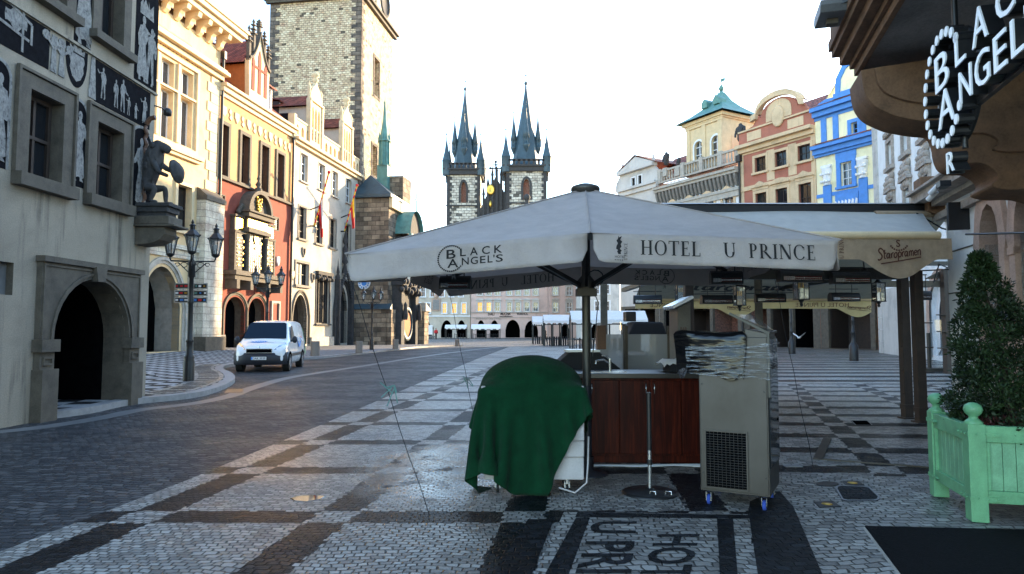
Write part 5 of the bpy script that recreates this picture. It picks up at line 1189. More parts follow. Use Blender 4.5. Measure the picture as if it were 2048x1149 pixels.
b = MB(); b.tube([(chT(1054, 190), -14, zc(415, 190)), (chT(1054, 190), -14, zc(396, 190))], .6, 8); b.ball((chT(1054, 190), -14, zc(394, 190)), 1.0, 8, 6); b.build('chimney_cowl', mm('soot'), CHU)
# ------------------------------------------------------------------ houses along the right side of the square
FR_ANG = math.atan2(-1, .558)
_r = at(1240, 500, 78.6); FR = Frame(_r.x, 78.6, FR_ANG)      # x grows towards the camera
def uR(px, py): return FR.uz(px, py)
def rR(x0, y0, x1, y1): return rB(x0, y0, x1, y1, FR)
eX = [uR(x, 500)[0] for x in (1240, 1317, 1484, 1637)]; eX.append(eX[3]+9.0)
def rowhouse(name, label, i, ztop, mwall, ops, depth=12):
    t = thing(name, label, 'house', FR.w(0, 0, 0), FR_ANG)
    b = MB(); wall(b, eX[i]+.01, eX[i+1]-.01, 0, 4.2, [o for o in ops if o[3] < 4.2], rev=.3, mi=1); wall(b, eX[i]+.01, eX[i+1]-.01, 4.2, ztop, [o for o in ops if o[3] > 4.2], rev=.3); shell(b, eX[i]+.01, eX[i+1]-.01, 0, ztop, depth); b.build('wall', [mm(mwall), mm('stone')], t); return t
def arcade(t, u0, u1, n, h, m='stoneg'):
    pass
GA = []                                                        # ground floor openings: dark arcades and shop fronts
def ground_ops(i, n): 
    a, b = eX[i]+.5, eX[i+1]-.5; w = (b-a)/n
    return [(a+w*k+.2, a+w*(k+1)-.2, .05, 3.9) for k in range(n)]
def shopfronts(t, ops, doors):
    for k, o in enumerate(ops):
        b = MB(); b.quad((o[0], .3, 0), (o[1], .3, 0), (o[1], 4.0, 0.02), (o[0], 4.0, 0.02)); b.quad((o[0], 2.6, 0), (o[1], 2.6, 0), (o[1], 2.6, 3.7), (o[0], 2.6, 3.7)); b.quad((o[0], .3, 0), (o[0], 2.6, 0), (o[0], 2.6, 3.6), (o[0], .3, 3.6)); b.quad((o[1], .3, 0), (o[1], .3, 3.6), (o[1], 2.6, 3.6), (o[1], 2.6, 0)); b.quad((o[0], .3, 3.5), (o[0], 2.6, 3.5), (o[1], 2.6, 3.5), (o[1], .3, 3.5))
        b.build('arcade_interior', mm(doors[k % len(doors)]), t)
# grey gabled house
zg0 = uR(1280, 372)[1]; zg1 = uR(1255, 337)[1]; zap = uR(1277, 312)[1]
g1 = [rR(1262, 356, 1269, 374), rR(1275, 351, 1282, 370)]
go = ground_ops(0, 2)
hz = uR(1275, 377)[1]
t = rowhouse('gabled_house', 'pale grey house with small triangular gable, leftmost of the row on the right', 0, hz, 'lgrey', go); shopfronts(t, go, ['void', 'woodd'])
b = MB(); zc_ = uR(1275, 341)[1]; um = (eX[0]+eX[1])/2-.3; hw = (eX[1]-eX[0])*.40
wall(b, um-hw, um+hw, hz+.3, zc_, [(g[0], g[1], g[2], g[3]) for g in g1], y=.1); b.prism([(um-hw-.5, zc_+.4), (um+hw+.5, zc_+.4), (um, zap)], -.1, .4)
for s in (-1, 1):
    P = [(um+s*hw, hz+.3), (um+s*(hw+1.3), hz+.3), (um+s*(hw+1.1), hz+1.2), (um+s*(hw+.4), hz+2.0), (um+s*hw, hz+3.4)]; b.prism(P, .1, .4)
b.box(um-hw-.5, um+hw+.5, -.35, .4, zc_, zc_+.39); b.box(eX[0], eX[1], -.5, .4, hz, hz+.28); b.box(eX[0], eX[1], -.25, .0, hz-.5, hz-.003); b.build('gable', mm('lgrey'), t, fix=True)
for g in g1: window(t, *g, sw=.12, proud=.05, nx=1, ny=2, rec=.2, ms='white', mw='woodd', mg='glassd', sill=.1, y=.1)
b = MB(); b.quad((um-hw-.8, -.2, zc_+.35), (um, -.2, zap+.2), (um, 8, zap+.2), (um-hw-.8, 8, zc_+.35)); b.quad((um+hw+.8, -.2, zc_+.35), (um+hw+.8, 8, zc_+.35), (um, 8, zap+.2), (um, -.2, zap+.2)); b.quad((um, .5, hz), (eX[1]+3.0, .5, hz), (eX[1]+3.0, 6, hz+4.2), (um, 6, hz+4.2)); b.build('roof', mm('roof'), t)
# cream house with belvedere turret
z1 = uR(1400, 378)[1]; zb0 = uR(1400, 362)[1]; go = ground_ops(1, 3)
z1 = (uR(1330, 383)[1]+uR(1470, 344)[1])/2
wins = [rR(1408, 404, 1425, 430), rR(1446, 391, 1464, 420)]; dx = wins[1][0]-wins[0][0]; zwa, zwb = wins[1][2]-1.3, wins[1][3]-.2
wl = [(wins[1][0]-dx*k, wins[1][0]-dx*k+1.35, zwa, zwb) for k in range(4)]
wl2 = [(w[0], w[1], zwa-5.2, zwb-5.0) for w in wl]
t = rowhouse('turret_house', 'cream and white house with green copper roofed turret and balustrade between grey and red houses', 1, z1, 'white', go+wl+wl2); shopfronts(t, go, ['void', 'woodd', 'brickm'])
for w in wl: window(t, *w, sw=.26, proud=.08, nx=2, ny=2, rec=.25, ms='sand', mw='winwhite', mg='glasss', sill=.15, hood='tri')
for w in wl2: window(t, *w, sw=.26, proud=.08, nx=2, ny=2, rec=.25, ms='sand', mw='winwhite', mg='glasss', sill=.15)
b = MB(); u0, u1 = eX[1], eX[2]; b.box(u0, u1, -.6, .02, z1-.15, z1+.12); b.box(u0, u1, -.8, .02, z1+.123, z1+.4); b.box(u0, u1, -.3, .02, z1-1.75, z1-1.45); b.box(u0, u1, -.2, .02, z1-2.3, z1-1.753); b.build('cornice', mm('stonel'), t)
b = MB()
for k in range(22): u = u0+.3+(u1-u0-.6)*k/21; b.prism([(-.03, z1-1.35), (-.25, z1-1.3), (-.5, z1-.6), (-.55, z1-.17), (-.03, z1-.17)], u-.13, u+.13, plane='yz')
b.build('cornice_brackets', mm('stoneg'), t)
b = MB(); b.quad((u0, -.85, z1+.4), (u1, -.85, z1+.4), (u1, .7, z1+1.0), (u0, .7, z1+1.0)); b.build('eaves_tiles', mm('roof'), t)
# turret
ta, tb = uR(1366, 320)[0], uR(1437, 320)[0]; zt0 = z1+.9; zt1 = uR(1400, 235)[1]; td = (tb-ta)*1.05
tw = [rR(1381, 284, 1394, 325), rR(1415, 268, 1430, 313)]; zq0, zq1 = (tw[0][2]+tw[1][2])/2, (tw[0][3]+tw[1][3])/2
tws = [(w[0], w[0]+1.15, zq0, zq1, 'round', zq1-.58) for w in tw]
b = MB(); yT = .6; wall(b, ta, tb, zt0, zt1, tws, y=yT, rev=.3); b.quad((tb, yT, zt0), (tb, yT+td, zt0), (tb, yT+td, zt1), (tb, yT, zt1)); b.quad((ta, yT+td, zt0), (ta, yT, zt0), (ta, yT, zt1), (ta, yT+td, zt1)); b.quad((tb, yT+td, zt0), (ta, yT+td, zt0), (ta, yT+td, zt1), (tb, yT+td, zt1)); tu = b.build('turret', mm('creamstone'), t)
for w in tws:
    P = arch_pts(w[0], w[1], w[5], w[3]); b = MB(); b.add([(w[0], yT+.25, w[2])]+[(p[0], yT+.25, p[1]) for p in P]+[(w[1], yT+.25, w[2])], [tuple(range(len(P)+2))]); b.build('pane', mm('glasss'), tu)
    b = MB(); Q = arch_pts(w[0]-.2, w[1]+.2, w[5], w[3]+.2); P = [(w[0], w[2])]+P+[(w[1], w[2])]; Q = [(w[0]-.2, w[2])]+Q+[(w[1]+.2, w[2])]; b.strip([(p[0], yT-.08, p[1]) for p in P], [(p[0], yT-.08, p[1]) for p in Q]); b.strip([(p[0], yT-.08, p[1]) for p in Q], [(p[0], yT+.02, p[1]) for p in Q])
    m = (w[0]+w[1])/2; b.box(m-.04, m+.04, yT+.15, yT+.24, w[2], w[3]); b.box(w[0], w[1], yT+.15, yT+.24, w[5]-.04, w[5]+.04); b.box(w[0], w[1], yT+.15, yT+.24, (w[2]+w[5])/2-.03, (w[2]+w[5])/2+.03); b.build('window_frame', mm('winwhite'), tu)
b = MB(); b.box(tb-.001, tb+.05, yT+1.2, yT+3.2, zt0+1.2, zt1-2.2); b.build('blind_arch', mm('sand'), tu)
b = MB()
for u in (ta+.25, (ta+tb)/2, tb-.25): b.box(u-.25, u+.25, yT-.12, yT+.02, zt0, zt1-.75)
b.box(ta-.1, tb+.1, yT-.15, yT+.02, zt1-.75, zt1-.5); b.box(ta-.35, tb+.35, yT-.35, yT+td+.35, zt1-.35, zt1-.01); b.box(ta-.15, tb+.15, yT-.2, yT+td+.2, zt1-.5, zt1-.353); b.build('turret_mouldings', mm('creamstone'), tu)
cx, cy = (ta+tb)/2, yT+td/2; zf = FR.uz(1440, 187, cy)[1]; hwx = (tb-ta)/2+.85; hwy = td/2+.85
b = MB(); lv = [(1.0, 0), (.66, .24), (.40, .48), (.22, .70), (.07, 1.0)]; rings = []
for f, s in lv: rings.append([(cx+sx*hwx*f, cy+sy*hwy*f, zt1+(zf-zt1)*s) for sx, sy in ((-1,-1),(1,-1),(1,1),(-1,1))])
for i in range(len(rings)-1):
    for k in range(4): b.quad(rings[i][k], rings[i][(k+1)%4], rings[i+1][(k+1)%4], rings[i+1][k])
zv = FR.uz(1440, 156, cy)[1]; b.lathe([(.3, zf-.2), (.1, zf+.3), (.07, zv-1.6), (.3, zv-1.2), (.06, zv-.8), (.04, zv)], (cx, cy, 0), 8); b.box(cx, cx+.5, cy-.03, cy+.03, zv-.5, zv-.2); b.build('turret_roof', mm('copper'), tu)
for dxx, yy in ((-.8, -.35), (.8, -.35), (0, .0)):
    b = MB(); z = zt1+(zf-zt1)*.46; x = cx+dxx; y = cy+yy*hwy; b.prism([(x-.38, z), (x+.38, z), (x+.38, z+.55), (x, z+.95), (x-.38, z+.55)], y-.5, y+.6); b.build('roof_dormer', mm('copper'), tu)
# balustrade with urn-shaped balusters and two statues
b = MB(); zB = z1+.95
for a, c in ((u0+.3, ta-.1), (ta+.1, tb-.1), (tb+.1, u1-.2)):
    b.box(a, c, .05, .35, zB, zB+.2); b.box(a, c, .05, .35, zB+1.2, zB+1.4); n = max(3, int((c-a)/.36))
    for k in range(n): b.lathe([(.06, .2), (.13, .5), (.06, .85), (.1, 1.2)], (a+(c-a)*(k+.5)/n, .2, zB), 6)
for u in (u0+.2, ta-.2, (ta+tb)/2, tb+.1, u1-.3): b.box(u-.25, u+.25, .0, .45, zB-.003, zB+1.55)
b.build('balustrade', mm('stonel'), t)
def statue_fig(px, pyb, h, label, v=.25):
    u, z = FR.uz(px, pyb, v); s = thing('roof_statue', label, 'statue', FR.w(u, v, z), FR_ANG, 'statues on the balustrade')
    b = MB(); b.box(-.3, .3, -.3, .3, -.9, 0); b.build('pedestal', mm('stonel'), s)
    J = [(0,0,.12*h,.16*h),(0,0,.4*h,.15*h),(0.02*h,0,.62*h,.17*h),(0,0,.78*h,.13*h),(0,0,.86*h,.06*h),(0,0,.95*h,.095*h),(.18*h,0,.74*h,.07*h),(.26*h,-.05*h,.55*h,.055*h),(.12*h,-.14*h,.45*h,.05*h),(-.18*h,0,.74*h,.07*h),(-.27*h,0,.55*h,.055*h),(-.2*h,-.1*h,.38*h,.05*h)]
    skin_body('body', J, [(0,1),(1,2),(2,3),(3,4),(4,5),(3,6),(6,7),(7,8),(3,9),(9,10),(10,11)], mm('soot'), s, 1)
statue_fig(1333, 337, 1.9, 'small dark stone statue at the left end of the balustrade'); statue_fig(1482, 292, 2.3, 'large dark stone statue seated beside the red house gable'); statue_fig(1358, 336, 1.2, 'short dark stone urn figure on the balustrade beside the turret')
# red and sand house with curved gable
zr = (uR(1490, 297)[1]+uR(1630, 255)[1])/2; go = ground_ops(2, 3)
wa = [rR(1513, 316, 1529, 344), rR(1553, 303, 1572, 333), rR(1600, 288, 1620, 322)]; zA2 = sum(w[2] for w in wa)/3; zB2 = sum(w[3] for w in wa)/3
uc = [uR(x, 320)[0] for x in (1521, 1562, 1609)]; WW = 1.25
wa = [(u-WW/2, u+WW/2, zA2, zB2) for u in uc]; zC2, zD2 = uR(1565, 418)[1]-.6, uR(1565, 377)[1]; wb_ = [(u-WW/2, u+WW/2, zC2, zD2) for u in uc]; wc_ = [(u-WW/2, u+WW/2, zC2-4.6, zD2-4.6) for u in uc]
t = rowhouse('red_gabled_house', 'red and sand house with curved gable and oval window beside the blue and yellow house', 2, zr, 'salmon', go+wa+wb_+wc_); shopfronts(t, go, ['brickm', 'woodd', 'void'])
for w in wa: window(t, *w, sw=.24, proud=.09, nx=2, ny=2, rec=.25, ms='sand', mw='woodd', mg='glassd', sill=.2)
for i, w in enumerate(wb_): window(t, *w, sw=.26, proud=.1, nx=2, ny=2, rec=.25, ms='sand', mw='woodd', mg='glassd', sill=.15, hood='arc' if i == 1 else 'tri')
for w in wc_: window(t, *w, sw=.24, proud=.09, nx=2, ny=2, rec=.25, ms='sand', mw='woodd', mg='glassd', sill=.15)
b = MB(); u0, u1 = eX[2], eX[3]
b.box(u0, u1, -.3, .02, zr-.5, zr-.1); b.box(u0-.1, u1, -.7, .02, zr-.097, zr+.2); b.box(u0, u1, -.06, .0, zB2+.55, zr-.503)
for u in (u0+.22, u1-.22): b.box(u-.2, u+.2, -.05, .0, 4.5, zB2+.55)
for a, c in ((uc[0], uc[1]), (uc[1], uc[2])): m = (a+c)/2; b.box(m-.42, m+.42, -.05, .0, zA2-1.0, zB2+.4); b.box(m-.42, m+.42, -.05, .0, zC2-.6, zD2+.6)
b.box(u0, u1, -.12, .0, zA2-1.5, zA2-1.1); b.box(u0, u1, -.1, .0, 4.2, 4.5); b.build('sand_mouldings', mm('sand'), t)
b = MB(); za = uR(1560, 195)[1]; ga, gb = uR(1523, 240)[0], uR(1597, 215)[0]; gm = (ga+gb)/2; zs2 = uR(1560, 225)[1]
b.box(u0, u1, -.1, .4, zr+.2, zr+1.5)
P = [(ga-2.0, zr+1.5), (ga-.9, zr+1.8), (ga-.3, zr+2.6), (ga, zs2)]+[(p[0], p[1]) for p in arch_pts(ga, gb, zs2, za, n=12)][1:-1]+[(gb, zs2), (gb+.3, zr+2.6), (gb+.9, zr+1.8), (gb+2.0, zr+1.5)]
b.prism(P, -.1, .4); g = b.build('gable', mm('salmon'), t, fix=True)
b = MB(); A = arch_pts(ga-.35, gb+.35, zs2, za+.05, n=12); A = [(ga-.9, zs2-.15)]+A+[(gb+.9, zs2-.15)]; b.strip([(p[0], -.5, p[1]) for p in A], [(p[0], -.5, p[1]+.5) for p in A]); b.strip([(p[0], -.5, p[1]+.5) for p in A], [(p[0], .5, p[1]+.5) for p in A]); b.strip([(p[0], -.1, p[1]) for p in A], [(p[0], -.5, p[1]) for p in A])
P2 = [(gm-1.35, zr+1.7), (gm+1.35, zr+1.7), (gm+1.35, zs2+.1)]+[(p[0], p[1]) for p in arch_pts(gm-1.35, gm+1.35, zs2+.1, za-.15, n=10)][::-1]+[(gm-1.35, zs2+.1)]; b.prism(P2, -.16, -.103)
for a in (u0+1.0, u1-2.6): b.box(a, a+1.6, -.15, -.103, zr+.5, zr+1.3)
b.box(u0-.0, u1, -.25, .0, zr+1.45, zr+1.6); b.build('gable_coping', mm('sand'), g, fix=True)
q = MB(); q.lathe([(.62, 0), (.62, .16), (.5, .16)], (0, 0, 0), 20, sy=1.55); M = Matrix.Translation((gm, -.16, zs2-.35)) @ Matrix.Rotation(R(90), 4, 'X'); b = MB(); b.join(q, M); o = b.build('oval_window', mm('sand'), g)
q = MB(); q.lathe([(.5, .1), (0, .1)], (0, 0, 0), 20, sy=1.55); b = MB(); b.join(q, M); b.build('pane', mm('glassd'), o)
b = MB(); b.quad((u0, .4, zr+1.0), (u1, .4, zr+1.0), (u1, 6, zr+4.8), (u0, 6, zr+4.8)); b.build('roof', mm('roof'), t)
b = MB(); b.tube([(u0+.05, -.2, .5), (u0+.05, -.2, zr-.3)], .1, 8); b.box(u0-.2, u0+.3, -.4, -.02, zr-1.2, zr-.6); b.build('drainpipe', mm('black'), t)
# blue and yellow house
zb_ = (uR(1645, 297)[1]+uR(1745, 270)[1])/2; zm2 = uR(1690, 218)[1]; ze2 = (uR(1645, 222)[1]+uR(1745, 190)[1])/2; go = ground_ops(3, 2)
bw = rR(1682, 324, 1705, 372); aw = rR(1703, 245, 1716, 268)
t = rowhouse('blue_yellow_house', 'bright blue and yellow house with scrolled gable and white pilaster capitals', 3, ze2, 'yell', go+[bw, aw]); shopfronts(t, go, ['woodd', 'orange'])
window(t, *bw, sw=.35, proud=.12, nx=2, ny=3, rec=.25, ms='blue', mw='winwhite', mg='glasss', sill=.2); window(t, *aw, sw=.3, proud=.1, nx=1, ny=2, rec=.3, ms='blue', mw='blue', mg='glassd', sill=.15)
u0, u1 = eX[3], eX[4]; zfr = zb_
b = MB(); b.box(u0, u1, -.45, .02, zfr-.55, zfr-.15); b.box(u0, u1, -.75, .02, zfr-.147, zfr+.15); b.box(u0, u1, -.25, .02, zfr-.75, zfr-.553); b.box(u0, u1, -.4, .02, ze2-.5, ze2-.1); b.box(u0, u1, -.7, .02, ze2-.097, ze2+.25); b.box(u0, u1, -.08, 0, ze2-.75, ze2-.503)
pil = [uR(1655, 350)[0], uR(1727, 350)[0], uR(1755, 330)[0]+1.2]
for u in pil: b.box(u-.36, u+.36, -.14, .0, 4.5, zfr-3.2)
for px in (1648, 1672, 1727): u = uR(px, 250)[0]; b.box(u-.24, u+.24, -.1, .0, zfr+.15, ze2-.75)
b.box(u0, u1, -.06, .0, bw[2]-.6, bw[2]-.3); b.box(bw[0]-.5, bw[1]+.5, -.13, .0, bw[2]-2.4, bw[2]-.6); b.box(bw[0]-.4, bw[1]+.4, -.1, .0, bw[3]+.35, zfr-.75); b.prism([(bw[0]-.6, bw[2]-3.2), (bw[1]+.6, bw[2]-3.2), ((bw[0]+bw[1])/2, bw[2]-2.1)], -.35, .0)
b.build('blue_mouldings', mm('blue'), t)
for u in pil:
    b = MB(); b.box(u-.45, u+.45, -.25, .0, zfr-1.75, zfr-1.55); b.lathe([(.30, 0), (.33, .4), (.44, 1.2), (.46, 1.4)], (u, -.02, zfr-3.2), 10)
    for k in range(8): b.ball((u-.36+.24*(k % 4), -.34, zfr-2.9+.6*(k//4)), .13, 6, 4)
    b.build('capital', mm('white'), t)
b = MB(); m = (bw[0]+bw[1])/2
for k in range(7): b.prism([(m-1.1+.3*k, bw[2]-1.6+.1*(k % 2)), (m-.9+.3*k, bw[2]-1.7), (m-.85+.3*k, bw[2]-1.2), (m-1.0+.3*k, bw[2]-1.1)], -.16, -.13)
b.build('scrollwork', mm('white'), t)
b = MB(); zt3 = uR(1715, 150)[1]; gm = u0+4.6
def scroll(zb, za, hw): return [(gm-hw, zb), (gm-hw, zb+(za-zb)*.25), (gm-hw*.93, zb+(za-zb)*.6), (gm-hw*.78, zb+(za-zb)*.85), (gm-hw*.62, za-.15), (gm-hw*.5, zb+(za-zb)*.72), (gm-hw*.42, zb+(za-zb)*.6)]
zm3 = uR(1680, 195)[1]
L = scroll(ze2+.25, zm3+.3, 4.4)+[(gm-2.6, zm3)]+[(gm-2.7+.2*0, zm3+.5)]
L2 = [(gm-2.6, zm3+.5), (gm-2.5, zm3+1.6), (gm-1.9, zm3+2.5), (gm-1.4, zm3+2.6), (gm-1.25, zm3+3.6), (gm-.8, zm3+4.6), (gm, zm3+5.0)]
prof = L[:-1]+L2; P = prof+[(2*gm-p[0], p[1]) for p in prof[::-1][1:]]
b.prism(P, .0, .4); g = b.build('gable', mm('yell'), t, fix=True)
b = MB(); A = [(p[0], -.12, p[1]) for p in P]; cen = (gm, ze2+1)
B2 = []
for i, p in enumerate(P):
    a = P[max(0, i-1)]; c = P[min(len(P)-1, i+1)]; tx, tz = c[0]-a[0], c[1]-a[1]; l = math.hypot(tx, tz); nx_, nz_ = tz/l, -tx/l; B2.append((p[0]+nx_*.42, -.12, p[1]+nz_*.42))
b.strip(A, B2); b.strip([(p[0], .42, p[2]) for p in A], A); b.strip(B2, [(p[0], .0, p[2]) for p in B2]); b.box(gm-2.7, gm+2.7, -.25, .0, zm3-.1, zm3+.35); b.box(u0+.6, u1-.6, -.2, .0, ze2+.25, ze2+.5); b.build('gable_scrolls', mm('blue'), g)
b = MB(); b.quad((u0, -.8, zfr+.15), (u1, -.8, zfr+.15), (u1, .0, zfr+.5), (u0, .0, zfr+.5)); b.quad((u0, -.75, ze2+.25), (u1, -.75, ze2+.25), (u1, .0, ze2+.6), (u0, .0, ze2+.6)); b.build('tile_strip', mm('roof'), t)
# further house of the row, hidden from here but for its shade
b = MB(); 
# ------------------------------------------------------------------ white stuccoed house, nearer, right
_o = at(1757, 600, 46.0); FO = Frame(_o.x, 46.0, math.atan2(-1, -.286))        # x runs towards the camera
OR = thing('stucco_house', 'tall white house with grey stucco window surrounds and rusticated corner beyond the terrace', 'house', (FO.o.x, FO.o.y, 0), FO.ang)
def rO(x0, y0, x1, y1): return rB(x0, y0, x1, y1, FO)
cols = [(1774, 1789, 337, 284), (1806, 1822, 307, 248), (1843, 1856, 277, 216)]
ua = [FO.uz(px, 300)[0] for px in (1781, 1814, 1851)]; du = (ua[2]-ua[0])/2; ua = [ua[0], ua[0]+du, ua[0]+2*du]; ua += [ua[2]+du]
zh0, zh1 = FO.uz(1781, 335)[1], FO.uz(1781, 284)[1]; zl1_ = FO.uz(1781, 402)[1]; zl0_ = zl1_-2.6
ops = []
for u in ua: ops += [(u-.55, u+.55, zh0, zh1), (u-.55, u+.55, zl0_, zl1_), (u-.55, u+.55, zh1+2.2, zh1+4.4)]
shop = (FO.uz(1864, 640)[0], FO.uz(1906, 640)[0], .25, FO.uz(1886, 556)[1]); side = (FO.uz(1838, 640)[0], FO.uz(1850, 640)[0], .2, FO.uz(1843, 600)[1])
ops += [(*shop, 'round', shop[3]-1.6), side]
uE = ua[3]+9.0
b = MB(); wall(b, 0, uE, 0, 24, ops, rev=.3); shell(b, 0, uE, 0, 24, 10); b.build('wall', mm('white'), OR)
for u in ua:
    for a, c, hd in ((zh0, zh1, 'flat'), (zl0_, zl1_, 'arc'), (zh1+2.2, zh1+4.4, None)):
        o = window(OR, u-.55, u+.55, a, c, sw=.26, proud=.12, nx=2, ny=3, rec=.2, ms='stucco', mw='winwhite', mg='glasss', sill=.25, hood=hd)
    b = MB()
    for k in range(16): b.ball((u-.55+1.1*(k % 4)/3, -.1, zh0-.7-.38*(k//4)+.1*math.sin(k*5)), .24, 6, 4, 0, (1, .7, 1))
    b.build('stucco_apron', mm('stucco'), OR); b = MB()
    for k in range(10): b.ball((u-.6+1.2*(k % 5)/4, -.15, zl1_+.75+.3*(k//5)), .22, 6, 4)
    b.build('stucco_ornament', mm('stucco'), OR); b = MB()
    for k in range(8): b.ball((u-.6+1.2*(k % 4)/3, -.1, zh1+.55+.45*(k//4)), .22, 6, 4)
    b.build('stucco_crest', mm('stucco'), OR)
b = MB(); quoins(b, 0, 0, 24, 1.15, 1.15, .8, y=-.08, side=1); b.build('quoins', mm('lgrey'), OR)
b = MB(); b.box(1.2, uE, -.12, .02, zl0_-1.9, zl0_-1.5); b.box(1.2, shop[0]-.5, -.06, .0, 0, 4.2); b.build('string_course', mm('lgrey'), OR)
P = [(shop[0], shop[2])]+arch_pts(shop[0], shop[1], shop[3]-1.6, shop[3])+[(shop[1], shop[2])]; Q = [(shop[0]-.5, 0)]+arch_pts(shop[0]-.5, shop[1]+.5, shop[3]-1.6, shop[3]+.5)+[(shop[1]+.5, 0)]
b = MB(); b.strip([(p[0], -.12, p[1]) for p in P], [(p[0], -.12, p[1]) for p in Q]); b.strip([(p[0], .0, p[1]) for p in Q], [(p[0], -.12, p[1]) for p in Q]); o = b.build('shop_window', mm('stonep'), OR)
b = MB(); b.add([(p[0], .25, p[1]) for p in P], [tuple(range(len(P)))]); b.build('pane', mm('glasss'), o)
b = MB(); P2 = [(shop[0]+.5, shop[2]+.3)]+arch_pts(shop[0]+.5, shop[1]-.5, shop[3]-1.9, shop[3]-.6)+[(shop[1]-.5, shop[2]+.3)]; b.strip([(p[0], .2, p[1]) for p in P], [(p[0], .2, p[1]) for p in P2]); b.build('window_frame', mm('winwhite'), o)
b = MB(); b.quad((side[0], .3, 0), (side[1], .3, 0), (side[1], .3, side[3]), (side[0], .3, side[3])); b.build('side_door', mm('woodb'), OR)

# ------------------------------------------------------------------ houses far across the square
def farhouse(name, label, x0, x1, Yd, ztop, mwall, px_wins, zrow, msur, hood, arches, sw=.18, glints=()):
    t = thing(name, label, 'house', (0, Yd, 0), 0); X = lambda px: at(px, 600, Yd).x; Z = lambda py: at(1000, py, Yd).z
    wv = [(X(a), X(b), Z(c), Z(d)) for a, b, c, d in px_wins]
    av = [(X(a), X(b), .05, Z(c), 'pointed', Z(c)-1.9) for a, b, c in arches]
    b = MB(); wall(b, X(x0), X(x1), 0, ztop, wv+av, rev=.5); shell(b, X(x0), X(x1), 0, ztop, 12); b.build('wall', mm(mwall), t)
    for i, w in enumerate(wv): window(t, *w, sw=sw, proud=.08, nx=2, ny=2, rec=.2, ms=msur, mw='winwhite', mg='glintpane' if i in glints else 'glasss', sill=.15, hood=hood)
    for a in av:
        b = MB(); b.quad((a[0], 3, 0), (a[1], 3, 0), (a[1], 3, a[3]), (a[0], 3, a[3])); b.quad((a[0], .5, 0), (a[0], 3, 0), (a[0], 3, a[3]), (a[0], .5, a[3])); b.quad((a[1], .5, 0), (a[1], .5, a[3]), (a[1], 3, a[3]), (a[1], 3, 0)); b.quad((a[0], .5, a[3]), (a[0], 3, a[3]), (a[1], 3, a[3]), (a[1], .5, a[3]))
        b.build('arcade', mm('void'), t)
    b = MB(); gable_roof(b, X(x0), X(x1), ztop, 0, 12, ztop+4); b.build('roof', mm('roof'), t)
    return t, X, Z
MAT['brownpink'] = plaster('brown_pink_render', (0.44, 0.30, 0.25), (0.3, 0.2, 0.17), 0.3, 0.4)
_t = NT('sun_glint_pane'); MAT['glintpane'] = _t.done((.5, .3, .08), .05, 0, None, .8, emit=(1.0, .5, .12), es=.16)  # glow added to some panes to imitate the sun's reflection in the glass
YF = 127.0
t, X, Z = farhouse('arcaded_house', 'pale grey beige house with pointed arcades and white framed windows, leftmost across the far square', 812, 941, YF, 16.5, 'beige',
    [(823,830,623,606),(833,841,627,607),(851,860,627,607),(885,893,627,607),(904,913,627,607),(924,932,627,607)]+[(823+19*k,831+19*k,594-34*j,574-34*j) for k in range(6) for j in (0, 1)], None, 'white', None, [(808,830,646),(841,863,641),(882,905,641),(914,932,641)], glints=(3,4,5))
b = MB(); b.box(X(812), X(941), -.2, .02, Z(634), Z(631.5)); b.build('string_course', mm('white'), t)
b = MB(); b.box(X(864), X(881), -.25, .02, Z(622), Z(598)); b.lathe([(.1, 0), (.5, .5), (.05, 1.1)], ((X(864)+X(881))/2, -.2, Z(598)), 6); o = b.build('wall_painting', mm('stonep'), t)
b = MB(); b.box(X(866), X(879), -.3, -.25, Z(620), Z(600)); b.build('picture', mm('sgwhite'), o)
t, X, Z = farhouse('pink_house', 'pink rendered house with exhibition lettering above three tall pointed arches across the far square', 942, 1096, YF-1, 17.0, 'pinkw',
    [(955+17.6*k+(6 if k > 2 else 0), 964.5+17.6*k+(6 if k > 2 else 0), 623, 605) for k in range(7)]+[(955+17.6*k+(6 if k > 2 else 0), 964.5+17.6*k+(6 if k > 2 else 0), 591, 573) for k in range(7)], None, 'lgrey', 'arc', [(953,971,641),(980,998,641),(1011,1040,640),(1049,1076,642)], glints=(0,1))
b = MB(); b.box(X(942), X(1096), -.2, .02, Z(626), Z(624.4)); b.box(X(942), X(1096), -.12, .02, Z(636), Z(635.2)); b.build('string_course', mm('stucco'), t)
def wtext(t, s, px, py, hpx, m, X, Z, Yd, wpx=None):
    q = font_mb(s, 1.0, bold=.03); x0, x1 = width(q); k = hpx/FPX*Yd/.72; kx = k if wpx is None else wpx/FPX*Yd/(x1-x0); b = MB(); place_text(b, q, lambda x, y, l: (X(px)+(x-x0)*kx, -.04, Z(py)+y*k)); b.build('lettering', mm(m), t)
wtext(t, 'DALI', 976, 631, 5, 'ink', X, Z, YF-1, 13); wtext(t, 'MUCHA', 1001, 630.5, 5, 'ink', X, Z, YF-1, 20); wtext(t, 'WARHOL', 1033, 630.5, 5, 'ink', X, Z, YF-1, 23); wtext(t, 'exhibition', 999, 634.5, 3.0, 'ink', X, Z, YF-1, 26); wtext(t, 'RESTAURANT CAFE U TYNA', 952, 639.5, 3.2, 'stucco', X, Z, YF-1, 50)
t, X, Z = farhouse('brown_pink_house', 'darker brownish pink house with green balcony beside the pink house, far beyond the umbrella pole', 1098, 1160, YF-6, 17.5, 'brownpink',
    [(1106,1116,625,605),(1133,1144,625,605),(1106,1116,591,574),(1133,1144,591,574),(1106,1116,560,543),(1133,1144,560,543)], None, 'stucco', 'tri', [(1120,1140,648)])
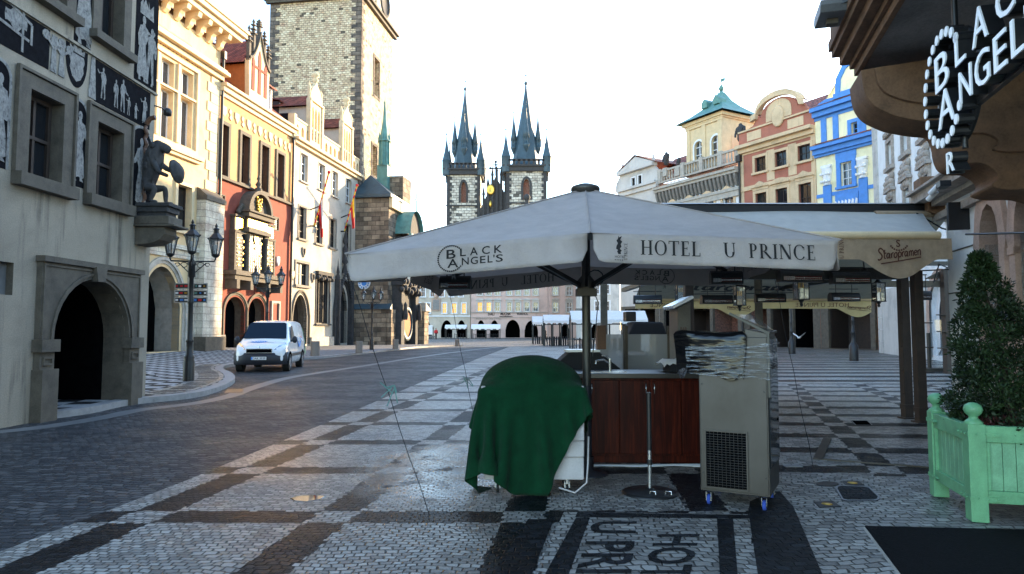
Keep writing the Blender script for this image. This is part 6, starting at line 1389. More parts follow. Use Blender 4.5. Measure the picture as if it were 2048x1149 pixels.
t, X, Z = farhouse('corner_house', 'cream corner house with iron balcony behind the far white awnings', 1161, 1240, YF-14, 15.0, 'lgrey',
    [(1170,1179,622,603),(1190,1199,622,603),(1210,1219,622,603)]+[(1170+20*k,1179+20*k,588-34*j,570-34*j) for k in range(3) for j in (0, 1)], None, 'white', None, [(1180,1200,648)])
b = MB(); b.box(X(1150), X(1172), -1.2, 0, Z(630), Z(629)); 
for k in range(12): x = X(1150)+(X(1172)-X(1150))*k/11; b.box(x-.05, x+.05, -1.2, -1.12, Z(629), Z(619))
b.box(X(1150), X(1172), -1.22, -1.1, Z(619), Z(618)); b.build('balcony', mm('black'), t)
# ------------------------------------------------------------------ the big square parasol in front
PX, PY, PH = 0.83, 7.55, 3.18
_ax, _ay = Vector((1, -.09)).normalized(), Vector((.09, 1)).normalized()
def um(a, b, z): return Vector((_ax.x*a*2+_ay.x*b*2, _ax.y*a*2+_ay.y*b*2, z))       # local to the pole foot, corners at +-1
UM = thing('parasol', 'big square grey canvas parasol with black hotel lettering on its valance', 'parasol', (PX, PY, 0))
# rim in order: front-left, front, front-right, right, back-right, back, back-left, left
RIM = [um(-1.045,-1,2.24), um(0,-1,2.40), um(1,-1,2.31), um(1,0,2.50), um(1,1,2.44), um(0,1,2.49), um(-1,1,2.31), um(-1,0,2.40)]
TOP = Vector((0, 0, PH))
b = MB()
for i in range(8):
    A, B = RIM[i], RIM[(i+1) % 8]; rows = []
    for k in range(13):
        s = k/12; row = []
        for j in range(9):
            q = j/8; e = A+(B-A)*q; p = TOP+(e-TOP)*(0.035+.965*s)
            p.z -= .05*math.sin(PI*s)*math.sin(PI*q)**.7 + .03*math.sin(PI*q)*s*s*.6
            p.z += .004*math.sin(17*s+9*q+i)*math.sin(PI*q)
            row.append(p)
        rows.append(row)
    b.grid(rows)
can = b.build('canopy', mm('canvas'), UM)
b = MB()
for i in range(8):
    A = RIM[i]; b.tube([TOP+(A-TOP)*(.04+.96*k/10)+Vector((0, 0, .006)) for k in range(11)], .007, 5)
b.build('seam', mm('canvas'), can)
b = MB(); b.lathe([(.0, .085), (.06, .08), (.15, .05), (.165, .03), (.165, .005), (.13, -.03)], (0, 0, PH-.02), 24); b.build('cap', mm('galv'), UM)
DROP = .245
def vpoint(i, s, t, off=0.0, seg=1.0):
    """valance i (between rim i and i+1): s along 0..1, t down 0..1; rounded at its ends, softly folded"""
    A, B = RIM[i], RIM[(i+1) % 8]; e = A+(B-A)*s; n = Vector((B.y-A.y, -(B.x-A.x), 0)).normalized()
    L = (B-A).length
    w = (.022*math.sin(s*9+i*2.1)+.012*math.sin(s*23+i))*t + .018*t*t
    dn = Vector((A.x-B.x, A.y-B.y, 0)).normalized()*0
    endfold = .05*math.exp(-((1-s)/.09)**2)*math.sin(t*3)*(1 if i % 2 == 0 else .6)+.05*math.exp(-(s/.09)**2)*math.sin(t*3+.5)*.6
    return e + n*(w-endfold+off) + Vector((0, 0, -DROP*t))
VAL = []
for i in range(8):
    L = (RIM[(i+1) % 8]-RIM[i]).length; rows = []; ns = 48
    for k in range(ns+1):
        s = k/ns; d = min(s, 1-s)*L; r = .085
        tm = 1.0 if d > r else 1-(1-math.sqrt(max(0, 1-((r-d)/r)**2)))*r/DROP*1.3
        # a slit with rounded lower corners, a hand wide, where two valances meet on the ribs
        rows.append([vpoint(i, .012+s*.976, tm*q/6) for q in range(7)])
    b = MB(); b.grid(rows); v = b.build('valance', mm('canvas'), UM)
    m = v.modifiers.new('thick', 'SOLIDIFY'); m.thickness = .003; m.offset = 0
    VAL.append((v, L))
def disc(x, y, r, n=10, mb=None):
    mb.add([(x+r*math.cos(2*PI*k/n), y+r*math.sin(2*PI*k/n), 0) for k in range(n)], [tuple(range(n))])
def logo_angel(nd=40, bold=.01):
    """ring of dots, tall B over A, small capitals; ring radius 1, centre 0"""
    mb = MB()
    for k in range(nd):
        a = R(40)+2*PI*k/nd
        if -R(34) < ((a+PI) % (2*PI))-PI < R(36): continue
        disc(math.cos(a), math.sin(a), .068 if nd > 30 else .095, 10, mb)
    def put_(s, x, y, h, w, bold=bold):
        q = font_mb(s, 1.0, bold=bold); x0, x1 = width(q); k = w/(x1-x0); ky = h/.72; mb.join(MB().add([(x+(v[0]-x0)*k, y+v[1]*ky, 0) for v in q.v], q.f))
    put_('B', -.35, .0, .72, .72); put_('A', -.28, -.72, .70, .86)
    for ch, x, w in (('L', .72, .46), ('A', 1.5, .62), ('C', 2.45, .62), ('K', 3.42, .62)): put_(ch, x, .12, .62, w)
    for ch, x, w in (('N', .85, .55), ('G', 1.55, .58), ('E', 2.3, .44), ('L', 2.9, .40), ("'", 3.35, .1), ('S', 3.55, .56)): put_(ch, x, -.58, .58, w)
    put_('R', .08, -1.62, .40, .36)
    return mb
LOGO = logo_angel()
HOTEL, HOTEL_W = serif('HOTEL')
U_, U_W = serif('U'); PRINCE, PRINCE_W = serif('PRINCE')
def on_valance(i, src, s0, t0, size, m, inner=False, kx=1.0, z_k=1.0, name='lettering'):
    v, L = VAL[i]; b = MB()
    sg = -1 if inner else 1
    place_text(b, src, lambda x, y, l: vpoint(i, s0+x*size*kx/L, t0-y*size/DROP, sg*(.006+l*.5)))
    b.build(name, mm(m), v)
for i, inner, m in ((0, False, 'ink'), (4, True, 'inkg'), (6, True, 'inkg'), (2, False, 'ink')):
    on_valance(i, LOGO, .44 if not inner else .42, .47, .108, m, inner, name='emblem')
for i, inner, m in ((1, False, 'ink'), (5, True, 'inkg'), (3, True, 'inkg'), (7, False, 'ink')):
    sz = .120
    on_valance(i, HOTEL, .205, .69, sz, m, inner, .87); on_valance(i, U_, .535, .69, sz, m, inner, .87); on_valance(i, PRINCE, .635, .69, sz, m, inner, .84)
# hotel badge on the front right valance: column-like emblem, small upright words
q = MB(); prof = [(-.05, 0), (.06, 0), (.05, .12), (.1, .2), (.02, .3), (.09, .42), (.06, .55), (.12, .7), (.04, .8), (.11, 1.0), (.0, .93), (-.03, 1.02), (-.06, .85), (-.12, .75), (-.06, .6), (-.12, .45), (-.14, .3), (-.06, .22), (-.1, .15)]
q.add([(x*1.3, y, 0) for x, y in prof], [tuple(range(len(prof)))]); on_valance(1, q, .118, .70, .15, 'ink', name='badge')
pr, pw = serif('U PRINCE'); q = MB(); q.add([(-y*.17, x*.17*.75, z) for x, y, z in pr.v], pr.f); on_valance(1, q, .150, .90, .165, 'ink', name='badge_words')
hq = font_mb('HOTEL', 1.0); on_valance(1, hq, .098, .83, .028, 'ink', name='badge_words'); q = MB()
for k in range(5): disc(k*.5, 0, .16, 5, q)
on_valance(1, q, .100, .90, .03, 'ink', name='badge_stars')
# pole, hub, ribs and struts
b = MB(); b.tube([(0, 0, .0), (0, 0, 2.1)], .047, 20); b.build('pole', mm('galv'), UM)
b = MB(); b.tube([(0, 0, .0), (0, 0, .98)], .0535, 20); b.lathe([(.22, 0), (.22, .02), (.07, .05), (.07, .2)], (0, 0, .004), 20); b.build('pole_sleeve', mm('vanb'), UM)
b = MB(); b.box(-.11, .11, -.11, .11, 1.97, 2.05); b.lathe([(.10, 2.05), (.10, 2.14), (.05, 2.2), (.045, PH-.06)], (0, 0, 0), 14); b.build('hub', mm('woodb') if False else mm('galv'), UM)
for i in range(8):
    A = RIM[i]; ub = TOP+(A-TOP)*.03-Vector((0, 0, .06)); ue = TOP+(A-TOP)*.985-Vector((0, 0, .045)); mid = ub+(ue-ub)*.52
    b = MB(); b.bar(ub, ue, .035, .05); r = b.build('rib', mm('black'), UM)
    d = Vector((A.x, A.y, 0)).normalized(); b = MB(); b.bar(Vector((0, 0, 2.09))+d*.09, mid-Vector((0, 0, .02)), .03, .042); b.build('strut', mm('black'), UM)
b = MB()
b.tube([(.10+.09*math.cos(t), -.05, 2.17+.09*math.sin(t)) for t in [2*PI*i/24*2.2 for i in range(25)]], .007, 6)
b.tube([(.05, -.06, 2.1), (.12, -.1, 1.9), (.1, -.04, 1.6), (.06, -.05, 1.3)], .006, 5); b.build('cable_coil', mm('black'), UM)
# guy cords with knotted turquoise ties
def cord(label, p0, p1, tie=None):
    t = thing('guy_cord', label, 'cord', tuple(p1)); p0, p1 = Vector(p0)-Vector(p1), Vector((0, 0, 0)); b = MB()
    b.tube([p0+(p1-p0)*k/8+Vector((.006*math.sin(k*2), 0, -.02*math.sin(PI*k/8))) for k in range(9)], .0035, 5); b.tube([p1, p1-Vector((0, 0, .006))], .02, 6); b.build('line', mm('dcloth'), t)
    if tie:
        c = p0+(p1-p0)*tie; b = MB()
        for k in range(5): b.tube([c, c+Vector((rng.uniform(-.07, .07), rng.uniform(-.04, .04), rng.uniform(-.02, .05))), c+Vector((rng.uniform(-.1, .1), rng.uniform(-.05, .05), rng.uniform(-.16, -.03)))], .005, 5)
        b.build('tie', mm('copper'), t)
UMo = Vector((PX, PY, 0))
cord('thin slanting cord with a turquoise tie from the left parasol corner to the paving', UMo+RIM[0]+Vector((.04, .05, -.2)), G(859, 1031), .46)
cord('thin cord with a turquoise tie running down behind the green blanket', UMo+RIM[6]+Vector((.1, -.2, -.2)), (-.35, 8.3, .02), .55)
cord('thin upright cord dropping to the paving right of the steel cabinet', UMo+RIM[4]+Vector((.30, -.9, -.2)), G(1627, 937))
# ------------------------------------------------------------------ infrared heaters
def heater(name_label, loc, w=.6, rz=0.0, hang=.35, tilt=.25, big=1.0, mount=True):
    t = thing('patio_heater', name_label, 'heater', loc, rz, 'electric patio heaters under the canopies')
    h, d = .11*big, .075*big; b = MB(); P = []
    for k in range(13): a = PI*k/12; P.append((d*math.cos(a)*1.05, h*.5+h*.75*math.sin(a)))
    P = [(-d, -h*.5)]+[(-x, z) for x, z in [(p[0], p[1]-h*.35) for p in P]]+[(d, -h*.5)]
    b.prism(P, -w/2, w/2, 0, 'yz'); o = b.build('housing', mm('blackp'), t, bev=.004, fix=True)
    b = MB(); b.box(-w*.44, w*.44, -d*1.02-.004, -d*1.02+.006, -h*.3, h*.12); b.build('reflector', mm('chrome'), o)
    b = MB()
    for k in range(2): b.tube([(-w*.2, -d-.012, -.025+.035*k), (w*.43, -d-.012, -.025+.035*k)], .010, 6)
    b.build('heating_tube', mm('redtube'), o)
    b = MB()
    for k in range(19): x = -w*.43+w*.86*k/18; b.box(x-.002, x+.002, -d-.03, -d-.026, -h*.4, h*.2)
    b.box(-w*.44, w*.44, -d-.03, -d-.026, h*.2, h*.24); b.box(-w*.44, w*.44, -d-.03, -d-.026, -h*.44, -h*.4); b.build('guard', mm('black'), o)
    if mount:
        b = MB()
        for s in (-1, 1): b.tube([(s*w*.28, 0, h*.5), (s*w*.28, 0, h*.5+hang)], .008, 6)
        b.tube([(-w*.5, 0, h*.5+hang*.35), (w*.5, 0, h*.5+hang*.35)], .008, 6); b.bar((0, 0, h*.5+hang), (0, .0, h*.5+hang+.02), w*.7, .03); b.build('bracket', mm('black'), t)
    return t
MAT['redtube'] = simple('dark_red_tube', (0.10, 0.012, 0.008), 0.4, bump=0)
heater('black box heater slung under the left side of the grey parasol', at(911, 570, 8.0), .37, R(-5), .12, big=1.0); heater('black box heater slung under the right side of the grey parasol', at(1452, 560, 8.0), .37, R(-5), .12, big=1.0)
# ------------------------------------------------------------------ cart under a green blanket (the blanket is settled by a small cloth solve)
MAT['cartw'] = simple('dimmed_white_panel', (0.46, 0.43, 0.42), 0.5, var=.2, scale=5, bump=.05)  # white darkened in its colour for the dim light under the parasol
cx0, cx1, cy0, cy1 = -.30, .70, 6.62, 7.28
CT = thing('vending_cart', 'white panelled cart on castors hidden under the green blanket', 'cart', ((cx0+cx1)/2, (cy0+cy1)/2, 0))
W2_, D2_ = (cx1-cx0)/2, (cy1-cy0)/2
b = MB(); b.box(-W2_+.03, W2_-.0, -D2_+.03, D2_, .14, .36); b.box(-W2_-.0, W2_, -D2_, D2_, .363, .52); b.box(-W2_, W2_, -D2_-.02, D2_, .523, 1.05); b.build('body', mm('cartw'), CT, bev=.012)
b = MB(); b.lathe([(.98, 0), (.93, .12), (.7, .21), (.3, .255), (0, .26)], (0, 0, 1.05), 24, sx=W2_*.88, sy=D2_*.9); b.build('dome_lid', mm('cartw'), CT)
for sx in (-1, 1):
    for sy in (-1, 1):
        x, y = sx*(W2_-.16), sy*(D2_-.12); b = MB(); b.tube([(x, y, .14), (x, y, .10)], .03, 8); b.box(x-.028, x+.028, y-.015, y+.015, .05, .11); o = b.build('castor', mm('chrome'), CT)
        b = MB(); b.tube([(x-.012, y, .045), (x+.012, y, .045)], .045, 14); b.build('wheel', mm('rubber'), o)
b = MB(); b.tube([(W2_-.25, -D2_-.02, .08), (W2_-.1, -D2_-.06, .04), (W2_+.02, -D2_, .12), (W2_+.04, -D2_+.05, .3), (W2_+.05, -D2_+.08, .55)], .009, 6); b.build('hose', mm('cartw'), CT)
def solve_blanket():
    N = 58; side = 1.84; h = side/(N-1); rs = np.random.RandomState(3)
    g = np.linspace(-side/2, side/2, N); X, Y = np.meshgrid(g, g, indexing='ij'); a = R(53)
    P = np.stack([X*math.cos(a)-Y*math.sin(a), X*math.sin(a)+Y*math.cos(a), np.full_like(X, 1.42)], -1)
    P[..., 0] += -.21; P[..., 1] += -.15; P[..., 2] += rs.uniform(-.02, .02, (N, N)); V = np.zeros_like(P)
    hx, hy, r = W2_+.025, D2_+.04, .06
    def collide(P):
        # rounded box
        q = np.abs(P-np.array([0, 0, .55]))-np.array([hx-r, hy-r, .50-r]); qm = np.maximum(q, 0); d = np.linalg.norm(qm, axis=-1)+np.minimum(q.max(-1), 0)-r
        inside = d < .008
        n = np.where(q > 0, q, 0); ins = (q.max(-1) <= 0); k = q.argmax(-1); e = np.eye(3)[k]; n = np.where(ins[..., None], e, n); n = n*np.sign(P-np.array([0, 0, .55])); n /= np.maximum(np.linalg.norm(n, axis=-1, keepdims=True), 1e-9)
        P += np.where(inside[..., None], n*(.008-d)[..., None], 0)
        c = np.array([0, 0, 1.0]); sc = np.array([hx*.97, hy*.97, .325]); u = (P-c)/sc; l = np.linalg.norm(u, axis=-1); m0 = m = (l < 1.03) & (P[..., 2] > .97)
        P2 = c+u/np.maximum(l, 1e-6)[..., None]*1.02*sc; P[...] = np.where(m[..., None], P2, P)
        dp = P[..., :2]-np.array([PX-(cx0+cx1)/2, PY-(cy0+cy1)/2]); l = np.linalg.norm(dp, axis=-1); m = l < .075; P[..., :2] = np.where(m[..., None], np.array([PX-(cx0+cx1)/2, PY-(cy0+cy1)/2])+dp/np.maximum(l, 1e-6)[..., None]*.075, P[..., :2])
        P[..., 2] = np.maximum(P[..., 2], .012); return inside | m0 | (P[..., 2] < .013)
    def con(P, A, B, L, k):
        d = P[B]-P[A]; l = np.linalg.norm(d, axis=-1, keepdims=True); c = d*(1-L/np.maximum(l, 1e-9))*.5*k; P[A] += c; P[B] -= c
    S = slice
    def pairs(di, dj):
        out = []
        for par in (0, 1):
            if di: 
                out.append(((S(par*di, N-di, None), S(max(0, -dj), N-max(0, dj))), (S(par*di+di, N, None), S(max(0, dj), N-max(0, -dj)))))
                break
            else:
                out.append(((S(0, N), S(0, N-dj)), (S(0, N), S(dj, N)))); break
        return out
    cons = []
    for di, dj, k in ((1, 0, 1), (0, 1, 1), (1, 1, .5), (1, -1, .5), (2, 0, .10), (0, 2, .10)):
        L = h*math.hypot(di, dj)
        for A, B in pairs(di, dj): cons.append((A, B, L, k))
    dt = 1/60
    for step in range(170):
        V[..., 2] -= 9.8*dt; V *= .975; Q = P+V*dt
        for it in range(20):
            for A, B, L, k in cons:
                d = Q[B]-Q[A]; l = np.linalg.norm(d, axis=-1, keepdims=True); c = d*(1-L/np.maximum(l, 1e-9))*.5*k*.62
                Q[A] += c; Q[B] -= c
            hit = collide(Q)
        hold = (hit & (Q[..., 2] > .02))[..., None]; Q = np.where(hold, P+(Q-P)*.12, Q); collide(Q)
        V = (Q-P)/dt; V = np.where(hold, V*.1, V); P = Q
    return P, N
_P, _N = solve_blanket()
BL = MB(); BL.grid([[tuple(_P[i, j]) for j in range(_N)] for i in range(_N)])
o = BL.build('blanket', mm('green'), None, ((cx0+cx1)/2, (cy0+cy1)/2, 0)); tag(o, 'dark green blanket thrown over the cart with one corner hanging to the ground', 'blanket')
m = o.modifiers.new('thick', 'SOLIDIFY'); m.thickness = .006; m.offset = 1
m = o.modifiers.new('sub', 'SUBSURF'); m.levels = 1; m.render_levels = 1
# ------------------------------------------------------------------ bar counter, steel cabinet and the things on and around them
BX0, BX1, BY0, BY1, BZ = .35, 2.72, 8.12, 8.85, 1.075
BC = thing('bar_counter', 'dark red wooden bar counter with steel worktop standing under the parasol', 'bar counter', (BX0, BY0, 0), R(-1.5))
Lb = BX1-BX0; b = MB(); b.box(0, Lb, .03, BY1-BY0, .10, BZ-.06); b.box(.02, Lb-.02, .10, BY1-BY0-.04, 0, .098); b.build('carcass', mm('woodr'), BC)
b = MB(); b.box(-.04, Lb+.04, -.05, BY1-BY0+.05, BZ-.055, BZ); b.build('worktop', mm('steel'), BC, bev=.004)
ds = [0, .32, .595+.3, 1.3, 1.62, 2.2, Lb]; ds = [.0, .55, .925, 1.29, 1.66, 2.1, Lb]
for i in range(len(ds)-1):
    b = MB(); b.box(ds[i]+.006, ds[i+1]-.006, -.0, .028, .13, BZ-.085); d = b.build('door', mm('woodr'), BC, bev=.004)
    b = MB(); x = ds[i+1]-.05 if i % 2 == 0 else ds[i]+.05; b.tube([(x, -.004, BZ-.12), (x, -.03, BZ-.13), (x, -.03, BZ-.23), (x, -.004, BZ-.24)], .006, 6); b.build('handle', mm('chrome'), d)
b = MB(); x = .86; b.tube([(x, .35, BZ), (x, .35, BZ+.16)], .016, 10); b.tube([(x, .35, BZ+.10), (x-.08, .30, BZ+.15), (x-.18, .26, BZ+.135), (x-.185, .258, BZ+.10)], .011, 8); b.tube([(x, .35, BZ+.16), (x-.02, .35, BZ+.18), (x-.10, .33, BZ+.20)], .009, 6); b.build('tap', mm('chrome'), BC)
b = MB(); b.box(.52, 1.05, .18, .55, BZ+.001, BZ+.004); b.build('sink_rim', mm('chrome'), BC)
# black covered machine on the left of the counter with a box and board on it
t = thing('covered_machine', 'slope sided machine under a black cover with a white top behind the bar tap', 'covered machine', (1.02, 9.2, 0))
b = MB(); b.prism([(-.46, BZ-.4), (.50, BZ-.4), (.42, BZ+.0), (.14, BZ+.22), (-.26, BZ+.22), (-.46, BZ+.05)], -.25, .3); b.build('cover', mm('dcloth'), t, bev=.02)
b = MB(); b.box(-.30, .15, -.22, .28, BZ+.222, BZ+.25); b.build('top_board', mm('white_p'), t); b = MB(); b.box(-.28, .13, -.2, .26, 0, BZ-.402); b.build('stand', mm('dcloth'), t)
o = MB(); o.box(-.06, .06, -.1, .1, 0, .33); o = o.build('wooden_box', mm('woodb'), None, (1.22, 9.3, BZ+.252), bev=.006); tag(o, 'upright brown wooden box on the black covered machine', 'box')
t = thing('wrapped_crate', 'flat crate wrapped in white foil on the right of the bar worktop', 'crate', (2.1, 8.5, BZ+.002))
b = MB(); b.box(-.17, .22, -.18, .18, 0, .13); b.build('crate', mm('dcloth'), t)
rows = []
for i in range(15):
    s = -.25+.5*i/14; row = []
    for j in range(13):
        q = -.24+.48*j/12; ex = max(0, abs(s)-.2)+max(0, abs(q)-.19); row.append((s, q, .145-.9*ex+.012*math.sin(i*2.3+j)*math.cos(j*1.9)+.006*rng.uniform(-1, 1)))
    rows.append(row)
b = MB(); b.grid(rows); b.build('foil', mm('fwhite'), t)
# frosted screens on posts behind the bar
for k, (a, c, y, lab) in enumerate(((1196, 1249, 10.2, 'frosted glass wind screen on thin posts behind the bar tap'), (1252, 1337, 10.0, 'wider frosted glass wind screen behind the white wrapped crate'))):
    x0, x1 = at(a, 660, y).x, at(c, 660, y).x; t = thing('wind_screen', lab, 'screen', ((x0+x1)/2, y, 0), 0, 'frosted screens behind the bar'); w = (x1-x0)/2
    b = MB(); b.box(-w, w, -.006, .006, .35, at(1250, 669, y).z); b.build('pane', mm('fglass'), t)
    for s in (-1, 1): b = MB(); b.box(s*w-.022, s*w+.022, -.02, .02, 0, at(1250, 652, y).z); b.build('post', mm('stone'), t)
t = thing('cloth_covered_stack', 'black cloth covered stack of furniture above the frosted screens', 'furniture stack', (2.02, 11.2, 0))
b = MB(); xs = [at(p, 650, 11.2).x-2.02 for p in (1250, 1262, 1318, 1326)]; b.prism([(xs[0], .6), (xs[0]+.02, 1.55), (xs[1], at(1, 644, 11.2).z), (xs[2], at(1, 645, 11.2).z), (xs[3], 1.5), (xs[3]+.02, .6)], -.3, .4); b.box(xs[0]+.05, xs[3]-.05, -.2, .3, 0, .598); b.build('cover', mm('dcloth'), t, bev=.03)
b = MB(); b.box(at(1249, 630, 11.2).x-2.02, at(1269, 630, 11.2).x-2.02, -.15, .15, at(1, 643.5, 11.2).z, at(1, 624, 11.2).z); b.build('black_box', mm('blackp'), t, bev=.01)
# tall grey kiosk cabinet with slanting steel lid
t = thing('kiosk_cabinet', 'tall grey kiosk cabinet with slanting steel lid and faded red words beside the bar', 'kiosk', (2.22, 9.3, 0))
b = MB(); a, c = at(1347, 660, 9.3).x-2.22, at(1372, 660, 9.3).x-2.22; zt = at(1, 615, 9.3).z; b.prism([(a, 0), (c, 0), (c, zt+.08), (a, zt-.02)], -.25, .25); b.build('body', mm('slab'), t, bev=.006)
b = MB(); b.obox(((a+c)/2-.02, 0, zt+.06), (.14, 0, .07), (0, .3, 0), (-.008, 0, .02)); b.build('lid', mm('chrome'), t, bev=.004)
for k, s in enumerate(('BAR', 'ICES')): q = font_mb(s, .07); b = MB(); place_text(b, q, lambda x, y, l: (a+.03+x*.7, -.253, 1.58-.11*k+y)); b.build('faded_word', mm('inkb'), t)
# steel freezer cabinet on castors
FX, FY, FR_ = 1.985, 6.12, math.atan2(-.19, .52)
FZ = thing('freezer_cabinet', 'tall brushed steel cabinet on blue castors with square wire grille and plastic wrapped top', 'cabinet', (FX, FY, 0), R(-28))
hw, dp, z0, z1 = .30, .66, .135, 1.53
b = MB(); b.box(-hw, hw, 0, dp, z0, z1); b.build('body', mm('steel'), FZ, bev=.006)
b = MB(); b.box(hw+.001, hw+.012, .03, dp-.03, z0+.25, z1-.02); b.build('side_panel', mm('glassd'), FZ)
b = MB(); b.box(-hw+.012, hw-.012, -.008, -.0, z0+.02, z1-.35); b.build('front_panel', mm('steel'), FZ, bev=.003)
gx0, gx1, gz0, gz1 = -hw+.06, hw-.19, z0+.05, z0+.54
b = MB(); b.box(gx0, gx1, -.012, -.009, gz0, gz1, 0); b.build('grille_back', mm('void'), FZ)
b = MB(); frame_rect(b, gx0, gx1, gz0, gz1, .014, -.024, -.008)
for i in range(1, 22): z = gz0+(gz1-gz0)*i/22; b.tube([(gx0, -.018, z), (gx1, -.018, z)], .0022, 5)
for i in range(1, 10): x = gx0+(gx1-gx0)*i/10; b.tube([(x, -.021, gz0), (x, -.021, gz1)], .0018, 5)
b.build('grille', mm('steel'), FZ)
for x, z in ((-hw+.03, .3), (-hw+.03, 1.1), (hw-.03, .3), (hw-.03, 1.05)): MB().tube([(x, -.008, z), (x, -.014, z)], .009, 8).build('screw', mm('black'), FZ)
MB().tube([(-.01, -.006, 1.16), (.05, -.006, 1.16)], .012, 6).build('latch', mm('black'), FZ)
for sx in (-1, 1):
    for y in (.08, dp-.08):
        x = sx*(hw-.06); b = MB(); b.lathe([(.035, z0), (.035, z0-.012), (.018, z0-.02)], (x, y, 0), 10); b.box(x-.024, x-.018, y-.03, y+.025, .04, z0-.02); b.box(x+.018, x+.024, y-.03, y+.025, .04, z0-.02); o = b.build('castor', mm('chrome'), FZ)
        b = MB(); b.tube([(x-.014, y, .046), (x+.014, y, .046)], .046, 16, 0); b.tube([(x-.016, y, .05), (x+.016, y, .05)], .03, 12, 1); b.build('wheel', [mm('fblue'), mm('rubber')], o)
# glass chute on the cabinet's right top
b = MB(); zt = z1
b.prism([(.12, zt), (hw, zt), (hw, zt+.03), (.12, zt+.07)], .0, .55); b.build('chute_cheek', mm('steel'), FZ)
b = MB(); b.add([(.00, .02, zt+.21), (hw+.01, .02, zt+.05), (hw+.01, .55, zt+.05), (.10, .55, zt+.21)], [(0, 1, 2, 3)]); b.build('glass_lid', mm('cglass'), FZ)
b = MB(); b.bar((-.02, .02, zt+.215), (hw+.02, .02, zt+.03), .022, .022); b.bar((hw+.01, .02, zt+.03), (hw+.01, .58, zt+.05), .02, .02); b.bar((hw+.01, .02, 1.0), (hw+.01, .02, zt+.03), .02, .02); b.build('chute_frame', mm('galv'), FZ)
# black sheet wrapped round the top, and stretch film
tp = NT('black_sheet'); co = tp.co(); nz = tp.noise(tp.map(co, (1, 1, 1), rot=(0, R(35), 0)), 2.6, 2, .4, .3); nz2 = tp.noise(tp.map(co, (1.5, 1.5, 6), rot=(0, R(25), 0)), 3.0, 2, .4)
MAT['bag'] = tp.done((.004, .004, .005), .16, 0, tp.bump(tp.M('ADD', nz, tp.M('MULTIPLY', nz2, .3)), .6, .06), .35)
def crumple(p, k): return Vector(p)+Vector((math.sin(p[2]*9+p[0]*7+p[1]*5), math.cos(p[2]*8+p[0]*9), math.sin(p[0]*11+p[1]*9)))*k
BAG = thing('plastic_sheet', 'shiny black plastic sheet and clear film wrapped round the top of the steel cabinet', 'plastic wrapping', (FX, FY, 0), R(-28))
rows = []
ring = [(-.52, .0), (-.36, -.05), (-.2, -.06), (-.0, -.055), (.10, -.05), (.12, -.02), (.12, .3), (.1, .68), (-.2, .7), (-.5, .68), (-.56, .4), (-.55, .15), (-.52, .0)]
ring = [p for p in smooth_line(ring, 4)]
for k in range(17):
    s = k/16; z = 1.17+.40*min(1, s*1.25); row = []
    ins = max(0, (s-.8)/.2)
    for i, (x, y) in enumerate(ring):
        cxx, cyy = -.2, .3; x2 = x+(cxx-x)*ins; y2 = y+(cyy-y)*ins
        dz = -.10*max(0, (-.1-x)/.45)*(1-s)*math.sin(x*6) + .03*math.sin(i*.9)*(1-s)
        row.append(crumple((x2, y2, z+dz), .012*(1-ins)))
    rows.append(row)
b = MB(); b.grid(rows); o = b.build('black_sheet', mm('bag'), BAG)
tf = NT('stretch_film'); co = tf.co(); nz = tf.noise(tf.map(co, (2.0, 2.0, 26), rot=(0, R(7), 0)), 3.0, 4, .6)
gl = tf.n('BsdfGlossy'); gl.inputs['Roughness'].default_value = .12; gl.inputs['Color'].default_value = (.9, .92, .95, 1); tf.put(tf.bump(nz, .8, .04), gl.inputs['Normal']); tr = tf.n('BsdfTransparent'); mx = tf.n('MixShader')
tf.put(tf.M('MULTIPLY', tf.sstep(nz, .44, .66), .62), mx.inputs[0]); tf.t.links.new(tr.outputs[0], mx.inputs[1]); tf.t.links.new(gl.outputs[0], mx.inputs[2]); tf.t.links.new(mx.outputs[0], tf.out.inputs[0]); MAT['film'] = tf.mat
rows = []
ring2 = smooth_line([(-.40, -.075), (-.2, -.085), (.1, -.08), (hw-.02, -.03), (hw+.03, 0), (hw+.035, .3), (hw+.03, dp+.02)], 5)
for k in range(8):
    s = k/7; rows.append([crumple((x, y, 1.19+.25*s-.06*max(0, x)*s*0+.10*(x+.4)*(s-.5)), .006) for x, y in ring2])
b = MB(); b.grid(rows); b.build('clear_film', mm('film'), BAG)
# parasol foot standing alone
t = thing('parasol_stand', 'round black parasol foot with a bare chrome tube in front of the bar', 'parasol base', G(1300, 988))
b = MB(); b.lathe([(.27, 0), (.27, .018), (.24, .03), (.05, .045), (.035, .06)], (0, 0, 0), 36); b.build('disc', mm('black'), t)
b = MB(); b.tube([(0, 0, .04), (0, 0, .42)], .019, 12); b.build('tube', mm('chrome'), t); b = MB(); b.tube([(0, 0, .42), (0, 0, .98)], .024, 12); b.tube([(0, 0, .28), (0, 0, .33)], .026, 12); b.build('sleeve', mm('black'), t)
for x in (-.03, .12): MB().tube([(x, -.15, .03), (x, -.15, .06), (x+.05, -.17, .06), (x+.05, -.17, .03)], .006, 6).build('clip', mm('chrome'), t)
t = tag(MB().tube([(.25+.3*k, 8.02+.03*math.sin(k*1.3)-.0*k, .012) for k in range(9)], .012, 6).tube([(.9+.25*k, 7.98+.04*math.sin(k*2), .012) for k in range(8)], .010, 6).build('water_hose', mm('winwhite'), None), 'pale hose lying along the foot of the bar counter', 'hose')
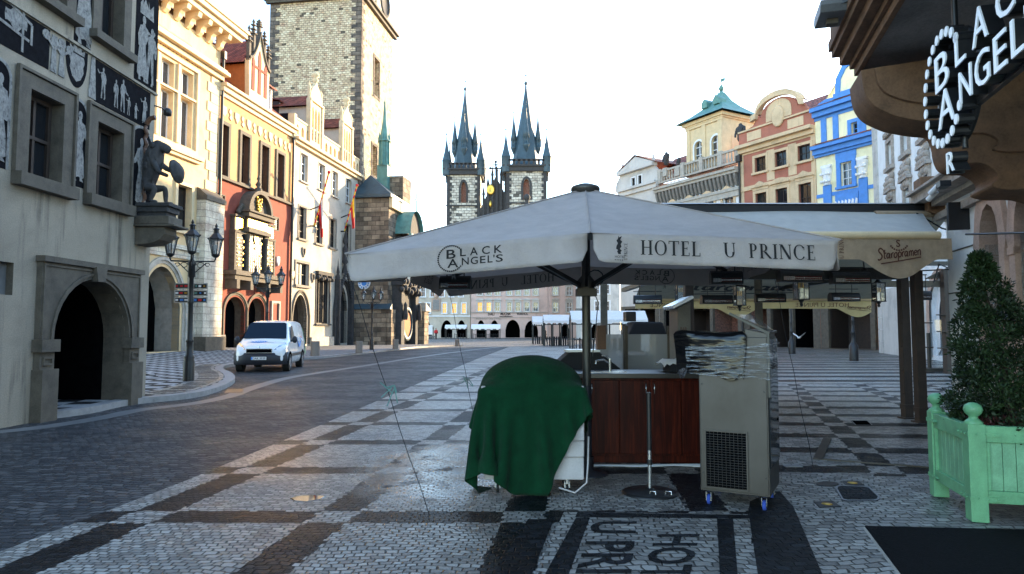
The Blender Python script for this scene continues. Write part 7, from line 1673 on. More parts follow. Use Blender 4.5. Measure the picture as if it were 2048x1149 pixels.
# ------------------------------------------------------------------ terrace awning with its posts, heaters and lanterns
AY0, AY1, AY2 = 10.5, 12.0, 19.0
zf, zr_, zb2 = at(1770, 465, AY0).z, at(1800, 409, AY1).z, 2.47
ax0, axf, axr, axb = 2.7, at(1878, 470, AY0).x, at(1842, 425, AY1).x, at(1742, 610, AY2).x
AW = thing('terrace_awning', 'wide two sided cream awning with brewery valances over the terrace behind the parasol', 'awning', (ax0, AY1, 0))
def P_(x, y, z): return (x-ax0, y-AY1, z)
b = MB(); rows = []
for i in range(9):
    s = i/8; row = []
    for j in range(17):
        q = j/16; xr = ax0+(axr-ax0)*q; xf = ax0+(axf-ax0)*q; row.append(P_(xr+(xf-xr)*s, AY1+(AY0-AY1)*s, zr_-.10+(zf-zr_+.06)*s-.04*math.sin(PI*s)-.012*math.sin(q*9+s*2)))
    rows.append(row)
b.grid(rows); b.build('front_fabric', mm('awn'), AW)
bw = at(1270, 610, AY2).x; rows = []
for i in range(13):
    s = i/12; row = []
    for j in range(17):
        q = j/16; xr = ax0+(axr+.6-ax0)*q; xb = bw+(axb-bw)*q; row.append(P_(xr+(xb-xr)*s, AY1+.05+(AY2-AY1-.05)*s, zr_-.12+(zb2-zr_+.1)*s-.10*math.sin(PI*s)))
    rows.append(row)
b = MB(); b.grid(rows); MAT['awnb'] = cloth('shaded_awning_canvas', (0.26, 0.235, 0.17), trans=0.12, var=.2); bf = b.build('back_fabric', mm('awnb'), AW)  # darker copy of the awning canvas, underside shade put into its colour
def onback(q, s, lift): 
    i = s; xr = ax0+(axr+.6-ax0)*q; xb = bw+(axb-bw)*q
    return Vector(P_(xr+(xb-xr)*s, AY1+.05+(AY2-AY1-.05)*s, zr_-.12+(zb2-zr_+.1)*s-.10*math.sin(PI*s)-lift))
# flowing script, drawn as thick strokes; x to the right, height 1 for small letters
SCRIPT = [[(.55,1.9),(.2,2.05),(-.1,1.8),(-.05,1.4),(.35,.95),(.55,.5),(.35,.05),(-.1,-.15),(-.35,.05)],[(.55,1.9),(.9,1.5),(.85,1.2)],[(1.15,1.7),(1.0,.6),(1.05,.1),(1.3,.05)],[(.85,1.0),(1.45,1.05)],
 [(2.1,.85),(1.75,.95),(1.5,.5),(1.65,.05),(2.0,.3),(2.15,.9),(2.1,.1),(2.3,.05)],[(2.5,.95),(2.5,.0)],[(2.5,.6),(2.75,.95),(2.95,.9)],[(3.35,.95),(3.05,.6),(3.1,.1),(3.4,.0),(3.65,.4),(3.6,.85),(3.35,.95)],
 [(3.95,.95),(3.9,-.7)],[(3.95,.7),(4.2,.98),(4.5,.7),(4.45,.2),(4.2,.0),(3.95,.25)],[(4.75,.95),(4.75,.0)],[(4.75,.6),(5.0,.95),(5.2,.9)],[(5.8,.85),(5.5,.95),(5.25,.5),(5.4,.05),(5.7,.3),(5.85,.9),(5.8,.1),(6.0,.05)],
 [(6.2,.95),(6.2,.0)],[(6.2,.6),(6.4,.95),(6.6,.8),(6.6,.0)],[(6.6,.6),(6.8,.95),(7.0,.8),(7.0,.05),(7.1,.0)],[(7.3,.5),(7.75,.6),(7.65,.92),(7.4,.9),(7.25,.5),(7.4,.05),(7.8,.15)],[(8.0,.95),(8.0,.0)],[(8.0,.6),(8.25,.95),(8.5,.8),(8.5,.05),(8.6,.0)],
 [(.1,-.9),(2.5,-.8),(5,-.68),(8.6,-.45)]]
def script_mb(wd=.17, tilt=0.0):
    mb = MB(); e = 0
    for st in SCRIPT:
        L = smooth_line(st, 5) if len(st) > 2 else st; w = wd if len(st) < 9 else wd*1.25
        A = poly_off(L, w/2); B = poly_off(L, -w/2); e += 1
        mb.strip([(p[0], p[1]+tilt*p[0], e*.001) for p in A], [(p[0], p[1]+tilt*p[0], e*.001) for p in B])
    return mb
SCR = script_mb(.24)
b = MB(); place_text(b, SCR, lambda x, y, l: onback(.17+.52*(x/8.6), .80-.075*y, .02+l)); b.build('lettering', mm('ink'), bf)
# ridge cassette, front roller and back bar
b = MB(); xr1 = at(1926, 412, AY1).x; b.box(ax0-.1-ax0, xr1-ax0, -.10, .16, zr_-.16, zr_-.02); b.prism([(-.14, zr_-.018), (.20, zr_-.018), (.03, zr_+.03)], -.1, xr1-ax0, plane='yz'); b.build('cassette', mm('black'), AW, bev=.01)
b = MB(); b.tube([(axr-ax0-.9, -.13, zr_-.20), (xr1-ax0-.15, -.13, zr_-.20)], .06, 12); b.build('rolled_fabric', mm('awnv'), AW)
b = MB(); b.tube([P_(ax0, AY0, zf-.05), P_(axf, AY0, zf-.05)], .065, 12); b.build('roller', mm('creamstone'), AW); b = MB(); b.tube([P_(bw, AY2, zb2-.03), P_(axb, AY2, zb2-.03)], .05, 10); b.build('roller', mm('creamstone'), AW)
def scallop(x0, x1, y, zt, d0, d1, centers, hw, name, m, n=120, yout=-.0):
    b = MB(); A = []; B = []
    for i in range(n+1):
        x = x0+(x1-x0)*i/n; d = d0
        for c in centers:
            k = abs(x-c)/hw
            if k < 1: d = max(d, d0+(d1-d0)*(0.5+.5*math.cos(PI*k))**.7)
        w = .012*math.sin(x*7)+.008*math.sin(x*17)
        A.append(P_(x, y+yout, zt)); B.append(P_(x, y+yout+w, zt-d))
    rows = [[Vector(a)+(Vector(c)-Vector(a))*k/5 for a, c in zip(A, B)] for k in range(6)]
    b.grid(rows); return b.build(name, mm(m), AW)
cS = at(1795, 500, AY0).x
va = scallop(ax0, axf+.18, AY0-.02, zf-.10, .33, .63, [cS], .62, 'valance', 'awnv')
b = MB(); kx = .92/8.6; place_text(b, script_mb(.24, .10), lambda x, y, l: P_(cS-.31+x*kx*.69, AY0-.045-l, zf-.43+y*.082-.0)); b.build('lettering', mm('inkb'), va)
q = font_mb('S', .16, bold=.01); b = MB(); place_text(b, q, lambda x, y, l: P_(cS-.05+x, AY0-.046, zf-.235+y)); 
for k in range(9): a = PI*(.15+.7*k/8)+PI; b.add([P_(cS+.14*math.cos(a)+dx, AY0-.044, zf-.17+.12*math.sin(a)+dz) for dx, dz in ((-.02, 0), (0, -.015), (.02, 0), (0, .02))], [(0, 1, 2, 3)])
b.build('monogram', mm('inkb'), va)
pr, pw = serif('U PRINCE'); b = MB(); place_text(b, pr, lambda x, y, l: P_(ax0+3.02-y*.07+(at(1682, 500, AY0).x-ax0-3.0), AY0-.046-l*.05, zf-.42+x*.055)); b.build('lettering', mm('inkb'), va)
backs = [at(1475, 630, AY2).x, at(1715, 630, AY2).x]
vb = scallop(bw, axb, AY2-.02, zb2-.07, .24, .50, backs, .5, 'valance', 'yvalance') if False else None
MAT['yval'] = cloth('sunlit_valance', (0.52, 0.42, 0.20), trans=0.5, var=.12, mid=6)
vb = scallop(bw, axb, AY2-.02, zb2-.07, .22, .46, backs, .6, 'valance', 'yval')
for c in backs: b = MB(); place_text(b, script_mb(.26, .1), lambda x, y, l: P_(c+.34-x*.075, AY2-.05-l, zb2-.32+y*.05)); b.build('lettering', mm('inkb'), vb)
for px in (1300, 1590): q = font_mb('HOTEL U PRINCE' if px > 1400 else 'U PRINCE', .17); x0, x1 = width(q); b = MB(); place_text(b, q, lambda x, y, l: P_(at(px, 627, AY2).x+(x1-x)*1.15, AY2-.05, zb2-.245+y)); b.build('lettering', mm('inkb'), vb)
# dark steel frame: posts and beams
for (px, py, zt) in ((1815, 838, 2.62), (1843, 846, 2.62), (1381, 842, 2.62)):
    g = G(px, py); b = MB(); b.box(-.075, .075, -.075, .075, 0, zt); b.box(-.12, .12, -.12, .12, 0, .03); b.box(-.085, .085, -.085, .085, .18, .26)
    if px > 1500:
        for k in range(5): b.tube([(-.1 if px < 1820 else .06, -.05, .45+.42*k), (-.02 if px < 1820 else .22, -.05, .45+.42*k)], .012, 6)
    b.v = [(v[0]+g.x-ax0, v[1]+g.y-AY1, v[2]) for v in b.v]; b.build('post', mm('woodd'), AW, bev=.006)
g = G(1520, 760); 
for (px, y) in ((1518, 16.0), (1208, 15.0)):
    x = at(px, 640, y).x; b = MB(); b.box(x-.07-ax0, x+.07-ax0, y-.07-AY1, y+.07-AY1, 0, 3.1 if px > 1300 else 3.2); b.build('post', mm('stone'), AW)
b = MB(); b.box(.2, at(1806, 550, 11.7).x-ax0, -.42, -.30, 2.46, 2.66); b.box(.2, 4.6, 1.9, 2.0, 2.75, 2.85); b.box(.3, .42, -.3, 6.5, 2.62, 2.72); b.box(4.25, 4.37, -.3, 6.5, 2.62, 2.72); b.build('beam', mm('black'), AW)
b = MB()
for k in range(14): x = .5+k*.36; b.tube([(x, -.3+.25*math.sin(k*3), 2.62), (x+.12*math.sin(k), .3+.2*math.cos(k), 2.75+.08*math.sin(k*2)), (x+.2, .9, 2.6+.1*math.cos(k*1.7))], .013, 5)
for k in range(5): b.tube([(3.0+.18*k, -1.3, zf-.3), (3.1+.2*k, -.9, 2.95+.05*k), (3.4+.2*k, -.35, 2.65)], .016, 5)
for (xa, ya, xb_, yb) in ((1.2, .3, .2, 3.4), (3.2, .3, 4.4, 3.6), (2.0, .3, 2.2, 4.5)): b.bar((xa, ya, 3.55), (xb_, yb, 2.75), .05, .07)
b.build('folding_arms', mm('black'), AW)
b = MB(); b.tube([P_(axr-.2, AY1-.2, zr_-.2), P_(axr+.3, AY1-.1, zr_-.45), P_(at(1935, 470, 11.4).x, 11.4, at(1935, 470, 11.4).z)], .014, 6); b.build('stay_rod', mm('black'), AW)
HT = [(1295, 602, 13.5, .56), (1433, 602, 13.2, .62), (1540, 599, 13.4, .58), (1688, 597, 13.6, .60), (1843, 594, 13.0, .30)]
pos = ['behind the parasol pole', 'just right of the kiosk post', 'above the glass chute', 'under the middle of the terrace awning', 'behind the pair of awning posts']
for k, (px, py, y, w) in enumerate(HT): heater('black box heater hanging from the terrace awning '+pos[k], at(px, py, y), w, R(4 if k % 2 else -6), .35, big=1.15)
heater('large black box heater on the front beam of the terrace awning', at(1600, 556, 11.5), .75, R(3), .15, big=1.35); heater('large black box heater beside the awning posts on the front beam', at(1700, 560, 11.4), .62, R(-4), .12, big=1.35)
def lantern(lab, px, py, y, k=1.0):
    t = thing('hanging_lantern', lab, 'lantern', at(px, py, y), 0, 'glass lanterns under the terrace awning'); w, h = .085*k, .17*k
    b = MB()
    for sx in (-1, 1):
        for sy in (-1, 1): b.box(sx*w-.007, sx*w+.007, sy*w-.007, sy*w+.007, -h, h)
    b.box(-w-.012, w+.012, -w-.012, w+.012, h, h+.016); b.box(-w-.012, w+.012, -w-.012, w+.012, -h-.016, -h); b.lathe([(.05*k, 0), (.02*k, -.05*k), (.03*k, -.08*k), (0, -.11*k)], (0, 0, -h-.016), 8); b.lathe([(w, 0), (.03, .06), (.012, .1), (.012, .5)], (0, 0, h+.016), 8); b.build('frame', mm('black'), t)
    b = MB()
    for sx in (-1, 1): b.quad((sx*w, -w, -h), (sx*w, w, -h), (sx*w, w, h), (sx*w, -w, h)); b.quad((-w, sx*w, -h), (w, sx*w, -h), (w, sx*w, h), (-w, sx*w, h))
    b.build('glass', mm('lglass'), t)
    b = MB()
    for x in (-.03, 0, .03): b.tube([(x*k, 0, .0), (x*k, 0, .09*k)], .011*k, 8)
    b.build('candle_bulbs', mm('gold'), t)
lantern('small glass lantern hanging just right of the parasol heater', 1479, 592, 12.6); lantern('largest glass lantern under the terrace awning, with three candle bulbs', 1602, 577, 12.2, 1.15); lantern('glass lantern low beside the awning posts', 1757, 585, 13.0); lantern('narrow glass lantern next to the dark post above the kiosk', 1361, 585, 12.4, .9)
# second terrace frame further back along the white house, with its glass screens
t = thing('pergola', 'dark terrace pergola with a long crossbeam beyond the awning posts near the white house', 'pergola', (16, 25, 0))
for (px, pb, y) in ((1894, 745, 24.4), (1913, 745, 24.8)): x = at(px, 640, y).x-16; b = MB(); b.box(x-.13, x+.13, y-25.13, y-24.87, 0, at(1, 542, y).z); [b.box(x-.3, x+.3, y-25.15, y-24.85, .9+.6*k, .94+.6*k) for k in range(3)]; b.build('post', mm('woodd'), t)
b = MB(); xa, xc = at(1745, 570, 24.6).x-16, at(1918, 568, 24.6).x-16; z = at(1, 569, 24.6).z; b.box(xa, xc, -.5, -.35, z-.1, z+.12)
for k in range(6): b.tube([(xc-1.2+.1*k, -.4, z+.2), (xc-.7+.12*k, -.4, z+.45+.06*k), (xc-.1, -.4, z+.35)], .03, 5)
b.build('beam', mm('stone'), t)
t = thing('glass_screen', 'clear glass wind screen on a black foot under the far terrace crossbeam', 'screen', G(1880, 744))
g = G(1880, 744); xa, xc = at(1860, 700, g.y).x-g.x, at(1900, 700, g.y).x-g.x; z = at(1, 640, g.y).z; b = MB(); b.box(xa, xc, -.01, .01, .15, z); b.build('pane', mm('cglass'), t)
b = MB(); b.box(xa-.08, xa, -.06, .06, 0, z-.5); b.box(xa-.3, xc, -.2, .2, 0, .14); b.build('foot', mm('black'), t)
b = MB(); zz = at(1885, 515, 22.0).z; xq = at(1840, 505, 22).x; b.box(-.6, 1.4, -.8, .8, 0, .06); 
t = thing('far_awning', 'cream awning with dark edge behind the front awning beside the hotel wall', 'awning', at(1885, 520, 22.0)); 
b = MB(); b.add([(-1.6, -.6, -.15), (1.0, -.6, -.15), (1.0, 2.5, .75), (-1.6, 2.5, .75)], [(0, 1, 2, 3)]); b.build('fabric', mm('awn'), t); b = MB(); b.box(-.3, 1.0, 2.4, 2.6, .7, .95); b.box(-1.6, 1.0, -.68, -.55, -.25, -.12); b.tube([(.9, 1.0, -.2), (.9, 1.0, -zz)], .06, 6); b.build('frame', mm('black'), t)
# street posts beyond the terrace
for k, (px, py) in enumerate(((1584, 708), (1708, 722))):
    g = G(px, py); t = thing('street_post', ['black iron post with thick foot further back beyond the terrace', 'black iron post with thick foot nearer, under the awning lettering'][k], 'post', g, 0, 'iron posts beyond the terrace'); s = g.y/34
    b = MB(); b.lathe([(.22, 0), (.22, .75), (.16, .85), (.10, .95), (.09, 1.4), (.12, 1.45), (.085, 1.5), (.07, 2.0), (.09, 2.05), (.06, 2.1), (.055, 3.2)], (0, 0, 0), 12); b.build('shaft', mm('black'), t); b = MB(); b.ball((0, 0, 3.25), .1, 10, 8); b.build('ball_top', mm('black'), t)
# pigeon on the wing
t = thing('pigeon', 'white pigeon in flight before the dark arcade', 'bird', at(1598, 676, 45), R(40))
J = [(-.22,0,.0,.02),(-.08,0,0,.07),(.08,0,.02,.075),(.18,0,.07,.045),(.25,0,.08,.035),(.31,0,.07,.012)]; skin_body('body', J, [(i, i+1) for i in range(5)], mm('fwhite'), t, 1)
b = MB()
for s in (-1, 1): b.add([(.1, s*.04, .03), (.12, s*.25, .2), (.0, s*.5, .38), (-.12, s*.42, .3), (-.1, s*.2, .15), (-.06, s*.04, .03)], [tuple(range(6))])
b.build('wings', mm('fwhite'), t)
# ------------------------------------------------------------------ hotel wall, its deep balcony on corbels and the hanging sign, right
SL = .286; HA = math.atan2(-1, -SL)                  # x runs towards the camera
HX0 = 4.2
FH = Frame(HX0+SL*11.6, 11.6, HA)
HO = thing('hotel', 'white hotel wall with pink stone arched windows and a deep corbelled balcony overhead at right', 'hotel', (FH.o.x, FH.o.y, 0), HA)
def uH(px, py, off=0.0): return FH.uz(px, py, off)
a1 = (uH(1974, 600)[0], uH(2013, 600)[0]); za = uH(1993, 404)[1]
wH = a1[1]-a1[0]; step = wH*1.75
arcs = [(a1[0]+step*k, a1[1]+step*k, .0, za, 'round', za-.55) for k in range(4)]
b = MB(); wall(b, 0, 14, 0, 9, arcs, rev=.45); shell(b, 0, 14, 0, 9, 8); b.build('wall', mm('hwhite'), HO)
for a in arcs:
    b = MB(); sp = a[5]; Pp = [(a[0], 0)]+arch_pts(a[0], a[1], sp, a[3])+[(a[1], 0)]; Q = [(a[0]-.18, 0), (a[0]-.18, sp-.2), (a[0]-.25, sp-.1), (a[0]-.25, sp+.1), (a[0]-.18, sp+.2)]+arch_pts(a[0]-.18, a[1]+.18, sp+.2, a[3]+.38, n=10)+[(a[1]+.18, sp+.2), (a[1]+.25, sp+.1), (a[1]+.25, sp-.1), (a[1]+.18, sp-.2), (a[1]+.18, 0)]
    n = 16
    def res(L, n):
        d = [0]
        for i in range(1, len(L)): d.append(d[-1]+math.dist(L[i], L[i-1]))
        out = []
        for k in range(n+1):
            t = d[-1]*k/n; i = max(j for j in range(len(d)) if d[j] <= t+1e-9); i = min(i, len(L)-2); f = (t-d[i])/max(1e-9, d[i+1]-d[i]); out.append((L[i][0]+(L[i+1][0]-L[i][0])*f, L[i][1]+(L[i+1][1]-L[i][1])*f))
        return out
    A, B = res(Pp, 40), res(Q, 40); b.strip([(p[0], -.07, p[1]) for p in A], [(p[0], -.07, p[1]) for p in B]); b.strip([(p[0], .0, p[1]) for p in B], [(p[0], -.07, p[1]) for p in B]); b.strip([(p[0], -.07, p[1]) for p in A], [(p[0], .3, p[1]) for p in A])
    for z in (.9, 1.8, 2.6): b.box(a[0]-.20, a[0]-.0, -.085, .0, z, z+.1)
    o = b.build('arched_window', mm('stonep'), HO)
    b = MB(); b.add([(p[0], .35, p[1]) for p in Pp], [tuple(range(len(Pp)))]); b.build('pane', mm('glassd'), o)
    b = MB(); m = (a[0]+a[1])/2; b.box(m-.03, m+.03, .28, .34, 0, a[3]-.02); [b.box(a[0], a[1], .28, .34, z, z+.05) for z in (1.0, 2.0, sp)]; b.build('window_frame', mm('woodd'), o)
zc0 = uH(1955, 362)[1]
b = MB(); b.box(-.3, 14, -.12, .0, zc0-.36, zc0-.24); b.box(-.3, 14, -.2, .0, zc0-.12, zc0-.04); b.box(-.4, 14, -.42, .0, zc0-.037, zc0+.12); b.box(-.45, 14, -.5, .0, zc0+.123, zc0+.16); b.build('cornice', mm('stucco'), HO)
for z in (.8, 1.5, 2.2, 2.9): MB().box(0, a1[0]-.4, -.012, .0, z, z+.02).build('joint', mm('stone'), HO)
# balcony: soffit at SZ, outer edge parallel to the wall
SZ = 4.3
def S_(px, py, z): d = ray(px, py); t = (z-CAMH)/d.z; p = Vector((d.x*t, d.y*t, z))-FH.o; return p.dot(FH.ex), p.dot(FH.ey)
us, vs_ = S_(1719, 142, SZ)
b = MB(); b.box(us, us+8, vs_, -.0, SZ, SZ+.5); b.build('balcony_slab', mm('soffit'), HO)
b = MB()                                             # stepped cornice round the slab's edge, stepping up and out
for k, (o0, o1, z0, z1) in enumerate(((.0, .05, SZ-.05, SZ+.06), (.05, .09, SZ+.03, SZ+.12), (.09, .18, SZ+.09, SZ+.22), (.18, .25, SZ+.19, SZ+.30), (.25, .28, SZ+.26, SZ+.36))):
    b.box(us-o1*.3, us+8, vs_-o1, vs_-o0, z0, z1); b.box(us-o1*.3, us-o0*.3-.002, vs_-o0, .0, z0, z1)
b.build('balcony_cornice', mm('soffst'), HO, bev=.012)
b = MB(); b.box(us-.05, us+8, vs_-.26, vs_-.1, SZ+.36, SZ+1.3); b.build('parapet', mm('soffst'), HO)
prof = [(vs_+.12, SZ-.01), (vs_+.02, SZ-.22), (vs_+.02, SZ-.45), (vs_+.16, SZ-.66), (vs_+.42, SZ-.78), (vs_+.85, SZ-.80), (vs_+1.0, SZ-.92), (vs_+1.05, SZ-1.15), (vs_+1.2, SZ-1.38), (vs_+1.5, SZ-1.5), (.0, SZ-1.75), (.0, SZ-.01)]
prof = smooth_line(prof[:10], 4)[:-1]+prof[9:]
_w = FH.w(us+.55, 0, 0); FK = Frame(_w.x, _w.y, HA+PI/2)
prof = [FK.uz(x, y) for x, y in ((1722,140),(1726,170),(1733,192),(1750,212),(1775,225),(1800,234),(1850,243),(1885,247),(1898,268),(1903,296),(1914,318),(1935,326),(1962,326),(1984,336),(1996,350),(1992,362),(1984,368),(1990,375),(2020,380),(2075,380),(2140,400))]
prof = [(0.0, SZ-.005)]+[(min(p[0], 0.0), min(p[1], SZ-.005)) for p in smooth_line(prof, 3)][::-1]
for k in (0, 2):
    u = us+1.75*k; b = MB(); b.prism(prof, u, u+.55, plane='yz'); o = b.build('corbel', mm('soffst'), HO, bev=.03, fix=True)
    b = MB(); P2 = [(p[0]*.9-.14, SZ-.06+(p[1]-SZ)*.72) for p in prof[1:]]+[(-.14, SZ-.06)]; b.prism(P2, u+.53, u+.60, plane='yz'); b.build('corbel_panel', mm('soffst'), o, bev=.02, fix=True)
b = MB(); b.box(-.5, -.05, -.35, .1, zc0+.25, zc0+.42); b.box(-.4, -.05, -.25, .1, zc0-.2, zc0+.247); b.tube([(-.42, -.12, zc0-.12), (-.05, -.12, zc0-.12)], .13, 10); b.build('end_console', mm('soffst'), HO, bev=.02)
# hanging sign: letters cut out of white plates on black boxes
sc = at(1886, 178, 4.95); FSn = Frame(sc.x, sc.y, HA)
SG = thing('hanging_sign', 'bar sign of white raised letters and a ring of white dots hung under the balcony', 'sign', (sc.x, sc.y, sc.z), HA)
KS_ = .405
def solid(src, y0, y1, m, par, name, grow=0.0):
    me = src.mesh('t', mm(m)); bm = bmesh.new(); bm.from_mesh(me); bmesh.ops.remove_doubles(bm, verts=bm.verts, dist=1e-5)
    r = bmesh.ops.extrude_face_region(bm, geom=bm.faces[:]); vs2 = [v for v in r['geom'] if isinstance(v, bmesh.types.BMVert)]
    for v in bm.verts: v.co = (v.co.x*KS_, y1, v.co.y*KS_)
    for v in vs2: v.co.y = y0
    bmesh.ops.recalc_face_normals(bm, faces=bm.faces); bm.to_mesh(me); bm.free(); return put(name, me, par)
solid(LOGO, -.03, .0, 'signw', SG, 'letters') if False else None
tw = NT('sign_white'); MAT['signw'] = tw.done((.85, .85, .87), .3, 0, None, .5)
LG2 = logo_angel(24, .0)
bk = solid(LG2, .002, .10, 'black', SG, 'letter_boxes'); solid(LG2, -.010, .0, 'signw', SG, 'letter_faces')
b = MB(); b.box(.55*KS_, 6.4*KS_, .085, .12, -.62*KS_, -.50*KS_); b.box(.55*KS_, 6.4*KS_, .085, .12, .0, .09*KS_); b.box(-.5*KS_, .6*KS_, .085, .12, -.1*KS_, .06*KS_)
q = MB(); q.lathe([(1.07*KS_, 0), (1.07*KS_, .03), (.93*KS_, .03), (.93*KS_, 0), (1.07*KS_, 0)], (0, 0, 0), 40); b.join(q, Matrix.Translation((0, .12, 0)) @ Matrix.Rotation(R(90), 4, 'X'))
b.build('back_frame', mm('black'), SG)
zt = SZ-sc.z
for x, za_, zb_ in ((.02, .95*KS_, zt), (4.5*KS_, .2*KS_, zt), (.28*KS_, -1.0*KS_, -1.2*KS_)): MB().tube([(x, .09, za_), (x, .09, zb_)], .022, 8).build('hanger', mm('black'), SG)
# flat floodlight on the balcony's edge
o = at(1664, 26, 6.3)
t = thing('floodlight', 'flat grey floodlight fixed to the outer tip of the balcony cornice', 'floodlight', o, HA)
b = MB(); b.prism([(-.20, -.06), (.16, -.06), (.20, .0), (.20, .05), (-.20, .05), (-.24, .0)], -.13, .13); b.build('housing', mm('slab'), t, bev=.008, fix=True); b = MB(); b.box(-.06, .02, -.05, .05, -.11, -.061); b.build('sensor', mm('stone'), t); b = MB(); b.bar((.15, .0, .0), (.30, .30, .05), .04, .04); b.build('arm', mm('black'), t)
t = thing('security_camera', 'white security cameras on a dark box near the hotel cornice', 'camera', at(1880, 372, 9.6), HA)
b = MB(); b.box(-.14, .14, -.04, .10, -.03, .05); b.build('box', mm('black'), t)
for s, tl in ((-1, -.25), (-.3, .1)): b = MB(); b.tube([(s*.16, 0, .0+tl*.2), (s*.16-.12, -.08, -.10+tl*.2)], .04, 10); b.build('camera_tube', mm('white_p'), t)
t = thing('neon_bracket_sign', 'small dark bracket sign seen edge on above the awning cassette end', 'sign', at(1938, 432, 10.6), HA)
b = MB(); b.box(-.03, .05, -.30, .02, -.22, .22); b.build('box', mm('black'), t); b = MB()
for k in range(5): b.tube([(-.045, -.27+.06*k, -.18), (-.045, -.27+.06*k, .18)], .010, 6)
b.build('tubes', mm('chrome'), t)
g = at(1932, 469, 10.0); g2 = at(2060, 466, 8.2)
t = tag(MB().tube([g, g2], .016, 8).build('iron_rail', mm('black'), None), 'thin iron rod fixed level along the hotel wall at window height', 'rod')
# ------------------------------------------------------------------ mint green planter with a conical yew
pf = G(1944, 1048); PA = math.atan2(-.25, .97)
PL = thing('planter', 'mint green square wooden planter with ball finials holding a cone shaped conifer', 'planter', (pf.x, pf.y, 0), PA)
S = 1.0; lw_ = .13; ht = .80
for (x, y) in ((0, 0), (S-lw_, 0), (0, S-lw_), (S-lw_, S-lw_)):
    b = MB(); b.box(x, x+lw_, y, y+lw_, 0.012, ht+.012); o = b.build('leg', mm('mint'), PL, bev=.006)
    b = MB(); b.lathe([(.068, 0), (.07, .012), (.05, .03), (.034, .045), (.034, .06), (.06, .085), (.072, .115), (.062, .15), (.03, .172), (0, .176)], (x+lw_/2, y+lw_/2, ht+.012), 18); b.build('finial', mm('mint'), o)
for side in range(4):
    M = Matrix.Translation((S/2, S/2, 0)) @ Matrix.Rotation(side*PI/2, 4, 'Z') @ Matrix.Translation((-S/2, -S/2, 0))
    b = MB(); b.box(lw_, S-lw_, .012, .075, .17, .27); b.box(lw_, S-lw_, .012, .075, ht-.135, ht); b.box(lw_-.0, lw_+.03, .014, .07, .27, ht-.135); b.box(S-lw_-.03, S-lw_, .014, .07, .27, ht-.135); b.xf(M); b.build('rail', mm('mint'), PL, bev=.005)
    b = MB(); n = 7; w = (S-2*lw_-.06)/n
    for k in range(n): b.box(lw_+.03+w*k+.002, lw_+.03+w*(k+1)-.002, .040, .062, .27, ht-.135)
    b.xf(M); b.build('panel', mm('mintd'), PL, bev=.003)
    for z in (.205, ht-.07):
        for x0, dr in ((-.004, 1), (S+.004, -1)):
            b = MB(); b.prism([(x0, z-.018), (x0+dr*.22, z-.014), (x0+dr*.25, z), (x0+dr*.22, z+.014), (x0, z+.018)], -.006, .010)
            for k in range(3): b.ball((x0+dr*(.06+.07*k), -.008, z), .008, 6, 4)
            b.xf(M); b.build('strap_hinge', mm('mint'), PL)
b = MB(); b.box(.08, S-.08, .08, S-.08, .3, ht-.07); b.build('soil', mm('soil'), PL)
_o = Vector((pf.x, pf.y, 0)); 
def leafcloud(b, n, fpos, size, rnd, mi=0):
    vs = []; fs = []
    for i in range(n):
        p, nrm = fpos(rnd); s = size*rnd.uniform(.6, 1.3)
        a = Vector((rnd.gauss(0, 1), rnd.gauss(0, 1), rnd.gauss(0, 1))); d = (nrm*1.2+a*.55+Vector((0, 0, .35))).normalized(); sd = d.cross(a); 
        if sd.length < 1e-3: continue
        sd.normalize(); k = len(vs); w = s*.2
        vs += [p-sd*w*.5, p+d*s*.5-sd*w, p+d*s, p+d*s*.5+sd*w, p+sd*w*.5]; fs.append((k, k+4, k+3, k+2, k+1))
    b.add(vs, fs, mi)
r_ = random.Random(11)
base = Vector((S*.52, S*.42, ht-.05)); apex = Vector((.30, .47, 2.26))
clumps = []
for i in range(420):
    t_ = r_.random()**1.35; a = r_.uniform(0, 2*PI); rr = (.45*(1-t_)**.82+.02)*min(1, .72+2.4*t_)*(1+.16*math.sin(a*3+t_*9))*(r_.uniform(.80, 1.06) if r_.random() < .8 else r_.uniform(.2, .8))
    c = base+(apex-base)*t_; c = c+Vector((math.cos(a)*rr, math.sin(a)*rr, 0)); clumps.append((c, Vector((math.cos(a), math.sin(a), .5)).normalized(), (.05+.055*(1-t_))*r_.uniform(.7, 1.2)))
TR = thing('conifer', 'dark green cone shaped conifer growing in the mint green planter', 'tree', (pf.x, pf.y, 0), PA)
b = MB(); b.tube([base-Vector((0, 0, .1)), base+(apex-base)*.5, apex-Vector((0, 0, .1))], [.05, .03, .008], 8); b.build('trunk', mm('bark'), TR)
b = MB()
for c, nrm, s in clumps:
    def fp(r, c=c, nrm=nrm, s=s):
        d = Vector((r.gauss(0, 1), r.gauss(0, 1), r.gauss(0, 1))).normalized(); d = (d+nrm*.5).normalized(); return c+d*s*r.uniform(.3, 1.0), d
    leafcloud(b, 75, fp, .034, r_)
b.build('crown', mm('leaf'), TR)
HE = thing('heather', 'dark reddish heather and sprigs around the foot of the planter conifer', 'plant', (pf.x, pf.y, 0), PA)
b = MB(); 
def fh(r): x, y = r.uniform(.12, S-.12), r.uniform(.10, .5) if r.random() < .7 else r.uniform(.1, .9); return Vector((x, y, ht-.07+r.uniform(0, .11))), Vector((0, 0, 1))
leafcloud(b, 3500, fh, .028, r_); b.build('bushy_heather', mm('heath'), HE)
b = MB()
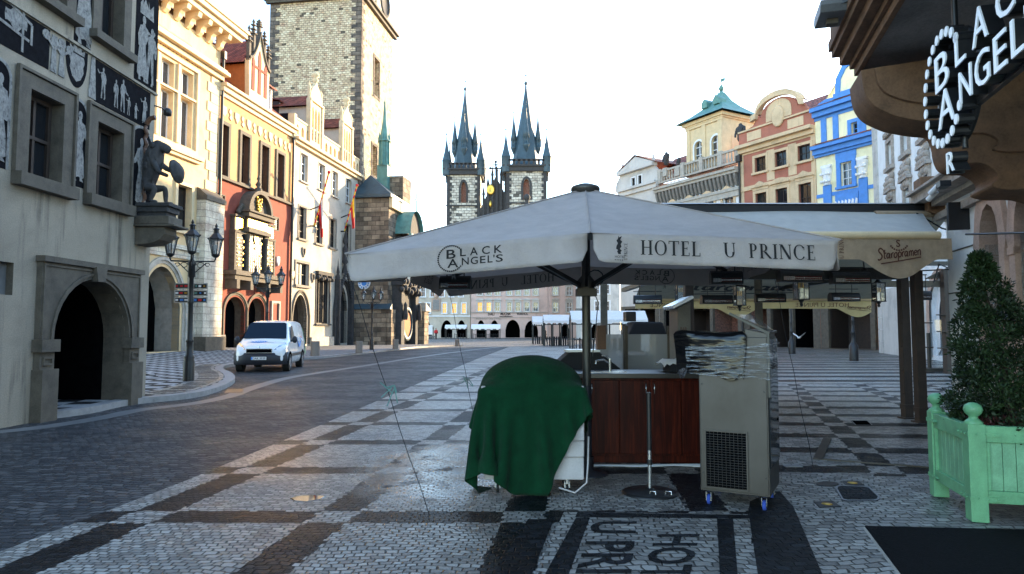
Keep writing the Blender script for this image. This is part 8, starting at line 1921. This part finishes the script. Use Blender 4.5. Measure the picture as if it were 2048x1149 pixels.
for sx, sy, hh in ((.20, .55, .22), (.52, .16, .26), (.60, .2, .34)):
    for k in range(5):
        e = Vector((sx+r_.uniform(-.12, .12), sy+r_.uniform(-.06, .06), ht+hh*r_.uniform(.6, 1))); p0 = Vector((sx, sy, ht-.07)); b.tube([p0, (p0+e)/2+Vector((.01, 0, .03)), e], .003, 4)
        leafcloud(b, 16, lambda r, p0=p0, e=e: ((lambda s: (p0+(e-p0)*s, Vector((r.uniform(-1, 1), r.uniform(-1, 1), .4)).normalized()))(r.uniform(.35, 1))), .04, r_)
b.build('sprigs', mm('leaf2'), HE)
# ------------------------------------------------------------------ things set in or lying on the paving
o = sheet('tmp', [(0,0),(1,0),(1,1)], mm('mat'), -5); bpy.data.objects.remove(o)
c1, c2, c3 = G(1730, 1057), G(2130, 1066), G(1822, 1180); c4 = c3+(c2-c1)
t = thing('entrance_mat', 'large black entrance mat with thin tan edging in front of the planter', 'mat', (c1.x, c1.y, 0))
ex = (c2-c1).normalized(); ey = (c3-c1); L = (c2-c1).length; ed = -ey.normalized()
b = MB(); 
def mp(u, v, z): p = ex*u-ed*v; return (p.x, p.y, z)
W = 2.6; b.add([mp(0, 0, .008), mp(L, 0, .008), mp(L, W, .008), mp(0, W, .008), mp(0, 0, .020), mp(L, 0, .020), mp(L, W, .020), mp(0, W, .020)], [(4, 5, 6, 7), (0, 1, 5, 4), (3, 0, 4, 7), (1, 2, 6, 5), (2, 3, 7, 6)]); b.build('pile', mm('mat'), t, fix=True)
b = MB(); b.add([mp(-.02, -.02, .006), mp(L, -.02, .006), mp(L, 0, .012), mp(0, 0, .012), mp(0, W, .012), mp(-.02, W, .006)], [(0, 1, 2, 3), (0, 3, 4, 5)]); b.build('edging', mm('stonel'), t)
def cover(lab, pts, m, name='manhole_cover', rim=None, grid=None, z=.012):
    P = [G(x, y) for x, y in pts]; c = sum(P, Vector())/len(P); t = thing(name, lab, 'manhole cover' if name == 'manhole_cover' else name.replace('_', ' '), (c.x, c.y, 0)); b = MB(); n = len(P)
    Q = [(p-c) for p in P]; b.add([(q.x, q.y, z) for q in Q], [tuple(range(n))]); b.add([(q.x*1.08, q.y*1.08, .006) for q in Q]+[(q.x, q.y, z) for q in Q], [(i, (i+1) % n, n+(i+1) % n, n+i) for i in range(n)]); b.build('plate', mm(m), t, fix=True)
    if rim:
        b = MB(); b.add([(q.x*1.08, q.y*1.08, z+.001) for q in Q]+[(q.x*.97, q.y*.97, z+.001) for q in Q], [(i, (i+1) % n, n+(i+1) % n, n+i) for i in range(n)]); b.build('rim', mm(rim), t)
    return t, Q
def grow(pts): return pts
t, Q = cover('large rounded square manhole cover filled with setts beside the steel cabinet', [(1682,974),(1728,976),(1738,978),(1757,996),(1755,1001),(1748,1003),(1694,1003),(1686,1001),(1674,980),(1675,976)], 'dsett', rim='kerb')
cover('round dark manhole cover just behind the large rounded one', [(1655+22*math.cos(2*PI*k/16), 970+4.5*math.sin(2*PI*k/16)) for k in range(16)][::-1], 'black'); 
t, Q = cover('small square water cap with brass centre, nearest to the mat', [(1628,1006),(1667,1005),(1682,1016),(1640,1017)], 'black'); b = MB(); b.lathe([(.05, .012), (.045, .018), (0, .019)], (0, 0, 0), 14); b.build('brass_cap', mm('gold'), t)
t, Q = cover('small square water cap with brass centre behind the large cover', [(1684,965),(1716,964),(1728,972),(1694,973)], 'black'); b = MB(); b.lathe([(.05, .012), (.045, .018), (0, .019)], (0, 0, 0), 14); b.build('brass_cap', mm('gold'), t)
cover('dark drain slot with a pale edge near the awning posts', [(1703,843),(1734,843),(1744,852),(1712,852)], 'void', 'drain', rim='kerb')
t, Q = cover('iron drain grate in the gutter below the kerb bend', [(455,780),(487,779),(484,786),(450,787)], 'black', 'drain'); b = MB(); 
cover('broken hole in the paving with muddy water left of the cart', [(582,998),(600,993),(628,992),(648,994),(640,1000),(612,1004),(590,1003)], 'puddle', 'pothole', z=.007) if False else None
tp2 = NT('muddy_water'); MAT['puddle'] = tp2.done((.03, .02, .012), .04, 0, None, .6)
cover('shallow hole in the paving with muddy water left of the green blanket', [(582,998),(596,994),(624,992),(650,994),(640,1000),(612,1005),(590,1003)], 'puddle', 'pothole', z=.008)
q1, q2, q3 = G(1636, 921), G(1655, 879), G(1870, 938)
t = thing('steel_ground_frame', 'pale steel channel set in the paving in an open corner left of the planter', 'ground channel', (q1.x, q1.y, 0)); b = MB(); b.bar((0, 0, .012), (q2-q1)+Vector((0, 0, .012)), .11, .016); b.build('wide_channel', mm('steel'), t); b = MB(); b.bar((.03, 0, .012), (q3-q1)+Vector((0, 0, .012)), .035, .016); b.build('thin_channel', mm('steel'), t)
g = G(1585, 934); o = MB().box(-.1, .1, -.06, .06, 0.006, .013).build('marker_plate', mm('kerb'), None, (g.x, g.y, 0)); tag(o, 'small pale stone plate in the paving right of the steel cabinet', 'plate')
# hotel name laid in dark setts between frames
def gp(pts, m, z, name): return sheet(name, [G(x, y).xy for x, y in pts], mm(m), z)
gp([(1128,1026),(1500,1031),(1512,1280),(1010,1280)], 'lsett', .0085, 'name_mosaic_ground')
gp([(1056,1041),(1108,1041),(1012,1280),(905,1280)], 'dsett', .0095, 'name_mosaic_band'); gp([(1152,1038),(1180,1038),(1090,1280),(1020,1280)], 'dsett', .0105, 'name_mosaic_band')
gp([(1155,1027),(1500,1033),(1500,1040),(1150,1037)], 'dsett', .0105, 'name_mosaic_band'); gp([(1434,1040),(1466,1040),(1486,1280),(1446,1280)], 'dsett', .0105, 'name_mosaic_band')
gp([(1496,1033),(1585,1014),(1560,985),(1545,985),(1500,1005)], 'dsett', .0095, 'name_mosaic_band'); gp([(1498,1034),(1586,1014),(1700,1280),(1535,1280)], 'dsett', .0100, 'name_mosaic_band')
for word, pxl, pxr, y0, hh in (('U PRINCE', 1188, 1276, 1046, 1), ('HOTEL', 1318, 1402, 1072, 1)):
    q = font_mb(word, 1.0, bold=.02, spacing=1.02); x0, x1 = width(q); A = G(pxl, y0); B = G(pxr, y0); capw = (B.x-A.x); k = capw/.72
    dirv = Vector((G(pxl-34, 1149).x-A.x, G(pxl-34, 1149).y-A.y)); dirv.normalize()
    b = MB(); place_text(b, q, lambda x, y, l: (A.x+y*k+dirv.x*(x-x0)*k*1.05, A.y+dirv.y*(x-x0)*k*1.05, .0125)); structure(b.build('name_mosaic_letters', mm('dsett'), None))
# ------------------------------------------------------------------ three armed street lamps
def street_lamp(label, loc, rz, s=1.0, first=None):
    if first is not None:
        c = clone(first, label, loc, rz); c.scale = (s,)*3; return c
    t = thing('street_lamp', label, 'street lamp', loc, rz, 'three armed street lamps along the pavement')
    b = MB(); b.lathe([(.155, 0), (.155, .55), (.13, .62), (.15, .68), (.11, .75), (.09, .95), (.085, 1.1), (.11, 1.14), (.08, 1.2), (.065, 2.2), (.085, 2.24), (.065, 2.3), (.06, 2.95), (.10, 3.0), (.09, 3.3), (.13, 3.36), (.05, 3.5), (.05, 3.62)], (0, 0, 0), 12); b.build('post', mm('black'), t)
    for k in range(3):
        a = [R(180), R(-80), R(-20)][k] if False else [R(175), R(-75), R(10)][k]; L = [.62, .30, .62][k]; cx, cy = L*math.cos(a), L*math.sin(a); zb = 3.62 if k != 1 else 3.66
        if k != 1 or True:
            b = MB(); b.tube([(0, 0, 3.42), (cx*.5, cy*.5, 3.44), (cx*.95, cy*.95, 3.45), (cx, cy, 3.52), (cx, cy, zb)], .025, 6)
            P = [(.07+.30*s_*1.0, 3.10+.30*s_) for s_ in [i/8 for i in range(9)]]; b.tube([(math.cos(a)*L*x/.6, math.sin(a)*L*x/.6, z) for x, z in P], .016, 5)
            for c0, r0 in ((.22, .09), (.40, .06)): b.tube([(math.cos(a)*L/.6*(c0+r0*math.cos(q)), math.sin(a)*L/.6*(c0+r0*math.cos(q)), 3.36-r0*.3+r0*math.sin(q)*.8) for q in [2*PI*i/12 for i in range(11)]], .011, 4)
            b.build('arm', mm('black'), t)
        b = MB(); r0, r1, h = .10, .185, .42
        for j in range(6):
            q = 2*PI*j/6; b.bar((cx+r0*math.cos(q), cy+r0*math.sin(q), zb+.03), (cx+r1*math.cos(q), cy+r1*math.sin(q), zb+.03+h), .022, .022); b.ball((cx+(r1+.03)*math.cos(q), cy+(r1+.03)*math.sin(q), zb+h+.08), .028, 6, 4)
        b.lathe([(.05, -.06), (.12, 0), (.12, .04)], (cx, cy, zb), 6); b.lathe([(.215, 0), (.215, .04), (.13, .16), (.075, .21), (.075, .31), (.10, .33), (.03, .38), (.045, .42), (.008, .50)], (cx, cy, zb+h+.03), 6, sm=False); o = b.build('lantern', mm('black'), t)
        b = MB(); n = 6; lo = [(cx+r0*math.cos(2*PI*j/n), cy+r0*math.sin(2*PI*j/n), zb+.04) for j in range(n)]; hi = [(cx+r1*math.cos(2*PI*j/n), cy+r1*math.sin(2*PI*j/n), zb+.03+h) for j in range(n)]
        b.add(lo+hi, [(j, (j+1) % n, n+(j+1) % n, n+j) for j in range(n)]); b.build('glass', mm('lglass'), o)
        b = MB(); b.tube([(cx, cy, zb+.04), (cx, cy, zb+.16)], .02, 6); b.tube([(cx, cy, zb+.16), (cx, cy, zb+.32)], .04, 8); b.build('bulb', mm('winwhite'), o)
    return t
g = G(377, 763, .12); l1 = street_lamp('near black street lamp with three lanterns and sign plates on its post', (g.x, g.y, .12), R(8))
g2 = at(535, 600, 33.5); street_lamp('black three lantern street lamp rising behind the white van', (g2.x, 33.5, .2), R(5), 1.0, l1)
g3 = at(744, 640, 49.0); street_lamp('far black three lantern street lamp in front of the clock chapel', (g3.x, 49.0, .12), R(14), 1.0, l1)
t = thing('direction_signs', 'six small stickered sign plates fixed in pairs to the near lamp post', 'sign', (g.x, g.y, .12))
for k in range(3):
    for s in (-1, 1):
        z = 2.72-.20*k; c = (s*.26, -.02 if s < 0 else .02, z); b = MB(); b.box(c[0]-.21, c[0]+.21, c[1]-.012, c[1]+.012, z-.085, z+.085); o = b.build('plate', mm('stonel'), t, bev=.008)
        b = MB(); b.box(c[0]-.175, c[0]+.175, c[1]-.016, c[1]-.0121, z-.055, z+.055); b.build('panel', mm('black'), o)
        for j in range(3):
            b = MB(); x = c[0]-.12+.12*j+rng.uniform(-.02, .02); w, h = rng.uniform(.025, .05), rng.uniform(.02, .035); b.box(x-w, x+w, c[1]-.018, c[1]-.0161, z-h, z+h); b.build('sticker', mm(rng.choice(['red', 'gold', 'skyblue', 'fwhite', 'copper'])), o)
# ------------------------------------------------------------------ square stone bollards
for k, (px, py, h) in enumerate(((630, 713, 30), (718, 707, 24), (791, 699, 20), (914, 693, 14))):
    g = G(px, py, .11); sc_ = h*g.y/FPX; w = sc_*.30
    b = MB(); P = [(w*math.cos(a), w*math.sin(a)) for a in [PI/8+PI*i/4 for i in range(8)]]; b.prism(P, 0, sc_, plane='xy'); o = b.build('bollard', mm('concrete'), None, (g.x, g.y, .11), bev=.02, fix=True)
    tag(o, ['squat pebble concrete bollard nearest the white van', 'squat pebble concrete bollard left of the far lamp post', 'squat pebble concrete bollard in front of the astronomical clock', 'squat pebble concrete bollard alone at the far tip of the kerb'][k], 'bollard', 'concrete bollards along the kerb')
# ------------------------------------------------------------------ the white delivery van (own axes: x across, y from nose to tail)
vg = G(521, 744.5); VA = -math.atan2(-.335, 1)
VN = thing('delivery_van', 'white delivery van with blue door emblem and dark bumper parked at the kerb', 'van', (vg.x+.05, vg.y-.3, 0), VA*.9 if False else R(8.5))
st = [ # y, zbot, zbelt, ztop, half width at sill, belt, top
 (0.00, .42, .62, .66, .62, .62, .50), (.06, .30, .78, .86, .84, .82, .62), (.30, .27, .92, 1.0, .93, .90, .70), (.62, .27, 1.0, 1.10, .95, .93, .74), (.95, .27, 1.06, 1.20, .95, .94, .77),
 (1.35, .27, 1.08, 1.56, .95, .94, .74), (1.72, .27, 1.08, 1.86, .95, .94, .70), (2.05, .27, 1.08, 1.93, .95, .94, .72), (3.0, .27, 1.08, 1.96, .95, .945, .74), (4.5, .27, 1.08, 1.93, .95, .945, .73), (4.78, .30, 1.05, 1.86, .93, .92, .70), (4.82, .42, .95, 1.70, .86, .86, .66)]
def vsec(s):
    y, zb, zl, zt, ws, wl, wt = s; h = [(ws*.92, zb), (ws, zb+.12), (ws, zb+.3), (wl, zl), (wl*.97+.03*wt, zl+.05), ((wl*.35+wt*.65), zl+(zt-zl)*.78), (wt, zt-.02), (wt*.8, zt), (wt*.4, zt+.015), (0, zt+.02)]
    return [(x, y, z) for x, z in h]+[(-x, y, z) for x, z in h[::-1][1:]]
def vb(x, z, y0, y1): pass
rows = [vsec(s) for s in st]; b = MB(); b.grid(rows); b.add(rows[0], [tuple(range(19))]); b.add(rows[-1], [tuple(reversed(range(19)))]); b.add([rows[i][0] for i in range(12)]+[rows[i][-1] for i in range(12)], [(i, i+1, 13+i, 12+i) for i in range(11)])
bo = b.build('body', mm('vanw'), VN, fix=True); m = bo.modifiers.new('sub', 'SUBSURF'); m.levels = 1; m.render_levels = 2
MAT['vanglass'] = glass_dark('tinted_windscreen', (.01, .02, .035), .06, .12)
def vpatch(name, pts, m, par=None, off=.012, n=None):
    """a panel lying just proud of the body"""
    b = MB(); c = sum((Vector(p) for p in pts), Vector())/len(pts); b.add(pts, [tuple(range(len(pts)))]); return b.build(name, mm(m), par or VN, fix=False)
vpatch('windscreen', [(x, y-.075, z+.055) for x, y, z in ((-.80, 1.0, 1.19), (.80, 1.0, 1.19), (.69, 1.62, 1.77), (.60, 1.66, 1.81), (-.60, 1.66, 1.81), (-.69, 1.62, 1.77))], 'vanglass')
for s in (-1, 1):
    b = MB(); b.add([(s*.955, 1.15, 1.12), (s*.955, 2.0, 1.12), (s*.83, 1.98, 1.74), (s*.82, 1.72, 1.74)], [(0, 1, 2, 3)]); b.build('side_window', mm('glassd'), VN)
    b = MB(); b.box(s*.945-.012, s*.945+.022, 1.0, 4.45, .55, .66); b.build('side_moulding', mm('vanb'), VN, bev=.01)
    for y in (.85, 3.85):
        b = MB(); b.tube([(s*.72, y, .32), (s*.97, y, .32)], .325, 28, 0); o = b.build('wheel', [mm('rubber')], VN); b = MB(); b.tube([(s*.965, y, .32), (s*.985, y, .32)], .20, 20); b.build('rim', mm('chrome'), o)
        b = MB(); P = arch_pts(y-.42, y+.42, .34, .76, n=14); Q = arch_pts(y-.40, y+.40, .32, .72, n=14); b.add([(s*.968, p[0], p[1]) for p in P]+[(s*.968, y+.40, .26), (s*.968, y-.40, .26)], [tuple(range(17))]); b.build('wheel_arch', mm('void'), VN)
    b = MB(); b.ball((s*1.07, 1.15, 1.20), .12, 10, 8, 0, (.85, .6, 1.15)); b.bar((s*.92, 1.2, 1.14), (s*1.05, 1.16, 1.16), .05, .06); b.build('wing_mirror', mm('vanb'), VN)
    b = MB(); b.add([(s*.50, .10, .82), (s*.86, .20, .80), (s*.90, .52, .98), (s*.84, .62, 1.075), (s*.66, .34, .985)], [tuple(range(5))]); b.v = [(x*1.01, y-.035, z+.02) for x, y, z in b.v]; b.build('headlight', mm('chrome'), VN)
    b = MB(); b.add([(s*.951, 2.03, .5), (s*.951, 2.045, .5), (s*.951, 2.045, 1.07), (s*.951, 2.03, 1.07)], [(0, 1, 2, 3)]); b.build('door_gap', mm('vanb'), VN)
b = MB(); rr = []
for x in [-.97+1.94*i/16 for i in range(17)]:
    y = -.06+.34*(abs(x)/.97)**4; rr.append([(x, y+.04, .28), (x, y-.01, .36), (x, y-.02, .60), (x, y+.05, .72), (x, y+.13, .745)])
b.grid(rr); b.build('front_bumper', mm('vanb'), VN)
b = MB(); b.box(-.44, .44, -.045, .03, .735, .86); b.build('grille', mm('void'), VN, bev=.01); b = MB(); frame_rect(b, -.44, .44, .735, .86, .022, -.055, .02); b.build('grille_surround', mm('chrome'), VN)
b = MB(); b.box(-.27, .27, -.095, -.08, .47, .58, 0); b.box(-.27, -.21, -.0965, -.0955, .475, .575, 1); o = b.build('number_plate', [mm('fwhite'), mm('blue')], VN)
q = font_mb('3AK 3939', .115, bold=.006); x0, x1 = width(q); b = MB(); place_text(b, q, lambda x, y, l: (-.19+(x-x0)*.43/(x1-x0), -.097, .487+y)); b.build('plate_characters', mm('ink'), o)
def bonnet(x, y): return (x, y, .985+.22*(y-.30)/.65+.035-.05*(x*x))
b = MB(); b.add([bonnet(-.02+.30*math.cos(2*PI*i/24)-.12, .62+.10*math.sin(2*PI*i/24)) for i in range(24)], [tuple(range(24))], 0); b.add([bonnet(.27+.15*math.cos(2*PI*i/24), .62+.085*math.sin(2*PI*i/24)) for i in range(24)], [tuple(range(24))], 1); o = b.build('bonnet_emblem', [mm('blue'), mm('fwhite')], VN)
q = font_mb('Okin 24', .13, bold=.008); x0, x1 = width(q); b = MB(); place_text(b, q, lambda x, y, l: tuple(Vector(bonnet(-.34+(x-x0)*.68/(x1-x0), .575+y*1.1))+Vector((0, -.002, .006)))); b.build('bonnet_letters', mm('fwhite'), o)
b = MB(); b.tube([(0, -.02, .90), (0, .0, .98)], .035, 8); b.build('badge', mm('chrome'), VN); b = MB(); b.box(-.6, .6, .97, .99, 1.135, 1.15); b.bar((-.3, .99, 1.16), (.35, 1.03, 1.20), .03, .02); b.build('wiper', mm('vanb'), VN); b = MB(); b.tube([(-.05, 2.1, 1.95), (-.05, 2.45, 2.2)], .008, 5); b.build('aerial', mm('vanb'), VN)
b = MB(); X = .962
def side_pt(y, z): return (.955-.235*max(0, (z-1.10))/.66+.012, y, z)
b.add([side_pt(3.0+.42*math.cos(2*PI*i/28), 1.22+.36*math.sin(2*PI*i/28)) for i in range(28)], [tuple(range(28))], 0); b.add([tuple(Vector(side_pt(3.75+.30*math.cos(2*PI*i/24), 1.30+.20*math.sin(2*PI*i/24)))+Vector((.004, 0, 0))) for i in range(24)], [tuple(range(24))], 1); b.add([tuple(Vector(side_pt(3.72+.16*math.cos(2*PI*i/20), 1.34+.11*math.sin(2*PI*i/20)))+Vector((.008, 0, 0))) for i in range(20)], [tuple(range(20))], 2); o = b.build('side_emblem', [mm('blue'), mm('fwhite'), mm('red')], VN)
q = font_mb('Okin', .34, bold=.012); x0, x1 = width(q); b = MB(); place_text(b, q, lambda x, y, l: tuple(Vector(side_pt(2.68+(x-x0)*.62/(x1-x0), 1.12+y))+Vector((.006, 0, 0)))); b.build('side_letters', mm('fwhite'), o)
MAT['lime'] = simple('green_paint', (.05, .36, .10), .35, var=.1, bump=0); b = MB(); b.add([(.965, 4.45, .55), (.965, 4.70, .5), (.93, 4.80, 1.0), (.78, 4.76, 1.75), (.84, 4.55, 1.6), (.955, 4.60, 1.1)], [tuple(range(6))]); b.build('green_tail', mm('lime'), VN)
# ------------------------------------------------------------------ people far off
def person(label, loc, rz, top, legs, stride=.12):
    t = thing('person', label, 'person', loc, rz); J = [(0,0,.95,.14),(0,0,1.15,.15),(0,0,1.40,.16),(0,0,1.50,.06),(0,0,1.64,.095),(-.09,-stride,.52,.085),(-.09,-stride*1.6,.08,.06),(.09,stride,.52,.085),(.09,stride*1.4,.08,.06),(-.2,0,1.42,.07),(-.25,.05,1.15,.055),(-.22,-.05,.92,.045),(.2,0,1.42,.07),(.25,-.05,1.15,.055),(.22,-.12,.94,.045),(-.09,-stride*1.6-.12,.04,.045),(.09,stride*1.4-.12,.04,.045)]
    E = [(0,1),(1,2),(2,3),(3,4),(0,5),(5,6),(0,7),(7,8),(2,9),(9,10),(10,11),(2,12),(12,13),(13,14),(6,15),(8,16)]; skin_body('body', J, E, mm(legs), t, 1)
    b = MB(); b.lathe([(.19, .86), (.21, 1.1), (.235, 1.36), (.12, 1.5), (.07, 1.53)], (0, 0, 0), 12, sy=.75)
    for s in (-1, 1): b.tube([(s*.2, 0, 1.44), (s*.27, .0, 1.14), (s*.24, -.08, .96)], .075, 8)
    b.build('jacket', mm(top), t); b = MB(); b.ball((0, -.01, 1.65), .10, 10, 8, 0, (.9, 1, 1.15)); b.ball((0, -.105, 1.64), .02, 5, 4); b.build('head', mm('skin'), t); b = MB(); b.ball((0, .02, 1.69), .105, 10, 8); b.build('hair', mm('dcloth'), t)
g = G(872, 679); person('person in a red jacket and dark trousers walking far across the square', g, .4, 'red', 'dcloth')
g = G(1090, 687.5); person('person in dark clothes walking beside the far white awnings', g, 1.2, 'dcloth', 'dcloth', .18)
# ------------------------------------------------------------------ stalls and terraces far across the square
def far_stall(label, x0, x1, yt, ye, yb, Yd, cols=2, name='market_awning', cat='awning', grp='far white awnings'):
    X = lambda p: at(p, 640, Yd).x; Z = lambda p: at(1000, p, Yd).z; c = (X(x0)+X(x1))/2; w = (X(x1)-X(x0))/2; z0 = Z(yt); z1 = Z(ye); dp = 2.4
    t = thing(name, label, cat, (c, Yd, 0), 0, grp); b = MB(); b.quad((-w, -dp/2, z1), (w, -dp/2, z1), (w, 0, z0), (-w, 0, z0)); b.quad((-w, dp/2, z1), (-w, 0, z0), (w, 0, z0), (w, dp/2, z1)); n = 40
    A = [(-w+2*w*i/n, -dp/2-.01, z1) for i in range(n+1)]; b.strip(A, [(a[0], a[1], z1-.22-(.12 if i % 8 in (3, 4, 5) else 0)) for i, a in enumerate(A)]); b.build('roof', mm('fwhite'), t)
    b = MB()
    for i in range(cols+1):
        for y in (-dp/2+.1, dp/2-.1): x = -w+.08+(2*w-.16)*i/cols; b.box(x-.06, x+.06, y-.06, y+.06, 0, z1)
    b.box(-w, w, -.06, .06, z0-.5, z0-.38); b.box(-w, w, -dp/2+.04, -dp/2+.16, z1-.42, z1-.3); b.build('frame', mm('black'), t)
    b = MB()
    for i in range(cols*3): x = -w+.3+(2*w-.6)*(i+.5)/(cols*3); b.box(x-.3, x+.3, .0, .5, .7, .76); b.box(x-.04, x+.04, .2, .28, 0, .7); b.box(x-.28, x-.22, -.6, -.2, 0, .9); b.box(x+.22, x+.28, -.6, -.2, 0, .9)
    b.build('tables', mm('dcloth'), t); return t
far_stall('small white roofed stall before the grey beige arcades', 891, 934, 650, 655, 680, 118, 1); far_stall('long white awning with scalloped edge before the pink house', 943, 1001, 649, 656, 678, 117, 2); far_stall('grey roofed stall at the far left with posters below', 822, 866, 652, 656, 680, 116, 2)
t = thing('poster_wall', 'row of blue and white posters under the far left stall', 'poster wall', (at(843, 665, 114.5).x, 114.5, 0)); X = lambda p: at(p, 665, 114.5).x-at(843, 665, 114.5).x; b = MB(); b.box(X(818), X(870), .05, .1, .2, .5); b.build('rail', mm('slab'), t)
for k, (a, c, m) in enumerate(((818, 833, 'fwhite'), (835, 847, 'blue'), (849, 865, 'fwhite'))): b = MB(); b.box(X(a), X(c), 0, .05, .7, 2.3); b.build('poster', mm(m), t)
far_stall('short cream awning leftmost of the dark terrace tables', 1064, 1086, 633, 645, 690, 74, 1); far_stall('middle white awning over the dark terrace tables', 1086, 1139, 630, 642, 690, 66, 3); far_stall('nearest wide white awning behind the parasol pole', 1140, 1290, 622, 640, 692, 56, 4)
bpy.context.view_layer.update()
